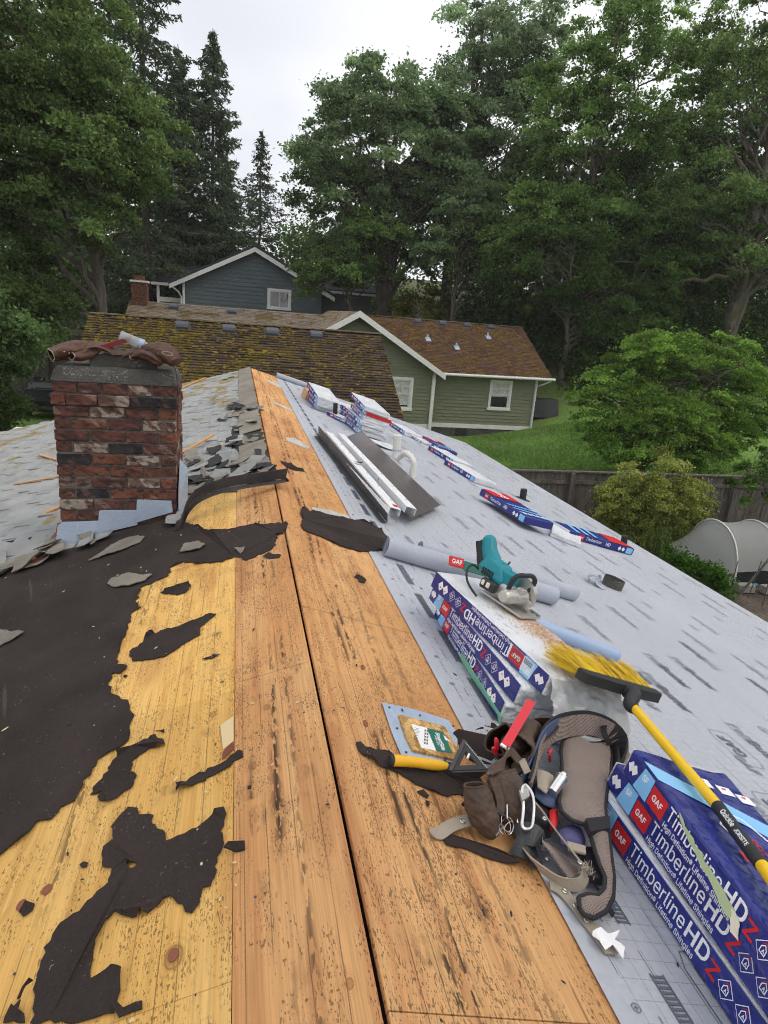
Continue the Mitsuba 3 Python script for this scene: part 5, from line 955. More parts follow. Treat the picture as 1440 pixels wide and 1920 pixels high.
e = sg.Point(0, 0).buffer(1); e = affinity.scale(e, .034, .014).difference(affinity.scale(e, .030, .0105)); mo = np.eye(4); mo[:3, :3] = np.array([[.93, .2, .3], [-.28, -.1, -.95], [-.2, .97, -.05]]).T if False else np.eye(3)
mb = MB(); mb.add(xf(extr(e, 0, .002), tr(-.43, CY-.058, CZ+.105) @ rot('z', 18) @ rot('x', 72) @ rot('z', -8))); put(k2+'__oval_patch', mb, 'tan_strap')
mb = MB(); mb.add(ribbon(spline([(-.40, CY+.0, CZ+.03), (-.385, CY-.02, CZ+.0), (-.378, CY-.012, CZ-.07), (-.376, CY+.01, CZ-.15), (-.374, CY+.0, CZ-.2)], 14), (0, 1, 0), .012, .003)); put(k2+'__tie_cord', mb, 'black_strap')
# water bottle
tag('water_bottle', 'clear ribbed plastic water bottle with a blue label, lying behind the right pouch', 'bottle')
bp, bq = np.array([-.735, CY+.10, CZ+.19]), np.array([-.545, CY+.12, CZ+.12]); z_ = (bq-bp)/np.linalg.norm(bq-bp); x_ = np.cross(z_, [0, 1, 0]); x_ /= np.linalg.norm(x_); mB = np.eye(4); mB[:3, 0], mB[:3, 1], mB[:3, 2], mB[:3, 3] = x_, np.cross(z_, x_), z_, bp
pr = [(0, 0), (.028, .002), (.032, .012)]+[(.0325-.0022*(i % 2), .02+.009*i) for i in range(12)]+[(.032, .13), (.030, .15), (.018, .18), (.0125, .19), (.0125, .205), (0, .206)]
scene['bottle_plastic'] = {'type': 'principledthin', 'base_color': {'type': 'rgb', 'value': [.82, .86, .90]}, 'roughness': .15, 'spec_trans': .55, 'diff_trans': 1.0, 'eta': 1.4}
put('water_bottle__body', xf(trimesh.creation.revolve(pr, sections=24), mB), 'bottle_plastic', smooth=40)
put('water_bottle__label', xf(trimesh.creation.revolve([(.0328, .118), (.0334, .118), (.0334, .152), (.0322, .152)], sections=24), mB), 'roll_blue', smooth=40)
put('water_bottle__cap', xf(trimesh.creation.cylinder(.0145, .016), mB @ tr(0, 0, .207)), 'white_metal')

# ---------------------------------------------------------------- wrapped shingle bundles
TXT = {}
def tmesh(s, h, bold=False):
    if (s, h, bold) not in TXT: TXT[s, h, bold] = text(s, h, .0006, bold)
    return TXT[s, h, bold]
def facemat(x, y, z, flip=False, side='front'):
    """Placement for print on a bundle's face: u runs along the face as it reads, v up."""
    if side == 'front': cols = ((0, -1, 0), (0, 0, 1), (-1, 0, 0))
    elif side == 'top': cols = ((0, -1, 0), (1, 0, 0), (0, 0, 1))
    elif side == 'end': cols = ((1, 0, 0), (0, 0, 1), (0, -1, 0))
    m = np.eye(4)
    for i, c in enumerate(cols): m[:3, i] = c
    m[:3, 3] = (x, y, z)
    return m @ rot('z', 180) if flip else m
def fit(mb, s, h, u0, u1, v, m, bold=False):
    t = tmesh(s, h, bold); a, b = t[0][:, 0].min(), t[0][:, 0].max(); k = (u1-u0)/(b-a); mb.add(t, m @ tr(u0-a*k, v, 0) @ sc(k, 1, 1))
def diamond(mb, cx, cz, s, m, w=1.0): mb.add(extr([(cx, cz-s), (cx+s*w, cz), (cx, cz+s), (cx-s*w, cz)], 0, .0005), m)
def bundle(label, M_, L=.92, W=.335, Tk=.083, top='wrap', detail=2, flip=False, seed=0, group=None, front='navy', sub=True, endmat='wrap'):
    """One bundle of shingles in its printed plastic wrapper: soft-edged body, printed side panel, printing."""
    rng = np.random.default_rng(seed); key = num('shingle_bundle'); tag(key, label, 'shingle bundle', group)
    v, f = rb(L and W-.004, L-.004, Tk, .012, 3)
    if detail >= 1:
        tm = trimesh.Trimesh(v, f, process=True); v, f = trimesh.remesh.subdivide_to_size(tm.vertices, tm.faces, .07 if detail == 1 else .045); tm = trimesh.Trimesh(v, f, process=True); v, f = np.array(tm.vertices), np.array(tm.faces)
        q = meshkit.fbm(v*np.array([13, 9, 22])+seed*5, 3, seed)-.5; endk = np.clip((np.abs(v[:, 1])-L*.40)/(L*.1), 0, 1)
        v = v*np.array([1, 1, 1])+np.stack([q*.006*(1-.8*(v[:, 0] < -W*.45)), q*.022*endk, q*.010*(v[:, 2] > 0)], 1)
    scene[key+'__wrapper'] = mikit.ply(xf((v, f), M_ @ tr(0, 0, Tk/2)), top if top != 'navy' else 'navy', smooth=50)
    X = -W/2-.0015; mb = MB(); g = (L*.97)/2
    v2, f2 = rb(.003, L*.965, Tk*.90, .0012, 1); scene[key+'__side_panel'] = mikit.ply(xf((v2+[X+.0005, 0, Tk/2], f2), M_), front)
    if top == 'navy' and detail >= 1:
        v3, f3 = rb(W*.96, .004, Tk*.9, .0015, 1); scene[key+'__end_panel'] = mikit.ply(xf((v3+[0, -L/2-.001, Tk/2], f3), M_), 'navy'); scene[key+'__end_panel_001'] = mikit.ply(xf((v3+[0, L/2+.001, Tk/2], f3), M_), endmat)
    XF = X-.0012; wh, rd, sk, gr = MB(), MB(), MB(), MB()
    m = facemat(XF, g, Tk/2, flip) if not flip else facemat(XF, -g, Tk/2, True)
    S = Tk/.083; w = 2*g
    if detail >= 2:
        rd.add(extr(sg.box(.165*w, -.030*S, .255*w, .026*S), 0, .0005), m); wh.add(tmesh('GAF', .017*S, True), m @ tr(.178*w, -.010*S, .0006) @ sc(1.15, 1, 1))
        fit(wh, 'Timberline', .039*S, .268*w, .545*w, -.009*S, m); fit(wh, 'HD', .041*S, .556*w, .648*w, -.009*S, m, True); fit(rd, 'Z', .036*S, .655*w, .692*w, -.016*S, m, True)
        fit(wh, 'High Definition® Lifetime Shingles', .0150*S, .270*w, .61*w, -.033*S, m)
        sk.add(extr([(.075*w, -.036*S), (.16*w, -.036*S), (.16*w, .036*S), (.095*w, .036*S)], 0, .0004), m); wh.add(tmesh('SF', .018*S, True), m @ tr(.10*w, .004*S, .0005))
        for c in (.725, .79):
            for s_ in (.026, .0235):
                (wh if s_ > .025 else gr).add(extr(sg.Polygon([(c*w, -s_*S), (c*w+s_*S, 0), (c*w, s_*S), (c*w-s_*S, 0)]), 0, .0005 if s_ > .025 else .0009), m)
            hp = [(c*w-.009*S, -.010*S), (c*w+.009*S, -.010*S), (c*w+.009*S, .004*S), (c*w, .013*S), (c*w-.009*S, .004*S)]; hs = sg.Polygon(hp); wh.add(extr(hs.difference(hs.buffer(-.0022*S)), 0, .0013), m); wh.add(tmesh('A', .008*S, True), m @ tr(c*w-.003*S, -.006*S, .0006)); rd.add(extr([(c*w-.011*S, .008*S), (c*w, .018*S), (c*w+.011*S, .008*S), (c*w, .0155*S)], 0, .0012), m)
        for c in (.86, .91): diamond(wh, c*w, 0, .024*S, m); diamond(gr, c*w, 0, .0, m) if False else None; rd.add(extr(sg.box(c*w-.004, .004, c*w+.004, .010), 0, .0009), m)
        for c in (.03, .052): diamond(wh, c*w, 0, .018*S, m)
    elif detail == 1:
        rd.add(extr(sg.box(.12*w, -.032*S, .21*w, .030*S), 0, .0006), m); wh.add(tmesh('GAF', .022, True), m @ tr(.132*w, -.010, .0007)); wh.add(tmesh('Timberline', .034), m @ tr(.24*w, -.012, 0)); wh.add(tmesh('HD', .036, True), m @ tr(.55*w, -.012, 0))
        diamond(wh, .78*w, 0, .026, m); diamond(wh, .84*w, 0, .026, m); sk.add(extr(sg.box(.89*w, -.034*S, .99*w, .034*S), 0, .0004), m)
    for nm, b, mt in (('lettering', wh, 'white_print'), ('red_print', rd, 'red_print'), ('blue_print', sk, 'sky_print'), ('emblem_ground', gr, 'navy')):
        if b.n: scene[key+'__side_panel__'+nm] = mikit.ply(xf(b.get(), M_), mt)
    return key
def on_end(a, y, n, spin, L, W): return RT(a, y, n, spin, 1)
def corner(a, y, n, spin, L=.92, W=.335, which='nl'):
    """Placement from the bundle's near left bottom corner."""
    return RT(a, y, n, spin, 1) @ tr(W/2, L/2, 0)
# stack in the middle distance that carries the saw and the broom
bundle('lowest bundle of the white-topped stack that carries the saw', corner(.700, 1.96, .008, -1), seed=1, detail=2)
bundle('middle bundle of the white-topped stack that carries the saw', corner(.728, 1.95, .092, 5), seed=2, detail=2)
km = bundle('top bundle of the stack under the saw, printed side upside down', corner(.787, 1.90, .176, 11.5), seed=3, detail=2, flip=True)
MT = corner(.787, 1.90, .176, 11.5)    # frame of that top bundle
gu, gv = np.meshgrid(np.linspace(-.17, .185, 34), np.linspace(0, 1, 22), indexing='ij'); q = meshkit.fbm(np.stack([gu*26, gv*7, gu*0], -1), 4, 6)-.5; gl = .115+.05*(gu+.17)/.35
Vw = np.stack([gu+.012*q*gv, -.455-gl*gv**1.2-.012*q, .079-.205*gv**1.25*(.75+.35*(gu > 0)*0)+.045*q*np.minimum(1, gv*3)], -1).reshape(-1, 3); n = 22; i, j = np.meshgrid(np.arange(33), np.arange(21), indexing='ij'); k = i*n+j
scene[km+'__loose_wrapper'] = mikit.ply(xf((Vw, np.vstack([np.stack([k, k+n, k+n+1], -1).reshape(-1, 3), np.stack([k, k+n+1, k+1], -1).reshape(-1, 3)])), MT), 'wrap_grey', smooth=35); labels[km+'__loose_wrapper'] = {'label': 'crumpled loose end of the white plastic wrapper'}
lm = MB(); lm.add(extr(sg.box(-.0, -.026, .16, .030), 0, .0006), facemat(-.170, -.205, .042)); scene[km+'__side_panel__paper_label'] = mikit.ply(xf(lm.get(), MT), 'sticker_white')
lm = MB()
for q in range(15): lm.add(extr(sg.box(.10+.0034*q, .006, .10+.0034*q+(.0010 if q % 3 else .0022), .026), 0, .0005), facemat(-.1708, -.205, .042))
for q in range(4): lm.add(tmesh('13 0680 ROC', .0085), facemat(-.1708, -.205, .042) @ tr(.01, .018-.012*q, 0))
scene[km+'__side_panel__label_print'] = mikit.ply(xf(lm.get(), MT), 'print')
mb = MB(); mb.bar(rw([(.70, 2.42, .03)])[0], rw([(.70, 1.95, .025)])[0], .004, .030, (0, 0, 1)); put('shingle_bundle__green_strip', mb, 'green_print')
# stack in the foreground
FG = [(.822, .66, .008, -2.0, 'lowest of the three blue bundles in the lower right corner'), (.815, .655, .093, -4.5, 'middle one of the three blue bundles in the lower right corner'), (.755, .610, .178, -7.5, 'top blue bundle with a light blue band under the broom handle')]
for i, (a, y, n, s, lab) in enumerate(FG): kf = bundle(lab, corner(a, y, n, s), seed=10+i, top='navy' if i else 'wrap', detail=2)
MF = corner(.755, .610, .178, -7.5) @ tr(0, 0, .083)
sk, wh, rd = MB(), MB(), MB(); m = facemat(0, 0, .0032, False, 'top')     # u along -y (towards the viewer), v across
sk.add(extr([(-.385, -.167), (-.30, -.167), (-.12, .165), (-.20, .165)], 0, .0006), m)
for q, (u, v_) in enumerate(((-.36, .02), (-.345, .085), (-.325, .14))): wh.add(extr(sg.box(u-.02, v_-.024, u+.02, v_+.024), 0, .0005), m @ rot('z', 0)); rd.add(extr(sg.box(u-.012, v_-.008, u-.004, v_+.006), 0, .0009), m)
hx = sg.Polygon([(-.235, .0), (-.16, -.06), (-.03, -.02), (-.02, .07), (-.11, .09), (-.21, .05)]); wh.add(extr(hx.difference(hx.buffer(-.006)), 0, .0009), m)
wh.add(tmesh('HDZ', .06, True), m @ tr(.22, .02, 0) @ rot('z', 180)); rd.add(tmesh('Z', .05, True), m @ tr(-.02, -.02, .0004) @ rot('z', 180)); wh.add(tmesh('Timberline', .06), m @ tr(.62, .03, 0) @ rot('z', 180) @ sc(1, 1, 1)) if False else wh.add(tmesh('Timberl', .055), m @ tr(.455, .03, 0) @ rot('z', 180)); rd.add(tmesh('REC', .022, True), m @ tr(-.13, .005, 0)); wh.add(tmesh('CYCLE', .014, True), m @ tr(-.12, -.018, 0))
for q in range(9): wh.add(extr(sg.box(-.10+.002*(q % 2), .105+.0055*q, .02-.01*(q % 3), .1075+.0055*q), 0, .0005), m)
for q in range(8): wh.add(extr(sg.box(.12, .110+.006*q, .30-.02*(q % 3), .1125+.006*q), 0, .0005), m)
for nm, b, mt in (('band', sk, 'sky_print'), ('lettering', wh, 'white_print'), ('red_print', rd, 'red_print')): scene[kf+'__wrapper__'+nm] = mikit.ply(xf(b.get(), MF), mt)
# torn wrapper hanging off the front of that bundle
MS = corner(.755, .610, .178, -7.5)
tp = ragged([(0, .036), (.06, .024), (.16, .012), (.27, -.002), (.285, -.022), (.26, -.030), (.17, -.008), (.07, .006), (.01, .026)], .02, .003, 5); lm = MB(); lm.add(extr(tp, 0, .0012), facemat(-.1722, .17, .044)); scene[kf+'__side_panel__torn_edge'] = mikit.ply(xf(lm.get(), MS), 'pale_green'); labels[kf+'__side_panel__torn_edge'] = {'label': 'torn pale green edge of the wrapper'}
tp = ragged([(.265, -.004), (.30, -.012), (.315, -.040), (.29, -.043), (.275, -.024)], .01, .0015, 6); lm = MB(); lm.add(extr(tp, 0, .0022), facemat(-.1730, .17, .044)); scene[kf+'__side_panel__torn_paper'] = mikit.ply(xf(lm.get(), MS), 'cream')
# single bundles laid in a row down the slope, and the far stacks
row = [(3.16, 10.55, 3, 'navy', 'farthest of the single bundles in the row, red and blue on top'), (3.02, 9.35, 8, 'wrap', 'white-topped single bundle just nearer than the farthest red and blue one'), (2.94, 8.15, 9, 'wrap', 'white-topped single bundle beside the short black post in the middle of the row'),
       (2.66, 5.93, 10, 'navy', 'blue bundle with a large red patch on top, lying across the row of single bundles')]
for i, (a, y, s, t, lab) in enumerate(row):
    k = bundle(lab, corner(a, y, .008+(.06 if i == 3 else 0), s, .95, .36) @ rot('y', -2 if i == 3 else 0), .95, .36, .08, top=t, detail=1, flip=(i == 3 and False), seed=30+i, group=None)
    if t == 'navy':
        Mt = corner(a, y, .008+(.06 if i == 3 else 0), s, .95, .36) @ rot('y', -2 if i == 3 else 0) @ tr(0, 0, .0815); rd, wh, sk = MB(), MB(), MB(); m = facemat(0, 0, .0035, False, 'top'); rd.add(extr([(-.46, -.17), (-.20, -.17), (-.13, .17), (-.46, .17)], 0, .0006), m); wh.add(tmesh('GAF', .10, True), m @ tr(-.20, .06, .0006) @ rot('z', 180))
        for q in range(3): sk.add(extr([(.05+.13*q, -.17), (.09+.13*q, -.17), (.17+.13*q, .17), (.12+.13*q, .17)], 0, .0006), m)
        for q in range(5): wh.add(extr([(.36, -.15+.06*q), (.40, -.13+.06*q), (.36, -.11+.06*q), (.32, -.13+.06*q)], 0, .0012), m)
        for nm, b, mt in (('red_print', rd, 'red_print'), ('lettering', wh, 'white_print'), ('bands', sk, 'sky_print')): scene[k+'__wrapper__'+nm] = mikit.ply(xf(b.get(), Mt), mt)
bundle('white bundle end lying under the blue bundle with the red patch', corner(3.02, 6.0, .006, -30, .8, .33), .8, .33, .055, 'wrap', 1, seed=36)
Mx = RT(3.85, 6.50, .008, 100, 1); k = bundle('last bundle of the row, turned sideways against the lower black post', Mx, 1.0, .34, .085, 'navy', 1, seed=37)
rd = MB(); rd.add(extr([(.10, -.17), (.48, -.17), (.48, .17), (.22, .17)], 0, .0006), facemat(0, 0, .089, False, 'top')); sk = MB(); [sk.add(extr([(-.40+.13*q, -.17), (-.35+.13*q, -.17), (-.25+.13*q, .17), (-.31+.13*q, .17)], 0, .0006), facemat(0, 0, .089, False, 'top')) for q in range(3)]
scene[k+'__wrapper__red_print'] = mikit.ply(xf(rd.get(), Mx), 'red_print'); scene[k+'__wrapper__bands'] = mikit.ply(xf(sk.get(), Mx), 'sky_print')
bundle('small white bundle on the slope below the taller far stack', corner(2.72, 11.3, .008, 4, .95, .36), .95, .36, .08, 'wrap', 1, seed=38)
bundle('white bundle half covered at the lower end of the small white one', corner(2.95, 10.9, .004, 12, .5, .34), .5, .34, .05, 'wrap', 1, seed=39)
s2 = (1.496,9.144)
names2 = ['lowest', 'second from the bottom', 'third from the bottom', 'fourth from the bottom', 'red-striped fifth', 'top']
for i in range(6):
    o = (.03*math.sin(i*2.1), .05*math.cos(i*1.7))
    k = bundle('%s bundle of the taller far stack of white bundles' % names2[i], corner(s2[0]-.02+o[0], s2[1]+.05+o[1]*.5, .02+i*.074, 4+3*math.sin(i*1.3)) @ rot('x', .8*i), .95, .40, .064, 'wrap', 1, seed=40+i)
    if i == 4: v3, f3 = rb(.39, .006, .05, .002, 1); scene[k+'__wrapper__red_strip'] = mikit.ply(xf((v3+[0, -.478, .034], f3), corner(s2[0]-.02+o[0], s2[1]+.05+o[1]*.5, .02+i*.074, 4+3*math.sin(i*1.3)) @ rot('x', .8*i)), 'red_print')
s1 = (0.993,10.528)
for i, lab in enumerate(('lowest bundle of the small stack of three at the far gable end', 'middle bundle of the small stack of three at the far gable end', 'top bundle of the small stack of three at the far gable end')):
    bundle(lab, corner(s1[0]+.02-.02*i, s1[1]+.0+.10*(i == 0), .02+i*.09, 2+2*i) @ rot('x', 2.5*i+1), .98, .40, .08, 'wrap', 1, seed=50+i)
for i, lab in enumerate(('lower white bundle between the two far stacks', 'upper white bundle between the two far stacks')):
    bundle(lab, corner(1.62+.03*i, 10.6+.12*i, .01+.08*i, 12+5*i), .98, .40, .08, 'wrap', 1, seed=55+i)
bundle('blue and white bundle lying askew in front of the two far stacks', corner(1.52, 9.75, .01, 34, .7, .3), .7, .3, .06, 'wrap', 1, seed=58)
mb = MB(); mb.add(scrap(.5, .36, np.random.default_rng(4), .003), RT(1.75, 8.75, .03, 30) @ rot('x', 4)); tag(put('torn_wrapper', mb, 'wrap'), 'torn white wrapper lying at the foot of the taller far stack', 'wrapper')
mb = MB(); mb.add(scrap(.30, .16, np.random.default_rng(5), .003), RT(1.95, 8.5, .035, 80) @ rot('x', 10)); tag(put('torn_wrapper', mb, 'red_print'), 'red scrap of wrapper beside the white plastic vent pipe', 'wrapper')
mb = MB(); mb.box(-.14, .14, -.1, .1, 0, .16, RT(1.0, 11.75, .02, 20) @ rot('x', 12)); tag(put('cardboard_piece', mb, 'cartan'), 'torn cardboard piece sticking up behind the small far stack', 'cardboard')
# ---------------------------------------------------------------- rolls of membrane
def roll(lab, p, q, r, mat='roll_grey', spiral=True):
    key = num('membrane_roll'); tag(key, lab, 'roll'); P0, Q0 = rw([p])[0], rw([q])[0]; z = Q0-P0; L = np.linalg.norm(z); z /= L; x = np.cross(z, [0, 0, 1]); x /= np.linalg.norm(x); m = np.eye(4); m[:3, 0], m[:3, 1], m[:3, 2], m[:3, 3] = x, np.cross(z, x), z, P0
    prof = [(r*.36, 0), (r*.5, .003), (r*.7, .001), (r*.97, 0), (r, .004), (r*1.004, L*.3), (r*.996, L*.6), (r, L-.004), (r*.97, L), (r*.36, L), (r*.36, 0)]
    put(key+'__sheet', xf(trimesh.creation.revolve(prof, sections=40), m), mat, smooth=35)
    sp = []; 
    for t in np.linspace(0, 5*2*np.pi, 120): rr = r*(.40+.57*t/(10*np.pi)); sp.append((rr*math.cos(t), rr*math.sin(t), -.001))
    mb = MB(); mb.add(tube(np.array(sp), .0009, 3, False), m)
    mb.add(tube(np.array(sp)+[0, 0, L+.002], .0009, 3, False), m); put(key+'__wound_edge', mb, 'print')
    return key, m, L
def under2(p, n, uv): return mix((.33, .36, .42), (.45, .48, .55), fbm(p.x*3, p.y*3, p.z*3, octaves=3))*(.95+.1*noise(p.x*80, p.y*80, p.z*80))
bs('roll_grey', P(under2), .5, .35)
roll('long grey membrane roll running from the black felt behind the stack with the saw', (.615, 3.66, .066), (1.80, 3.62, .066), .060)
kb, mB_, L = roll('second grey membrane roll just beyond the first, behind the saw', (.90, 3.86, .056), (2.10, 3.86, .056), .053)
roll('pale blue membrane roll half hidden behind the broom bristles', (1.36, 3.04, .042), (1.83, 2.89, .042), .039, 'roll_blue')
roll('thin grey membrane roll lying along the far gable edge', (.52, 14.22, .06), (1.36, 14.30, .06), .055)
mb = MB(); v3, f3 = rb(.10, .06, .012, .003, 1); mb.add((v3, f3), RT(1.01, 3.50, .135, 4) @ rot('x', 55)); k = tag(put('red_carton_flap', mb, 'red_print'), 'red printed flap of packaging tucked against the roll behind the saw', 'packaging'); mb = MB(); mb.add(tmesh('GAF', .026, True), RT(1.01, 3.50, .135, 4) @ rot('x', 55) @ tr(-.035, -.012, .007)); scene[k+'__lettering'] = mikit.ply(mb.get(), 'white_print')
mb = MB(); v3, f3 = rb(.16, .06, .010, .003, 1); mb.add((v3, f3), RT(1.14, 3.49, .130, -2) @ rot('x', 55)); scene[k+'__green_part'] = mikit.ply(mb.get(), 'forest_print')
# ---------------------------------------------------------------- sheet metal lying up the slope
tag('grey_metal_sheet', 'wide dull grey flat metal sheet lying under the white trim lengths', 'metal sheet')
sh = [(1.086,8.052),(1.499,9.218),(1.569,5.487),(1.003,4.538)]; v, f = vf(extr(sh, .07, .0715)); put('grey_metal_sheet__plate', onroof((v, f), 1), 'grey_sheet')
tag('rusty_metal_sheet', 'dark rust-flecked metal sheet at the ridge side of the white trim lengths', 'metal sheet')
bs('rust_sheet', P(lambda p, n, uv: mix((.06, .045, .036), (.17, .10, .06), smoothstep(.5, .8, fbm(p.x*16, p.y*9, 1.0, octaves=4)))*(.7+.6*noise(p.x*90, p.y*60, 3.0))), .7, .3)
put('rusty_metal_sheet__plate', onroof(extr([(0.673,7.915),(0.759,7.693),(0.938,4.912),(0.898,4.772),(0.764,4.727)], .016, .018), 1), 'rust_sheet')
def channel(key, lab, p, q, w, h, mat, t=.003, up=1):
    tag(key, lab, 'metal trim'); P0, Q0 = np.array(p), np.array(q); d = Q0-P0; L = np.linalg.norm(d[:2]); ang = -math.degrees(math.atan2(d[0], d[1])); m = RT(p[0], p[1], p[2], ang, 1)
    mb = MB(); mb.box(-w/2, w/2, 0, L, 0, t, m); put(key+'__face', mb, mat)
    for s in (-1, 1): mb = MB(); mb.box(s*w/2-(t if s > 0 else 0), s*w/2+(t if s < 0 else 0), 0, L, -h, -.0004, m); put(key+'__flange', mb, mat)
    mb = MB()
    for i in range(7): mb.add(trimesh.creation.cylinder(.005, .004), m @ tr(w*.28, L*(.08+.14*i), t+.001))
    k = put(key+'__nail_holes', mb, 'black_plastic'); labels[k] = {'kind': 'stuff'}
p1, q1 = [(0.824,4.381,0.15),(0.714,7.266,0.15)]; channel('white_trim_length', 'white metal trim length nearest the ridge, with a red mark at its near end', p1, q1, .085, .05, 'white_metal')
mb = MB(); d_ = math.degrees(math.atan2(-(q1[0]-p1[0]), q1[1]-p1[1])); mb.box(.0, .035, .05, .115, .0035, .0045, RT(p1[0], p1[1], p1[2], d_)); put('white_trim_length__red_mark', mb, 'red_print')
p1, q1 = [(1.001,4.578,0.15),(0.891,7.483,0.15)]; channel('white_trim_length_001', 'white metal trim length farther from the ridge, lying on the grey sheet', p1, q1, .085, .05, 'white_metal')
p1, q1 = [(0.787,4.442,0.12),(0.641,7.612,0.1)]; tag('dark_trim_length', 'dark metal trim length standing on edge beside the white ones', 'metal trim'); a1 = math.degrees(math.atan2(-(q1[0]-p1[0]), q1[1]-p1[1])); Ld = math.hypot(q1[0]-p1[0], q1[1]-p1[1]); m = RT(p1[0], p1[1], p1[2], a1)
mb = MB(); mb.box(-.002, .002, 0, Ld, -.10, .022, m @ rot('y', -18)); put('dark_trim_length__web', mb, 'dark_metal'); mb = MB(); mb.box(-.05, -.003, 0, Ld, -.004, 0, m @ tr(.03, 0, -.1)); put('dark_trim_length__lip', mb, 'dark_metal')
mb = MB(); mb.add(scrap(.16, .07, np.random.default_rng(9), .004), RT(*(0.778,5.756,0.165), 60)); tag(put("felt_scrap", mb, "felt"), "small dark felt scrap lying on the white metal trim", "felt scrap")
# ---------------------------------------------------------------- pipes through the roof and short posts
def post(lab, p, h, r, mat, cat='post'):
    k = num('roof_post'); tag(k, lab, cat); b = rw([(p[0], p[1], -.01)])[0]; mb = MB(); mb.tube([b, b+[0, 0, h]], r, 16); put(k+'__pipe', mb, mat, smooth=40); mb = MB(); mb.add(trimesh.creation.annulus(r*1.02, r*2.2, .006), RT(p[0], p[1], .013)); put(k+'__collar', mb, 'dark_metal')
post('black pipe standing in front of the small far stack', (1.275,10.288), .25, .036, 'black_rubber'); post('short black pipe beside the white bundle in the row', (3.704,8.13), .16, .045, 'black_rubber'); post('short black pipe at the end of the row near the eave', (4.491,6.781), .17, .040, 'black_rubber')
k = 'white_vent_pipe'; tag(k, 'white plastic vent pipe standing straight, with a metal clamp', 'vent pipe'); b = rw([(1.776, 8.05, 0)])[0]; mb = MB(); mb.tube([b, b+[0, 0, .30]], .050, 20); put(k+'__pipe', mb, 'pvc', smooth=40); mb = MB(); mb.tube([b+[0, 0, .10], b+[0, 0, .125]], .055, 20); put(k+'__clamp', mb, 'galv', smooth=40); mb = MB(); mb.tube([b+[0, 0, .262], b+[0, 0, .302]], .056, 20); put(k+'__coupling', mb, 'pvc', smooth=40)
k = 'bent_vent_pipe'; tag(k, 'white ribbed pipe elbow bending over and down into the roof, beside the straight vent pipe', 'vent pipe'); e1 = rw([(1.721, 6.99, 0)])[0]; top = e1+[.0, .0, .19]; lf = e1+[-.12, .30, .17]
pth = spline([lf+[.0, .0, -.03], lf+[.05, -.1, .055], top+[-.05, .08, .055], top+[0, 0, -.02], e1+[0, 0, .1], e1], 40); r_ = .034+.004*np.sin(np.linspace(0, 60, 40))*(np.arange(40) < 26); mb = MB(); mb.tube(pth, r_, 16); put(k+'__elbow', mb, 'pvc', smooth=50); mb = MB(); mb.tube([e1, e1+[0, 0, .12]], .039, 16); put(k+'__sleeve', mb, 'pvc', smooth=40)
k = 'vent_opening'; tag(k, 'short grey metal vent collar set in the membrane between the saw and the eave', 'vent collar'); cx, cy = (2.919,4.611); mb = MB(); mb.add(trimesh.creation.annulus(.083, .087, .085), RT(cx, cy, .040)); put(k+'__ring', mb, 'concrete'); mb = MB(); mb.add(trimesh.creation.cylinder(.083, .002), RT(cx, cy, .0125)); put(k+'__hole', mb, 'dark_metal')
lp = [(2.65,4.516,0.012),(2.609,4.513,0.05),(2.662,4.535,0.075),(2.741,4.565,0.06),(2.675,4.468,0.03),(2.761,4.492,0.014)]; mb = MB(); mb.add(ribbon(spline(rw(lp), 20), (.55, .8, -.1), .08, .0015)); tag(put('membrane_curl', mb, 'roll_grey'), 'curled offcut of grey membrane beside the vent collar', 'offcut')
# ---------------------------------------------------------------- circular saw
SW = MT @ tr(.055, .15, .0865) @ rot('z', 14) @ sc(.79, .79, .79)
tag('circular_saw', 'teal and silver worm-drive circular saw standing on the white-topped stack', 'circular saw')
def hullballs(groups):
    import manifold3d as m3
    out = m3.Manifold()
    for g in groups: out = out+m3.Manifold.batch_hull([m3.Manifold.sphere(r, 20).translate((x, y, z)) for x, y, z, r in g])
    return mf(out)
def sp(part, mesh, mat, smooth=40): return put('circular_saw__'+part, xf(mesh, SW), mat, smooth=smooth)
pl = sg.Polygon([(-.085, -.165), (.100, -.165), (.115, -.15), (.115, .165), (-.085, .165)]).difference(sg.box(.045, -.10, .058, .15)).difference(sg.box(.085, -.08, .093, .1)); sp('base_plate', extr(pl, .010, .0135), 'cast', False)
mb = MB(); mb.box(.1125, .1155, -.15, .16, .0136, .026); mb.box(-.085, -.082, -.16, .165, .0136, .022); sp('base_plate__rib', mb, 'cast', False)
mb = MB()
for q in range(8): mb.box(.098, .109, -.14+.036*q, -.126+.036*q, .0137, .0150)
scene['circular_saw__base_plate__scale'] = mikit.ply(xf(mb.get(), SW), 'black_plastic')
cyl = trimesh.creation.cylinder
ry = rot('y', 90)
hc = np.array([.05, .0, .085])
g = sg.Point(0, 0).buffer(.108, 32).intersection(sg.box(-.2, -.030, .2, .2)); v, f = vf(extr(g, -.016, .018)); sp('upper_guard', (np.stack([v[:, 2]+hc[0]+.01, v[:, 0]+hc[1], v[:, 1]+hc[2]], 1), f), 'cast', 30)
for i, rr in enumerate((.090, .074, .058)):
    g = sg.Point(0, 0).buffer(rr, 32).difference(sg.Point(0, 0).buffer(rr-.009, 32)).intersection(sg.box(-.2, -.055, .2, .2)); v, f = vf(extr(g, .019, .036+.008*i)); sp('guard_ring', (np.stack([v[:, 2]+hc[0]+.01, v[:, 0]+hc[1], v[:, 1]+hc[2]], 1), f), 'cast', 30)
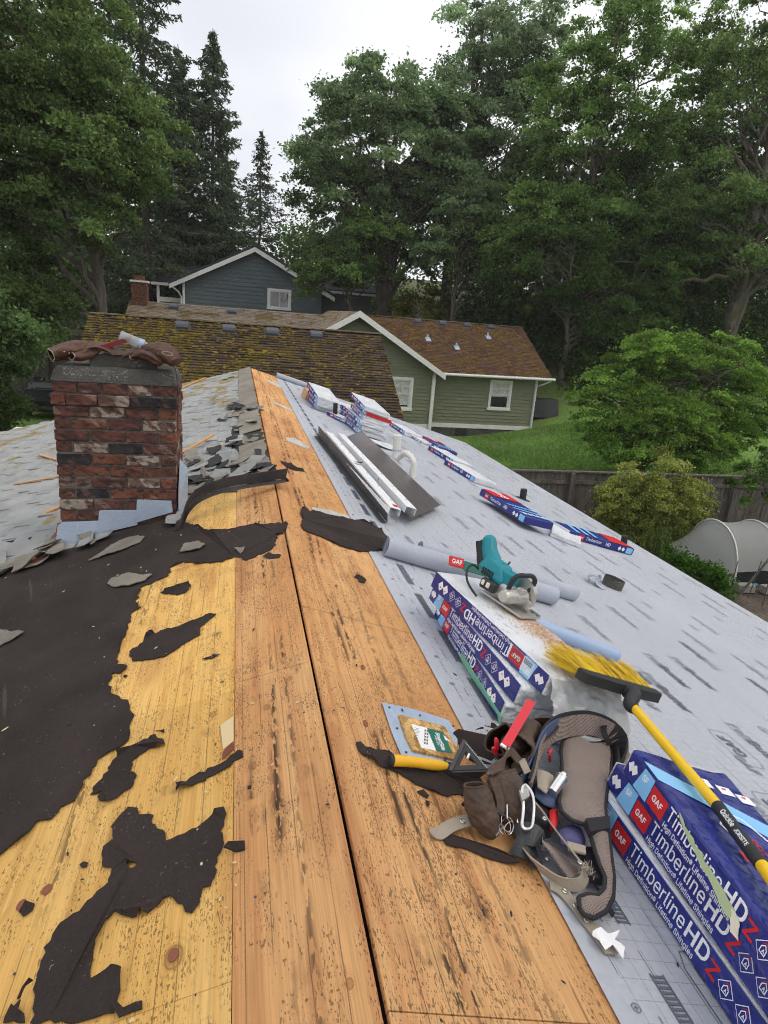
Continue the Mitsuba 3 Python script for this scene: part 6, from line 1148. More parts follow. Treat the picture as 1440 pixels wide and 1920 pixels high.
g = sg.Point(0, 0).buffer(.095, 48); tooth = sg.MultiPolygon([sg.Polygon([(.092*math.cos(t), .092*math.sin(t)), (.101*math.cos(t), .101*math.sin(t)), (.092*math.cos(t+.16), .092*math.sin(t+.16))]) for t in np.arange(0, 6.28, .262)]); v, f = vf(extr(g.union(tooth.buffer(.0002)), -.001, .001)); sp('blade', (np.stack([v[:, 2]+hc[0]+.002, v[:, 0]+hc[1], v[:, 1]+hc[2]], 1), f), 'chrome', False)
sp('arbor_bolt', xf(cyl(.016, .06), tr(.10, 0, .085) @ ry), 'dark_metal')
prf = [(0, -.150), (.030, -.148), (.040, -.135), (.042, -.10), (.0445, -.098), (.0445, -.085), (.042, -.083), (.042, .0), (.046, .01), (.046, .035), (0, .035)]
sp('gear_case', xf(trimesh.creation.revolve(prf, sections=28), tr(0, -.045, .082) @ ry), 'cast')
mb = MB(); mb.add(rb(.10, .13, .09, .02, 3), tr(-.04, .045, .082)); sp('gear_case__body', mb, 'cast'); mb = MB(); mb.add(rb(.05, .045, .03, .006), tr(-.02, -.06, .125)); mb.add(rb(.03, .02, .02, .004), tr(-.055, -.088, .095)); sp('gear_case__boss', mb, 'cast')
mb = MB(); mb.add(rb(.015, .03, .055, .005), tr(.03, -.095, .06) @ rot('x', 15)); mb.add(cyl(.011, .03), tr(.045, -.10, .04) @ ry); sp('bevel_lever', mb, 'cast')
sp('motor_housing', hullballs([[(-.075, .06, .125, .030), (.01, .06, .125, .030), (-.075, .20, .145, .034), (.01, .20, .145, .034), (-.07, .10, .18, .026), (.005, .10, .18, .026), (-.065, .2, .195, .022), (.0, .2, .195, .022)]]), 'teal'); mb = MB(); mb.add(rb(.095, .07, .085, .012, 3), tr(-.03, .035, .148)); sp('motor_housing__front', mb, 'teal')
mb = MB()
for q in range(5): mb.box(-.112, -.1045, .10+.018*q, .109+.018*q, .115, .155)
scene['circular_saw__motor_housing__vents'] = mikit.ply(xf(mb.get(), SW), 'black_plastic')
mb = MB(); mb.add(tmesh('SAW', .0, False), tr(0, 0, 0)) if False else mb.add(extr(sg.box(-.045, .155, .0, .175), 0, .001), tr(0, 0, .2182)); sp('maker_plate', mb, 'white_print', False)
hp_ = spline([(-.03, .19, .14), (-.028, .245, .185), (-.025, .29, .235), (-.024, .315, .275)], 14); sp('rear_handle', hullballs([[(-.035, .16, .165, .055), (-.03, .215, .205, .050)], [(-.03, .215, .205, .050), (-.026, .25, .235, .046)], [(-.026, .25, .235, .046), (-.024, .275, .275, .043)]]), 'teal')
sp('rear_handle__grip', tube(hp_+[-.004, .014, -.022], .032, 12), 'black_rubber'); hb = spline([(-.03, .21, .10), (-.028, .27, .12), (-.026, .315, .19), (-.024, .325, .262)], 12); sp('rear_handle__guard', tube(hb, .013, 10), 'black_plastic')
sp('top_handle', tube(spline([(-.105, -.035, .10), (-.11, -.04, .165), (-.092, -.045, .205), (-.03, -.05, .215), (.035, -.055, .215), (.062, -.06, .19), (.058, -.06, .15), (.05, -.058, .125)], 30), .0135, 12), 'black_rubber')
mb = MB(); mb.add(rb(.055, .10, .06, .012, 2), tr(-.115, .09, .08) @ rot('z', 10)); sp('brush_housing', mb, 'black_plastic'); mb = MB(); mb.add(rb(.012, .022, .030, .003), tr(-.146, .075, .085)); mb.add(rb(.012, .022, .030, .003), tr(-.143, .115, .085)); sp('rating_label', mb, 'cream')
sp('lift_lever', tube(spline([(.035, .13, .15), (.05, .145, .19), (.045, .135, .215), (.03, .13, .20)], 10), .006, 8), 'black_plastic')
sp('cord', tube(spline([(-.07, .24, .11), (-.14, .23, .135), (-.21, .20, .12), (-.235, .15, .07), (-.215, .10, .03), (-.20, .075, .012)], 30), .0065, 8), 'black_rubber')
rng = np.random.default_rng(14); n = 5200; q = rng.normal(size=(n, 2))*[.05, .12]+[.08, -.10]+rng.normal(size=(n, 1))*[.03, -.06]; ok = (np.abs(q[:, 0]) < .16) & (np.abs(q[:, 1]) < .45); q = q[ok]; b = np.stack([q[:, 0], q[:, 1], np.full(len(q), .0858)], 1); s_ = rng.uniform(.0006, .0021, (len(b), 1)); V = np.stack([b+rng.normal(size=b.shape)*s_ for _ in range(3)]+[b+[0, 0, .0016]], 1).reshape(-1, 3); k = np.arange(len(b))[:, None]*4
put('sawdust', xf((V, np.vstack([k+[0, 1, 2], k+[0, 1, 3], k+[1, 2, 3], k+[2, 0, 3]])), MT), 'sawdust_mat'); tag('sawdust', 'fine orange sawdust spilled on the white wrapper in front of the saw', 'sawdust', kind='stuff')
bs('sawdust_mat', (.56, .30, .11), .9, .1)
# ---------------------------------------------------------------- push broom
tag('push_broom', 'push broom with yellow bristles and long yellow handle lying across the two stacks', 'broom')
b0, b1 = rw([(0.859,1.848,0.31),(1.237,1.887,0.285)]); dx = (b1-b0)/np.linalg.norm(b1-b0); Lh = np.linalg.norm(b1-b0)
tip = rw([(0.849,2.038,0.3),(1.312,2.034,0.262)]); hdir = (tip.mean(0)-(b0+b1)/2); hdir -= dx*(hdir@dx); bl = np.linalg.norm(hdir); hdir /= bl; up_ = np.cross(dx, hdir); up_ *= np.sign(up_[2])
mh = np.eye(4); mh[:3, 0], mh[:3, 1], mh[:3, 2], mh[:3, 3] = dx, hdir, np.cross(dx, hdir), b0
s_ = 1 if np.cross(dx, hdir)[2] > 0 else -1
blk = sg.Polygon([(0, .004), (.01, -.012), (Lh*.42, -.022), (Lh*.62, -.022), (Lh-.01, -.010), (Lh, .004), (Lh-.002, .030), (.002, .030)]); v, f = vf(extr(blk.buffer(.004, 4), -.018, .018)); put('push_broom__head', xf((v, f), mh), 'black_rubber', smooth=30)
mb = MB()
for q in range(0): pass
rng = np.random.default_rng(2); nb = 520; u = rng.uniform(.006, Lh-.006, nb); w = rng.uniform(-.014, .014, nb); ln = bl*(1.0+.10*rng.normal(size=nb)*.6)*(.93+.2*meshkit.noise(np.stack([u*60, w*0, w*0], 1))); ex = rng.normal(0, .014, nb)-.045*(1-u/Lh); 
B0 = np.stack([u, np.full(nb, .029), w], 1); B1 = np.stack([u+ex-.012, .018+ln*.97, w*2.2+rng.normal(0, .007, nb)+s_*.012], 1); Bm = (B0+B1)/2+np.stack([rng.normal(0, .003, nb), 0*u, rng.normal(0, .003, nb)], 1)
mbd = MB()
for q, (a_, m_, c_) in enumerate(zip(B0, Bm, B1)): (mbd if q % 4 == 0 else mb).add(tube(np.array([a_, m_, c_]), [.0017, .0016, .0012], 4, False))
k = put('push_broom__bristles', xf(mb.get(), mh), 'bristle'); labels[k] = {'kind': 'stuff'}; k = put('push_broom__bristles', xf(mbd.get(), mh), 'bristle_dark'); labels[k] = {'kind': 'stuff', 'label': 'dirty brownish bristles among the yellow ones'}
bs('bristle_dark', (.36, .22, .03), .6, .2)
hc_ = (b0*.47+b1*.53)-hdir*.02; ha, hb_, hd, he = rw([(1.026,1.752,0.285),(0.946,1.24,0.295),(0.889,1.028,0.3),(0.843,0.888,0.303)]); dn = (hb_-ha)/np.linalg.norm(hb_-ha)
mb = MB(); mb.add(tube(spline([hc_+hdir*.01, hc_-hdir*.03, ha-dn*.03, ha+dn*.012], 12), np.linspace(.030, .0195, 12), 14)); put('push_broom__socket', mb, 'black_rubber', smooth=40)
pts_ = spline([ha, hb_, hd, he], 40); t = np.linspace(0, 1, 40); ih, ig = 21, 34
mb = MB(); mb.tube([ha+dn*.004, hb_], .0152, 16); put('push_broom__handle', mb, 'yellow', smooth=50)
mb = MB(); mb.tube([hb_-dn*.002, hd], .0172, 16); put('push_broom__grip', mb, 'black_rubber', smooth=50); mb = MB(); mb.tube([hd, he], .0152, 16); put('push_broom__handle', mb, 'yellow', smooth=50)
dg = (hd-hb_)/np.linalg.norm(hd-hb_); vw = np.array([0, 0, 5.0])-(hb_+hd)/2; vw -= dg*(vw@dg); vw /= np.linalg.norm(vw); mg = np.eye(4); mg[:3, 0], mg[:3, 1], mg[:3, 2], mg[:3, 3] = dg, np.cross(vw, dg), vw, hb_+dg*.035+vw*.0168
mb = MB(); mb.add(tmesh('Quickie', .013, True), mg @ tr(0, -.004, 0)); mb.add(tmesh('JOBSITE', .010, True), mg @ tr(.075, -.004, 0)); scene['push_broom__grip__lettering'] = mikit.ply(mb.get(), 'white_print')
# ---------------------------------------------------------------- patch plate with a scrap of sheathing and its sticker
tag('metal_plate', 'galvanised plate nailed flat, holding strand board with a green and white sticker', 'metal plate')
Zm = '%660,1290,5.143 '
put('metal_plate__plate', onroof(extr([(0.229,1.934),(0.36,1.931),(0.478,1.907),(0.486,1.82),(0.415,1.659),(0.311,1.654),(0.23,1.643),(0.225,1.761)], .0045, .0062), 1), 'galv')
def osb_fn(p, n, uv):
    a, b, w = voronoi(p.x*70+noise(p.x*20, p.y*20, 1.0)*2, p.y*46+noise(p.x*20, p.y*20, 5.0)*2)
    return mix((.30, .16, .05), (.66, .43, .18), w)*(.7+.3*smoothstep(.0, .12, b-a))*(.8+.4*noise(p.x*300, p.y*120, 2.0))
bs('osb', P(osb_fn), .8, .2)
put('metal_plate__strand_board', onroof(extr([(0.271,1.863),(0.439,1.849),(0.444,1.793),(0.447,1.728),(0.414,1.666),(0.272,1.673),(0.267,1.741)], .0065, .014), 1), 'osb')
put('metal_plate__sticker', onroof(extr([(0.306,1.819),(0.361,1.814),(0.359,1.692),(0.307,1.694)], .0142, .0146), 1), 'sticker_white'); put('metal_plate__green_sticker', onroof(extr([(0.362,1.814),(0.421,1.809),(0.421,1.777),(0.417,1.694),(0.359,1.691)], .0142, .0147), 1), 'forest_print')
mb = MB(); pa, pb = [(0.387,1.797),(0.382,1.701)]; an = math.degrees(math.atan2(pb[1]-pa[1], pb[0]-pa[0])); tl = tmesh('SmartSide', .020, True); wl = tl[0][:, 0].max(); s_ = math.dist(pa, pb)/wl; mb.add(tl, RT(pa[0], pa[1], .0149, an) @ sc(s_, s_, 1)); mb.add(tmesh('TRIM & SIDING', .0052), RT(pa[0], pa[1], .0149, an) @ tr(.03*s_, -.012*s_, 0)); scene['metal_plate__green_sticker__lettering'] = mikit.ply(mb.get(), 'white_print')
mb = MB(); mb.add(extr([(0.415,1.789),(0.433,1.758),(0.414,1.763)], .0148, .0154), None); scene['metal_plate__green_sticker__peeled_corner'] = mikit.ply(onroof(mb, 1), 'paper')
mb = MB(); p0 = np.array((0.313,1.806)); p1 = np.array((0.35,1.803)); p2 = np.array((0.317,1.703)); eu, ev = p1-p0, p2-p1
rng = np.random.default_rng(3)
for q in range(9): c = p0+ev*(.06+.085*q)+eu*.05; mb.add(extr([c, c+eu*rng.uniform(.35, .6), c+eu*.4+ev*.018, c+ev*.018], .0147, .0150))
for q in range(5):
    for r_ in range(2): c = p1+ev*(.02+.18*q)+eu*(.02+.22*r_); (mb).add(extr([c, c+eu*.16, c+eu*.16+ev*.12, c+ev*.12], .0147, .0150))
scene['metal_plate__sticker__lettering'] = mikit.ply(onroof(mb, 1), 'plug_print'); bs('plug_print', (.14, .12, .11), .6, .2)
mb = MB()
for (a, y) in [(0.251,1.907),(0.363,1.896),(0.484,1.873),(0.25,1.787),(0.25,1.664),(0.382,1.661)]: mb.add(trimesh.creation.cylinder(.004, .003), RT(a, y, .0075))
k = put('metal_plate__nail_heads', mb, 'dark_metal'); labels[k] = {'kind': 'stuff'}
mb = MB(); 
for i, s in enumerate(([(0.543,1.038,0.03),(0.557,1.03,0.05),(0.573,1.027,0.04),(0.592,1.038,0.045),(0.584,1.013,0.06),(0.601,1.026,0.03),(0.607,1.008,0.02),(0.613,0.998,0.012)],)): pass
v, f = vf(extr(ragged([(0.566,1.065),(0.591,1.07),(0.603,1.062),(0.62,1.062),(0.642,1.069),(0.624,1.047),(0.621,1.016),(0.614,0.999),(0.603,1.015),(0.597,1.026),(0.573,1.015),(0.559,1.029),(0.558,1.05)], .012, .003, 3), .012, .0128)); v = v.copy(); v[:, 2] += .03*meshkit.fbm(v*[70, 70, 0], 2, 3)
tag(put('paper_scrap', onroof((v, f), 1), 'paper'), 'crumpled white paper scrap on the membrane at the end of the webbing strap', 'paper scrap')
v, f = vf(extr([(-0.327,1.895),(-0.284,1.924),(-0.283,1.791),(-0.315,1.765)], .003, .0045)); put('house__split_veneer', onroof((v, f), -1), 'veneer'); v, f = vf(extr([(-0.317,1.753),(-0.284,1.789),(-0.281,1.758),(-0.317,1.718)], .002, .0035)); put('house__split_veneer', onroof((v, f), -1), 'rust')
# crumbs of felt, shingle and splinters lying about the roof
rng = np.random.default_rng(61); ico0 = trimesh.creation.icosphere(0)
for side, n, (a0, a1, y0, y1), mt, lab in ((-1, 150, (-2.4, -.05, .7, 4.4), 'veneer', 'pale splinters and crumbs scattered over the black felt and plywood of the left slope'), (-1, 110, (-2.2, -.03, .7, 4.6), 'asphalt_dark', 'dark crumbs of felt scattered over the plywood left of the ridge gap'), (1, 120, (.03, 1.6, .7, 8.5), 'asphalt_dark', 'dark crumbs of felt scattered right of the ridge gap')):
    mb = MB()
    for q in range(n):
        a = rng.uniform(a0, a1); y = y0+(y1-y0)*rng.uniform()**1.3; s_ = rng.uniform(.0015, .0055)
        mb.add(ico0, RT(a, y, .0065 if side < 0 else .009, rng.uniform(0, 180), side) @ sc(s_*rng.uniform(1, 3.2), s_*.8, s_*.5))
    tag(put('roof_crumbs', mb, mt), lab, 'crumbs', kind='stuff')
mb = MB(); rng = np.random.default_rng(71)
for y in np.arange(.6, 13, .61):
    for a in (-.055, -.24, -.33, -.75, -1.12, .05, .26, .46):
        if rng.uniform() < .75: mb.add(extr(sg.Point(0, 0).buffer(.0032, 3), 0, .0012), RT(a+rng.normal(0, .008), y+rng.normal(0, .02), .0006, 0, -1 if a < 0 else 1))
k = put('house__nail_head', mb, 'dark_metal'); labels[k] = {'kind': 'stuff'}

# ---------------------------------------------------------------- tool belt and tools beside it
def zw(pts): return rw(pts)
def cushion(poly, z0, h, tau, step=.008):
    """A padded panel: flat outline, swelling away from its edge."""
    from scipy.spatial import Delaunay
    p = sg.Polygon(poly).buffer(.004, 6).buffer(-.004); ln = p.exterior.length; bd = np.array([p.exterior.interpolate(t).coords[0] for t in np.linspace(0, ln, int(ln/step), endpoint=False)])
    x0, y0, x1, y1 = p.bounds; X, Y = np.meshgrid(np.arange(x0, x1, step), np.arange(y0, y1, step)); q = np.stack([X.ravel(), Y.ravel()], 1); ok = np.array([p.buffer(-step*.6).contains(sg.Point(*c)) for c in q]); q = q[ok]
    A = np.vstack([bd, q]); tri = Delaunay(A).simplices; c = A[tri].mean(1); tri = tri[[p.contains(sg.Point(*k)) for k in c]]
    e1, e2 = A[tri[:, 1]]-A[tri[:, 0]], A[tri[:, 2]]-A[tri[:, 0]]; fl = e1[:, 0]*e2[:, 1]-e1[:, 1]*e2[:, 0] < 0; tri[fl] = tri[fl][:, ::-1]
    d = np.array([p.exterior.distance(sg.Point(*k)) for k in A]); z = h*(1-np.exp(-d/tau))
    n = len(A); V = np.vstack([np.c_[A, z0+z], np.c_[A, np.full(n, z0-.004)]]); F = [*tri, *(tri[:, ::-1]+n)]; m = len(bd)
    for i in range(m): j = (i+1) % m; F += [[i, i+n, j+n], [i, j+n, j]] if not p.exterior.is_ccw else [[i, j+n, i+n], [i, j, j+n]]
    return (V, np.array(F)), np.vstack([bd, bd[:1]])
tag('tool_belt', 'worn tool belt with brown pouches, back pad and grommeted webbing beside the metal plate', 'tool belt')
def tb(part, mesh, mat, smooth=45): return put('tool_belt__'+part, mesh, mat, smooth=smooth)
padp = [(0.836,1.769),(0.879,1.81),(0.924,1.832),(0.937,1.807),(0.951,1.791),(0.987,1.801),(1.035,1.819),(1.057,1.801),(1.026,1.745),(0.944,1.627),(0.868,1.528),(0.806,1.441),(0.77,1.376),(0.75,1.329),(0.723,1.263),(0.7,1.202),(0.669,1.149),(0.626,1.109),(0.582,1.091),(0.556,1.096),(0.551,1.111),(0.56,1.137),(0.592,1.147),(0.621,1.147),(0.652,1.168),(0.67,1.198),(0.669,1.23),(0.673,1.264),(0.68,1.306),(0.677,1.347),(0.64,1.356),(0.623,1.385),(0.637,1.428),(0.69,1.512),(0.752,1.62),(0.793,1.703)]
(v, f), bd = cushion(padp, .092, .022, .012)
yy0, yy1 = bd[:, 1].min(), bd[:, 1].max(); tilt = lambda V: np.c_[V[:, 0], V[:, 1], V[:, 2]-.06*np.clip((yy0+.25-V[:, 1])/.25, 0, 1)]
tb('back_pad', (rw(tilt(v)), f), 'mesh_fabric')
tb('back_pad__binding', tube(rw(tilt(np.c_[bd, np.full(len(bd), .094)])), .0062, 8), 'black_strap')
bl_ = [(0.67,1.343),(0.767,1.373),(0.741,1.325),(0.664,1.303)]; v, f = vf(extr(bl_, .100, .118)); tb('back_pad__patch', (rw(tilt(v)), f), 'black_strap', False)
inn = [(0.687,1.315),(0.736,1.326),(0.735,1.291),(0.734,1.256),(0.713,1.225),(0.68,1.206),(0.649,1.206),(0.624,1.21)]; v, f = vf(extr(inn, .03, .05)); tb('inner_lining', (rw(v), f), 'black_strap', False)
(v, f), bd2 = cushion([(0.622,1.364),(0.671,1.393),(0.707,1.381),(0.7,1.342),(0.669,1.301),(0.634,1.305),(0.603,1.314)], .05, .02, .01); tb('mesh_lining', (rw(v), f), 'blue_mesh')
tb('label_tab', (rw(vf(extr([(0.599,1.293),(0.653,1.285),(0.638,1.256),(0.588,1.262)], .07, .076))[0]), vf(extr([(0.599,1.293),(0.653,1.285),(0.638,1.256),(0.588,1.262)], .07, .076))[1]), 'tan_strap', False)
# curved belt band behind the pad
def strap(part, pts, side, w, mat, th=.004, n=26, ret=False):
    p = spline(rw(pts), n); tb(part, ribbon(p, side, w, th), mat, False); return p
NR = np.array([ST, 0, CT])
p_ = strap('belt_band', [(0.576,1.497,0.07),(0.611,1.556,0.09),(0.652,1.629,0.11),(0.714,1.707,0.13),(0.8,1.774,0.14),(0.898,1.814,0.15),(0.987,1.83,0.15),(1.045,1.808,0.14),(1.057,1.748,0.11),(1.031,1.687,0.07)], NR*1.0+np.array([.1, .5, 0]), .085, 'black_strap', .008, 40)
tb('belt_band__lining', ribbon(p_+np.array([.004, -.004, -.004]), NR+np.array([.1, .5, 0]), .070, .010), 'mesh_fabric', False)
strap('blue_webbing', [(0.544,1.496,0.085),(0.581,1.536,0.1),(0.622,1.594,0.125),(0.671,1.659,0.145),(0.75,1.734,0.152),(0.801,1.775,0.15)], NR+np.array([.2, .6, 0]), .050, 'navy_strap', .005, 26)
strap('grab_loop', [(0.953,1.87,0.13),(1.009,1.94,0.15),(1.046,1.95,0.165),(1.064,1.918,0.165),(1.067,1.86,0.15),(1.08,1.813,0.12)], np.array([-.8, .1, .35]), .040, 'mesh_fabric', .005, 22)
strap('grab_loop__bar', [(0.941,1.834,0.155),(0.992,1.848,0.16),(1.042,1.849,0.155)], np.array([0, .3, 1]), .022, 'navy_strap', .004, 12)
strap('side_strap', [(1.034,1.847,0.155),(0.998,1.787,0.145),(1.022,1.772,0.12)], np.array([1, 0, .1]), .020, 'black_strap', .003, 10)
strap('side_padding', [(1.061,1.746,0.1),(1.055,1.704,0.085),(1.016,1.654,0.07),(0.962,1.584,0.05),(0.926,1.517,0.03)], np.array([.3, .2, 1]), .075, 'mesh_fabric', .012, 18)
strap('side_padding', [(1.066,1.793,0.09),(1.004,1.674,0.075),(0.915,1.536,0.06),(0.866,1.457,0.045)], np.array([.3, .1, 1]), .075, 'black_strap', .010, 18)
# leather bags
def bag(part, pts, ra, rb_, seed, up=NR, wav=.07, rim='tan_strap'):
    m, r = pouch(list(rw(pts)), ra, rb_, up, 'worn_leather', seed, wav=wav); tb(part, m, 'worn_leather', 60)
    if rim: tb(part+'__rim', tube(r, .003, 5), 'worn_leather')
bag('upper_bag', [(0.506,1.624,0.135),(0.569,1.67,0.105),(0.626,1.698,0.075),(0.666,1.713,0.05)], [.040, .048, .05, .03], [.048, .055, .05, .03], 4, wav=.08)
bag('large_bag', [(0.548,1.581,0.13),(0.644,1.713,0.1),(0.716,1.787,0.09),(0.774,1.817,0.07)], [.05, .055, .05, .03], [.05, .055, .05, .03], 7, wav=.10)
bag('lower_bag', [(0.345,1.406,0.115),(0.36,1.385,0.085),(0.385,1.361,0.055),(0.415,1.349,0.02)], [.033, .040, .040, .022], [.030, .040, .038, .02], 9, wav=.06)
bag('middle_bag', [(0.465,1.482,0.12),(0.474,1.449,0.09),(0.478,1.418,0.06),(0.487,1.399,0.03)], [.050, .048, .042, .03], [.030, .045, .05, .03], 11, wav=.10)
strap('bag_flap', [(0.409,1.461,0.125),(0.426,1.465,0.14),(0.459,1.491,0.145),(0.519,1.56,0.14),(0.537,1.544,0.13),(0.559,1.531,0.12)], np.array([.5, .8, .25]), .030, 'worn_leather', .005, 24)
strap('bag_flap', [(0.418,1.446,0.12),(0.417,1.401,0.11),(0.424,1.377,0.09),(0.422,1.362,0.07)], np.array([1, .25, .3]), .022, 'worn_leather', .005, 16)
strap('bag_flap', [(0.681,1.776,0.13),(0.725,1.783,0.14),(0.758,1.781,0.14),(0.62,1.627,0.11),(0.558,1.531,0.1)], np.array([.7, -.2, .5]), .05, 'worn_leather', .005, 22)
strap('inner_wall', [(0.506,1.481,0.06),(0.509,1.436,0.05),(0.512,1.404,0.03)], np.array([.8, .1, .5]), .06, 'black_strap', .005, 12)
(v, f), _ = cushion([(0.571,1.597),(0.656,1.646),(0.682,1.572),(0.695,1.499),(0.645,1.408),(0.596,1.35),(0.533,1.333),(0.495,1.347),(0.482,1.397)], .035, .03, .02); tb('dark_pocket', (rw(v), f), 'black_strap')
(v, f), _ = cushion([(0.617,1.532),(0.65,1.508),(0.66,1.462),(0.639,1.423),(0.601,1.432),(0.583,1.463)], .075, .02, .012); tb('navy_pocket', (rw(v), f), 'navy_strap')
(v, f), _ = cushion([(0.612,1.418),(0.659,1.456),(0.629,1.393),(0.596,1.346),(0.574,1.339)], .068, .012, .008); tb('red_lining', (rw(v), f), 'red_print')
strap('suede_strip', [(0.553,1.549,0.13),(0.547,1.515,0.13),(0.555,1.501,0.12)], np.array([1, .2, .2]), .022, 'tan_strap', .004, 8)
(v, f), _ = cushion([(0.62,1.553),(0.648,1.55),(0.671,1.536),(0.64,1.488),(0.597,1.442),(0.581,1.468)], .105, .010, .008); tb('canvas_tab', (rw(v), f), 'tan_strap')
# polished metal holder
c0, c1 = rw([(0.62,1.45,0.105),(0.657,1.485,0.135)]); mb = MB(); mb.tube([c0, c1], .0165, 20); tb('metal_holder', mb, 'chrome'); c2 = c1+(c1-c0)/np.linalg.norm(c1-c0)*.004; mb = MB(); mb.tube([c1, c2], .0185, 20); c3 = c2+(c1-c0)/np.linalg.norm(c1-c0)*.012; mb.tube([c2, c3], .0105, 18); tb('metal_holder__cap', mb, 'chrome')
# carabiner, buckle, key rings
ca = spline(rw([(0.513,1.433,0.125),(0.524,1.413,0.12),(0.521,1.374,0.105),(0.512,1.342,0.085),(0.491,1.316,0.075),(0.475,1.315,0.075),(0.481,1.346,0.085),(0.489,1.378,0.105),(0.491,1.405,0.12),(0.513,1.433,0.125)]), 50); tb('carabiner', tube(ca, .0052, 10), 'chrome')
tb('carabiner__gate_plate', (rw(vf(extr([(0.483,1.409),(0.525,1.439),(0.51,1.393),(0.472,1.365)], .115, .122))[0]), vf(extr([(0.483,1.409),(0.525,1.439),(0.51,1.393),(0.472,1.365)], .115, .122))[1]), 'cast', False)
ring_ = spline(rw([(0.486,1.38,0.07),(0.491,1.367,0.05),(0.501,1.346,0.045),(0.517,1.338,0.05)]), 20); tb('steel_ring', tube(ring_, .0035, 8), 'chrome')
for i, pts in enumerate(([(0.437,1.355,0.06),(0.47,1.365,0.055),(0.472,1.35,0.05),(0.441,1.324,0.05),(0.427,1.333,0.055),(0.437,1.355,0.06)], [(0.415,1.329,0.07),(0.449,1.357,0.065),(0.459,1.345,0.05),(0.428,1.319,0.045),(0.413,1.326,0.055),(0.415,1.329,0.07)], [(0.429,1.327,0.07),(0.458,1.334,0.06),(0.451,1.324,0.045),(0.43,1.319,0.05),(0.429,1.327,0.07)])): tb('key_ring', tube(spline(rw(pts), 24), .0012, 5), 'chrome')
for i, (p, q) in enumerate(([(0.415,1.366,0.07),(0.417,1.324,0.03)], [(0.446,1.381,0.09),(0.447,1.357,0.065)], [(0.427,1.333,0.06),(0.41,1.322,0.035)])): mb = MB(); mb.tube([rw([p])[0], rw([q])[0]], .003, 6); tb('key_tag', mb, 'chrome' if i else 'black_plastic')
mb = MB(); mb.add(rb(.020, .026, .010, .003), RT(*(0.406,1.363,0.08), 10)); tb('swivel_clip', mb, 'black_plastic')
for pts, w in (([(0.471,1.323,0.04),(0.493,1.315,0.06),(0.521,1.3,0.06),(0.528,1.288,0.045)], .06), ([(0.461,1.307,0.03),(0.482,1.286,0.035),(0.52,1.288,0.03)], .05)): strap('buckle', pts, np.array([.2, .9, .5]), w, 'black_plastic', .008, 12)
(v, f), _ = cushion([(0.489,1.273),(0.528,1.287),(0.53,1.256),(0.508,1.239),(0.484,1.242)], .025, .012, .008); tb('buckle_tongue', (rw(v), f), 'black_plastic')
# webbing straps with grommets
def grommets(part, pts, r=.0085):
    for p in (pts if isinstance(pts, list) else [pts]):
        m = RT(p[0], p[1], p[2], 0); tor = trimesh.creation.torus(r*.72, r*.30, 18, 8); tb(part+'__grommet', xf(tor, m), 'chrome')
def web(part, pts, side, w, mat='tan_strap', n=30): return strap(part, pts, side, w, mat, .0035, n)
web('webbing', [(0.535,1.394,0.1),(0.554,1.377,0.09),(0.578,1.356,0.075),(0.591,1.317,0.07),(0.593,1.267,0.075),(0.606,1.232,0.07),(0.622,1.218,0.055),(0.613,1.2,0.04),(0.58,1.191,0.03),(0.548,1.2,0.028),(0.517,1.222,0.03),(0.492,1.245,0.035),(0.487,1.282,0.03)], np.array([-.55, .25, .75]), .032, n=60)
grommets('webbing', [(0.552,1.352,0.088),(0.598,1.22,0.076),(0.569,1.202,0.034),(0.546,1.272,0.03)], .0075)
mb = MB(); rng = np.random.default_rng(5); fr_ = rw((0.624,1.218,0.06))[0]
for q in range(40): d_ = rng.normal(size=3); mb.tube([fr_+rng.normal(0, .010, 3), fr_+rng.normal(0, .010, 3)+d_*.005], .0009, 3, False)
k = tb('webbing__frayed_end', mb, 'tan_strap', False); labels[k] = {'kind': 'stuff'}
web('belt_lining', [(0.513,1.33,0.05),(0.551,1.312,0.045),(0.572,1.276,0.045),(0.591,1.242,0.04),(0.603,1.217,0.035)], np.array([-.7, .5, .35]), .06, 'mesh_fabric', 24)
web('webbing', [(0.371,1.387,0.03),(0.331,1.372,0.02),(0.277,1.343,0.014),(0.244,1.326,0.012),(0.237,1.335,0.016)], np.array([.35, .95, .1]), .034, n=24); grommets('webbing_001', (0.333,1.371,0.024), .0075)
web('webbing', [(0.525,1.202,0.016),(0.551,1.186,0.014),(0.57,1.143,0.013),(0.582,1.093,0.013),(0.592,1.055,0.013),(0.598,1.017,0.013)], np.array([.85, .35, -.2]), .036, n=30); grommets('webbing_002', [(0.557,1.181,0.018),(0.567,1.14,0.017),(0.577,1.101,0.016)], .0078)
web('end_strap', [(0.661,1.168,0.03),(0.673,1.156,0.022),(0.677,1.144,0.014)], np.array([.85, .35, 0]), .030, 'navy_strap', 10); web('end_strap', [(0.655,1.151,0.034),(0.655,1.134,0.03),(0.672,1.127,0.016)], np.array([.8, .4, 0]), .014, 'black_strap', 10)
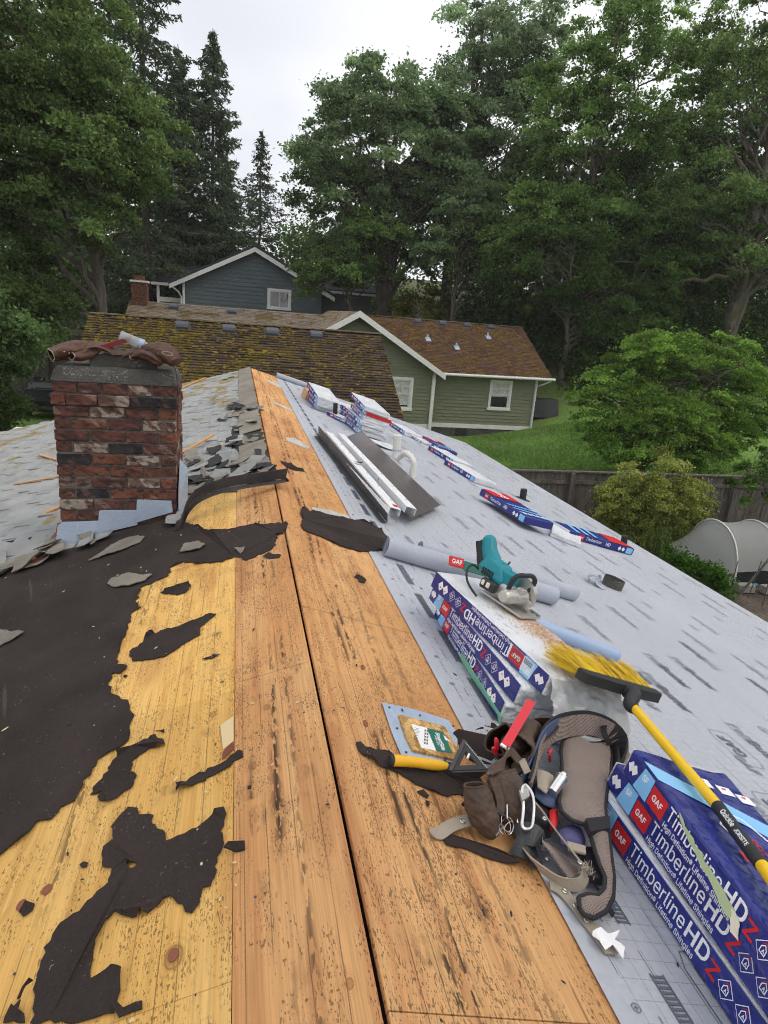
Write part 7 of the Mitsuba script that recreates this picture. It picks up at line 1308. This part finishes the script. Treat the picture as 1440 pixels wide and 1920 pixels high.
# red flat bar and the red plier handles in the upper bag
ra_, rb2 = rw([(0.489,1.561,0.15),(0.625,1.726,0.235)]); tag('red_flat_bar', 'red painted flat steel bar sticking up out of the upper pouch', 'flat bar'); vw = np.array([0, 0, 5.0])-(ra_+rb2)/2; vw /= np.linalg.norm(vw)
mb = MB(); mb.bar(ra_, rb2, .028, .006, vw); put('red_flat_bar__bar', mb, 'red_steel'); mb = MB(); mb.bar(ra_-(rb2-ra_)*.002, ra_+(rb2-ra_)*.03, .0284, .0066, vw); put('red_flat_bar__worn_end', mb, 'paper')
tag('pliers', 'pliers with two red grips inside the upper pouch, beside the red flat bar', 'pliers')
for p, q in (([(0.5,1.608,0.11),(0.484,1.613,0.145)]), ([(0.498,1.6,0.1),(0.473,1.59,0.125)])): mb = MB(); mb.tube(spline([rw([p])[0], (rw([p])[0]+rw([q])[0])/2+[.002, 0, 0], rw([q])[0]], 8), [.007, .0075, .008, .008, .008, .0075, .007, .004], 10); put('pliers__grip', mb, 'red_steel', smooth=40)
mb = MB(); mb.bar(rw((0.501,1.601,0.1))[0], rw((0.533,1.622,0.07))[0], .012, .008); put('pliers__jaw', mb, 'dark_metal')
mb = MB(); mb.tube(rw([(0.722,1.665,0.1),(0.734,1.675,0.11)]), .006, 10); mb.tube(rw([(0.758,1.688,0.06),(0.723,1.662,0.1)]), .005, 8); tag(put('small_screwdriver', mb, 'red_steel'), 'small red-capped tool in the dark inner pocket between the belt and the pad', 'screwdriver')
# yellow handled tool with a toothed head
tag('roofing_hatchet', 'yellow-handled roofing tool with a black toothed triangular head, lying below the metal plate', 'roofing hatchet')
g0, g1, g2 = rw([(0.174,1.578,0.028),(0.359,1.598,0.03),(0.38,1.594,0.034)]); pt = spline([g0, g0*.66+g1*.34+[0, 0, .002], g0*.33+g1*.67, g1], 16); put('roofing_hatchet__grip', tube(pt, np.array([.0150, .0165, .0168, .0165, .0160, .0155, .0152, .0152, .0154, .0158, .0160, .0160, .0156, .0148, .0130, .0095]), 14), 'yellow_grip', smooth=50)
d_ = (g0-g1)/np.linalg.norm(g0-g1); mb = MB(); mb.tube([g0+d_*.008, g0+d_*.002, g0-d_*.002], [.0130, .0165, .0168], 14); put('roofing_hatchet__butt', mb, 'black_rubber', smooth=40); mb = MB(); mb.tube([g1, g2], [.0095, .0085], 12); put('roofing_hatchet__neck', mb, 'black_rubber')
T0, T1, T2, T3 = rw([(0.364,1.576,0.03),(0.417,1.657,0.085),(0.46,1.548,0.075),(0.454,1.568,0.03)]); cen = (T0+T1+T2)/3
fr3 = lambda P_: P_
def plate3(poly3, t, key, mat, holes=None):
    P_ = np.array(poly3); n_ = np.cross(P_[1]-P_[0], P_[2]-P_[0]); n_ /= np.linalg.norm(n_); u_ = (P_[1]-P_[0])/np.linalg.norm(P_[1]-P_[0]); w_ = np.cross(n_, u_); q2 = np.stack([(P_-P_[0])@u_, (P_-P_[0])@w_], 1); g_ = sg.Polygon(q2)
    if holes: g_ = g_.difference(g_.buffer(-holes))
    m = np.eye(4); m[:3, 0], m[:3, 1], m[:3, 2], m[:3, 3] = u_, w_, n_, P_[0]; put(key, xf(extr(g_, -t/2, t/2), m), mat); return m, q2
plate3([T0, T1, T2], .006, 'roofing_hatchet__frame', 'black_plastic', .016); plate3([T0, T2, T3], .010, 'roofing_hatchet__foot', 'dark_metal')
mb = MB()
for q in np.linspace(.06, .94, 17): c = T1+(T2-T1)*q; mb.bar(c, c+(T2-T1)/np.linalg.norm(T2-T1)*.0028, .004, .010, np.cross(T2-T1, T0-T1)); 
k = put('roofing_hatchet__teeth', mb, 'cast'); labels[k] = {'kind': 'stuff'}
mb = MB(); mb.bar(T0+(T1-T0)*-.02, T0+(T1-T0)*1.02, .012, .014, np.cross(T1-T0, T2-T0)); put('roofing_hatchet__edge', mb, 'dark_metal'); c = T0*.3+T1*.4+T2*.3; mb = MB(); mb.bar(c, c+(T1-T0)*.16, .006, .007); put('roofing_hatchet__paint_mark', mb, 'paper')

# printing counts as one piece of its panel
for k_ in list(scene):
    if k_.startswith(('shingle_bundle', 'metal_plate')) and k_.rsplit('__', 1)[-1] in ('lettering', 'red_print', 'blue_print', 'bands', 'emblem_ground', 'label_print'): labels.setdefault(k_, {})['kind'] = 'stuff'
# a little moisture in the air, which softens the far trees
scene['haze'] = {'type': 'cube', 'to_world': T4().translate([0, 450, 18.4]).scale([1000, 1150, 20.0]), 'bsdf': {'type': 'null'}, 'interior': {'type': 'ref', 'id': 'haze_air'}}
tag('haze', 'thin pale haze softening the far trees', 'haze', kind='stuff')
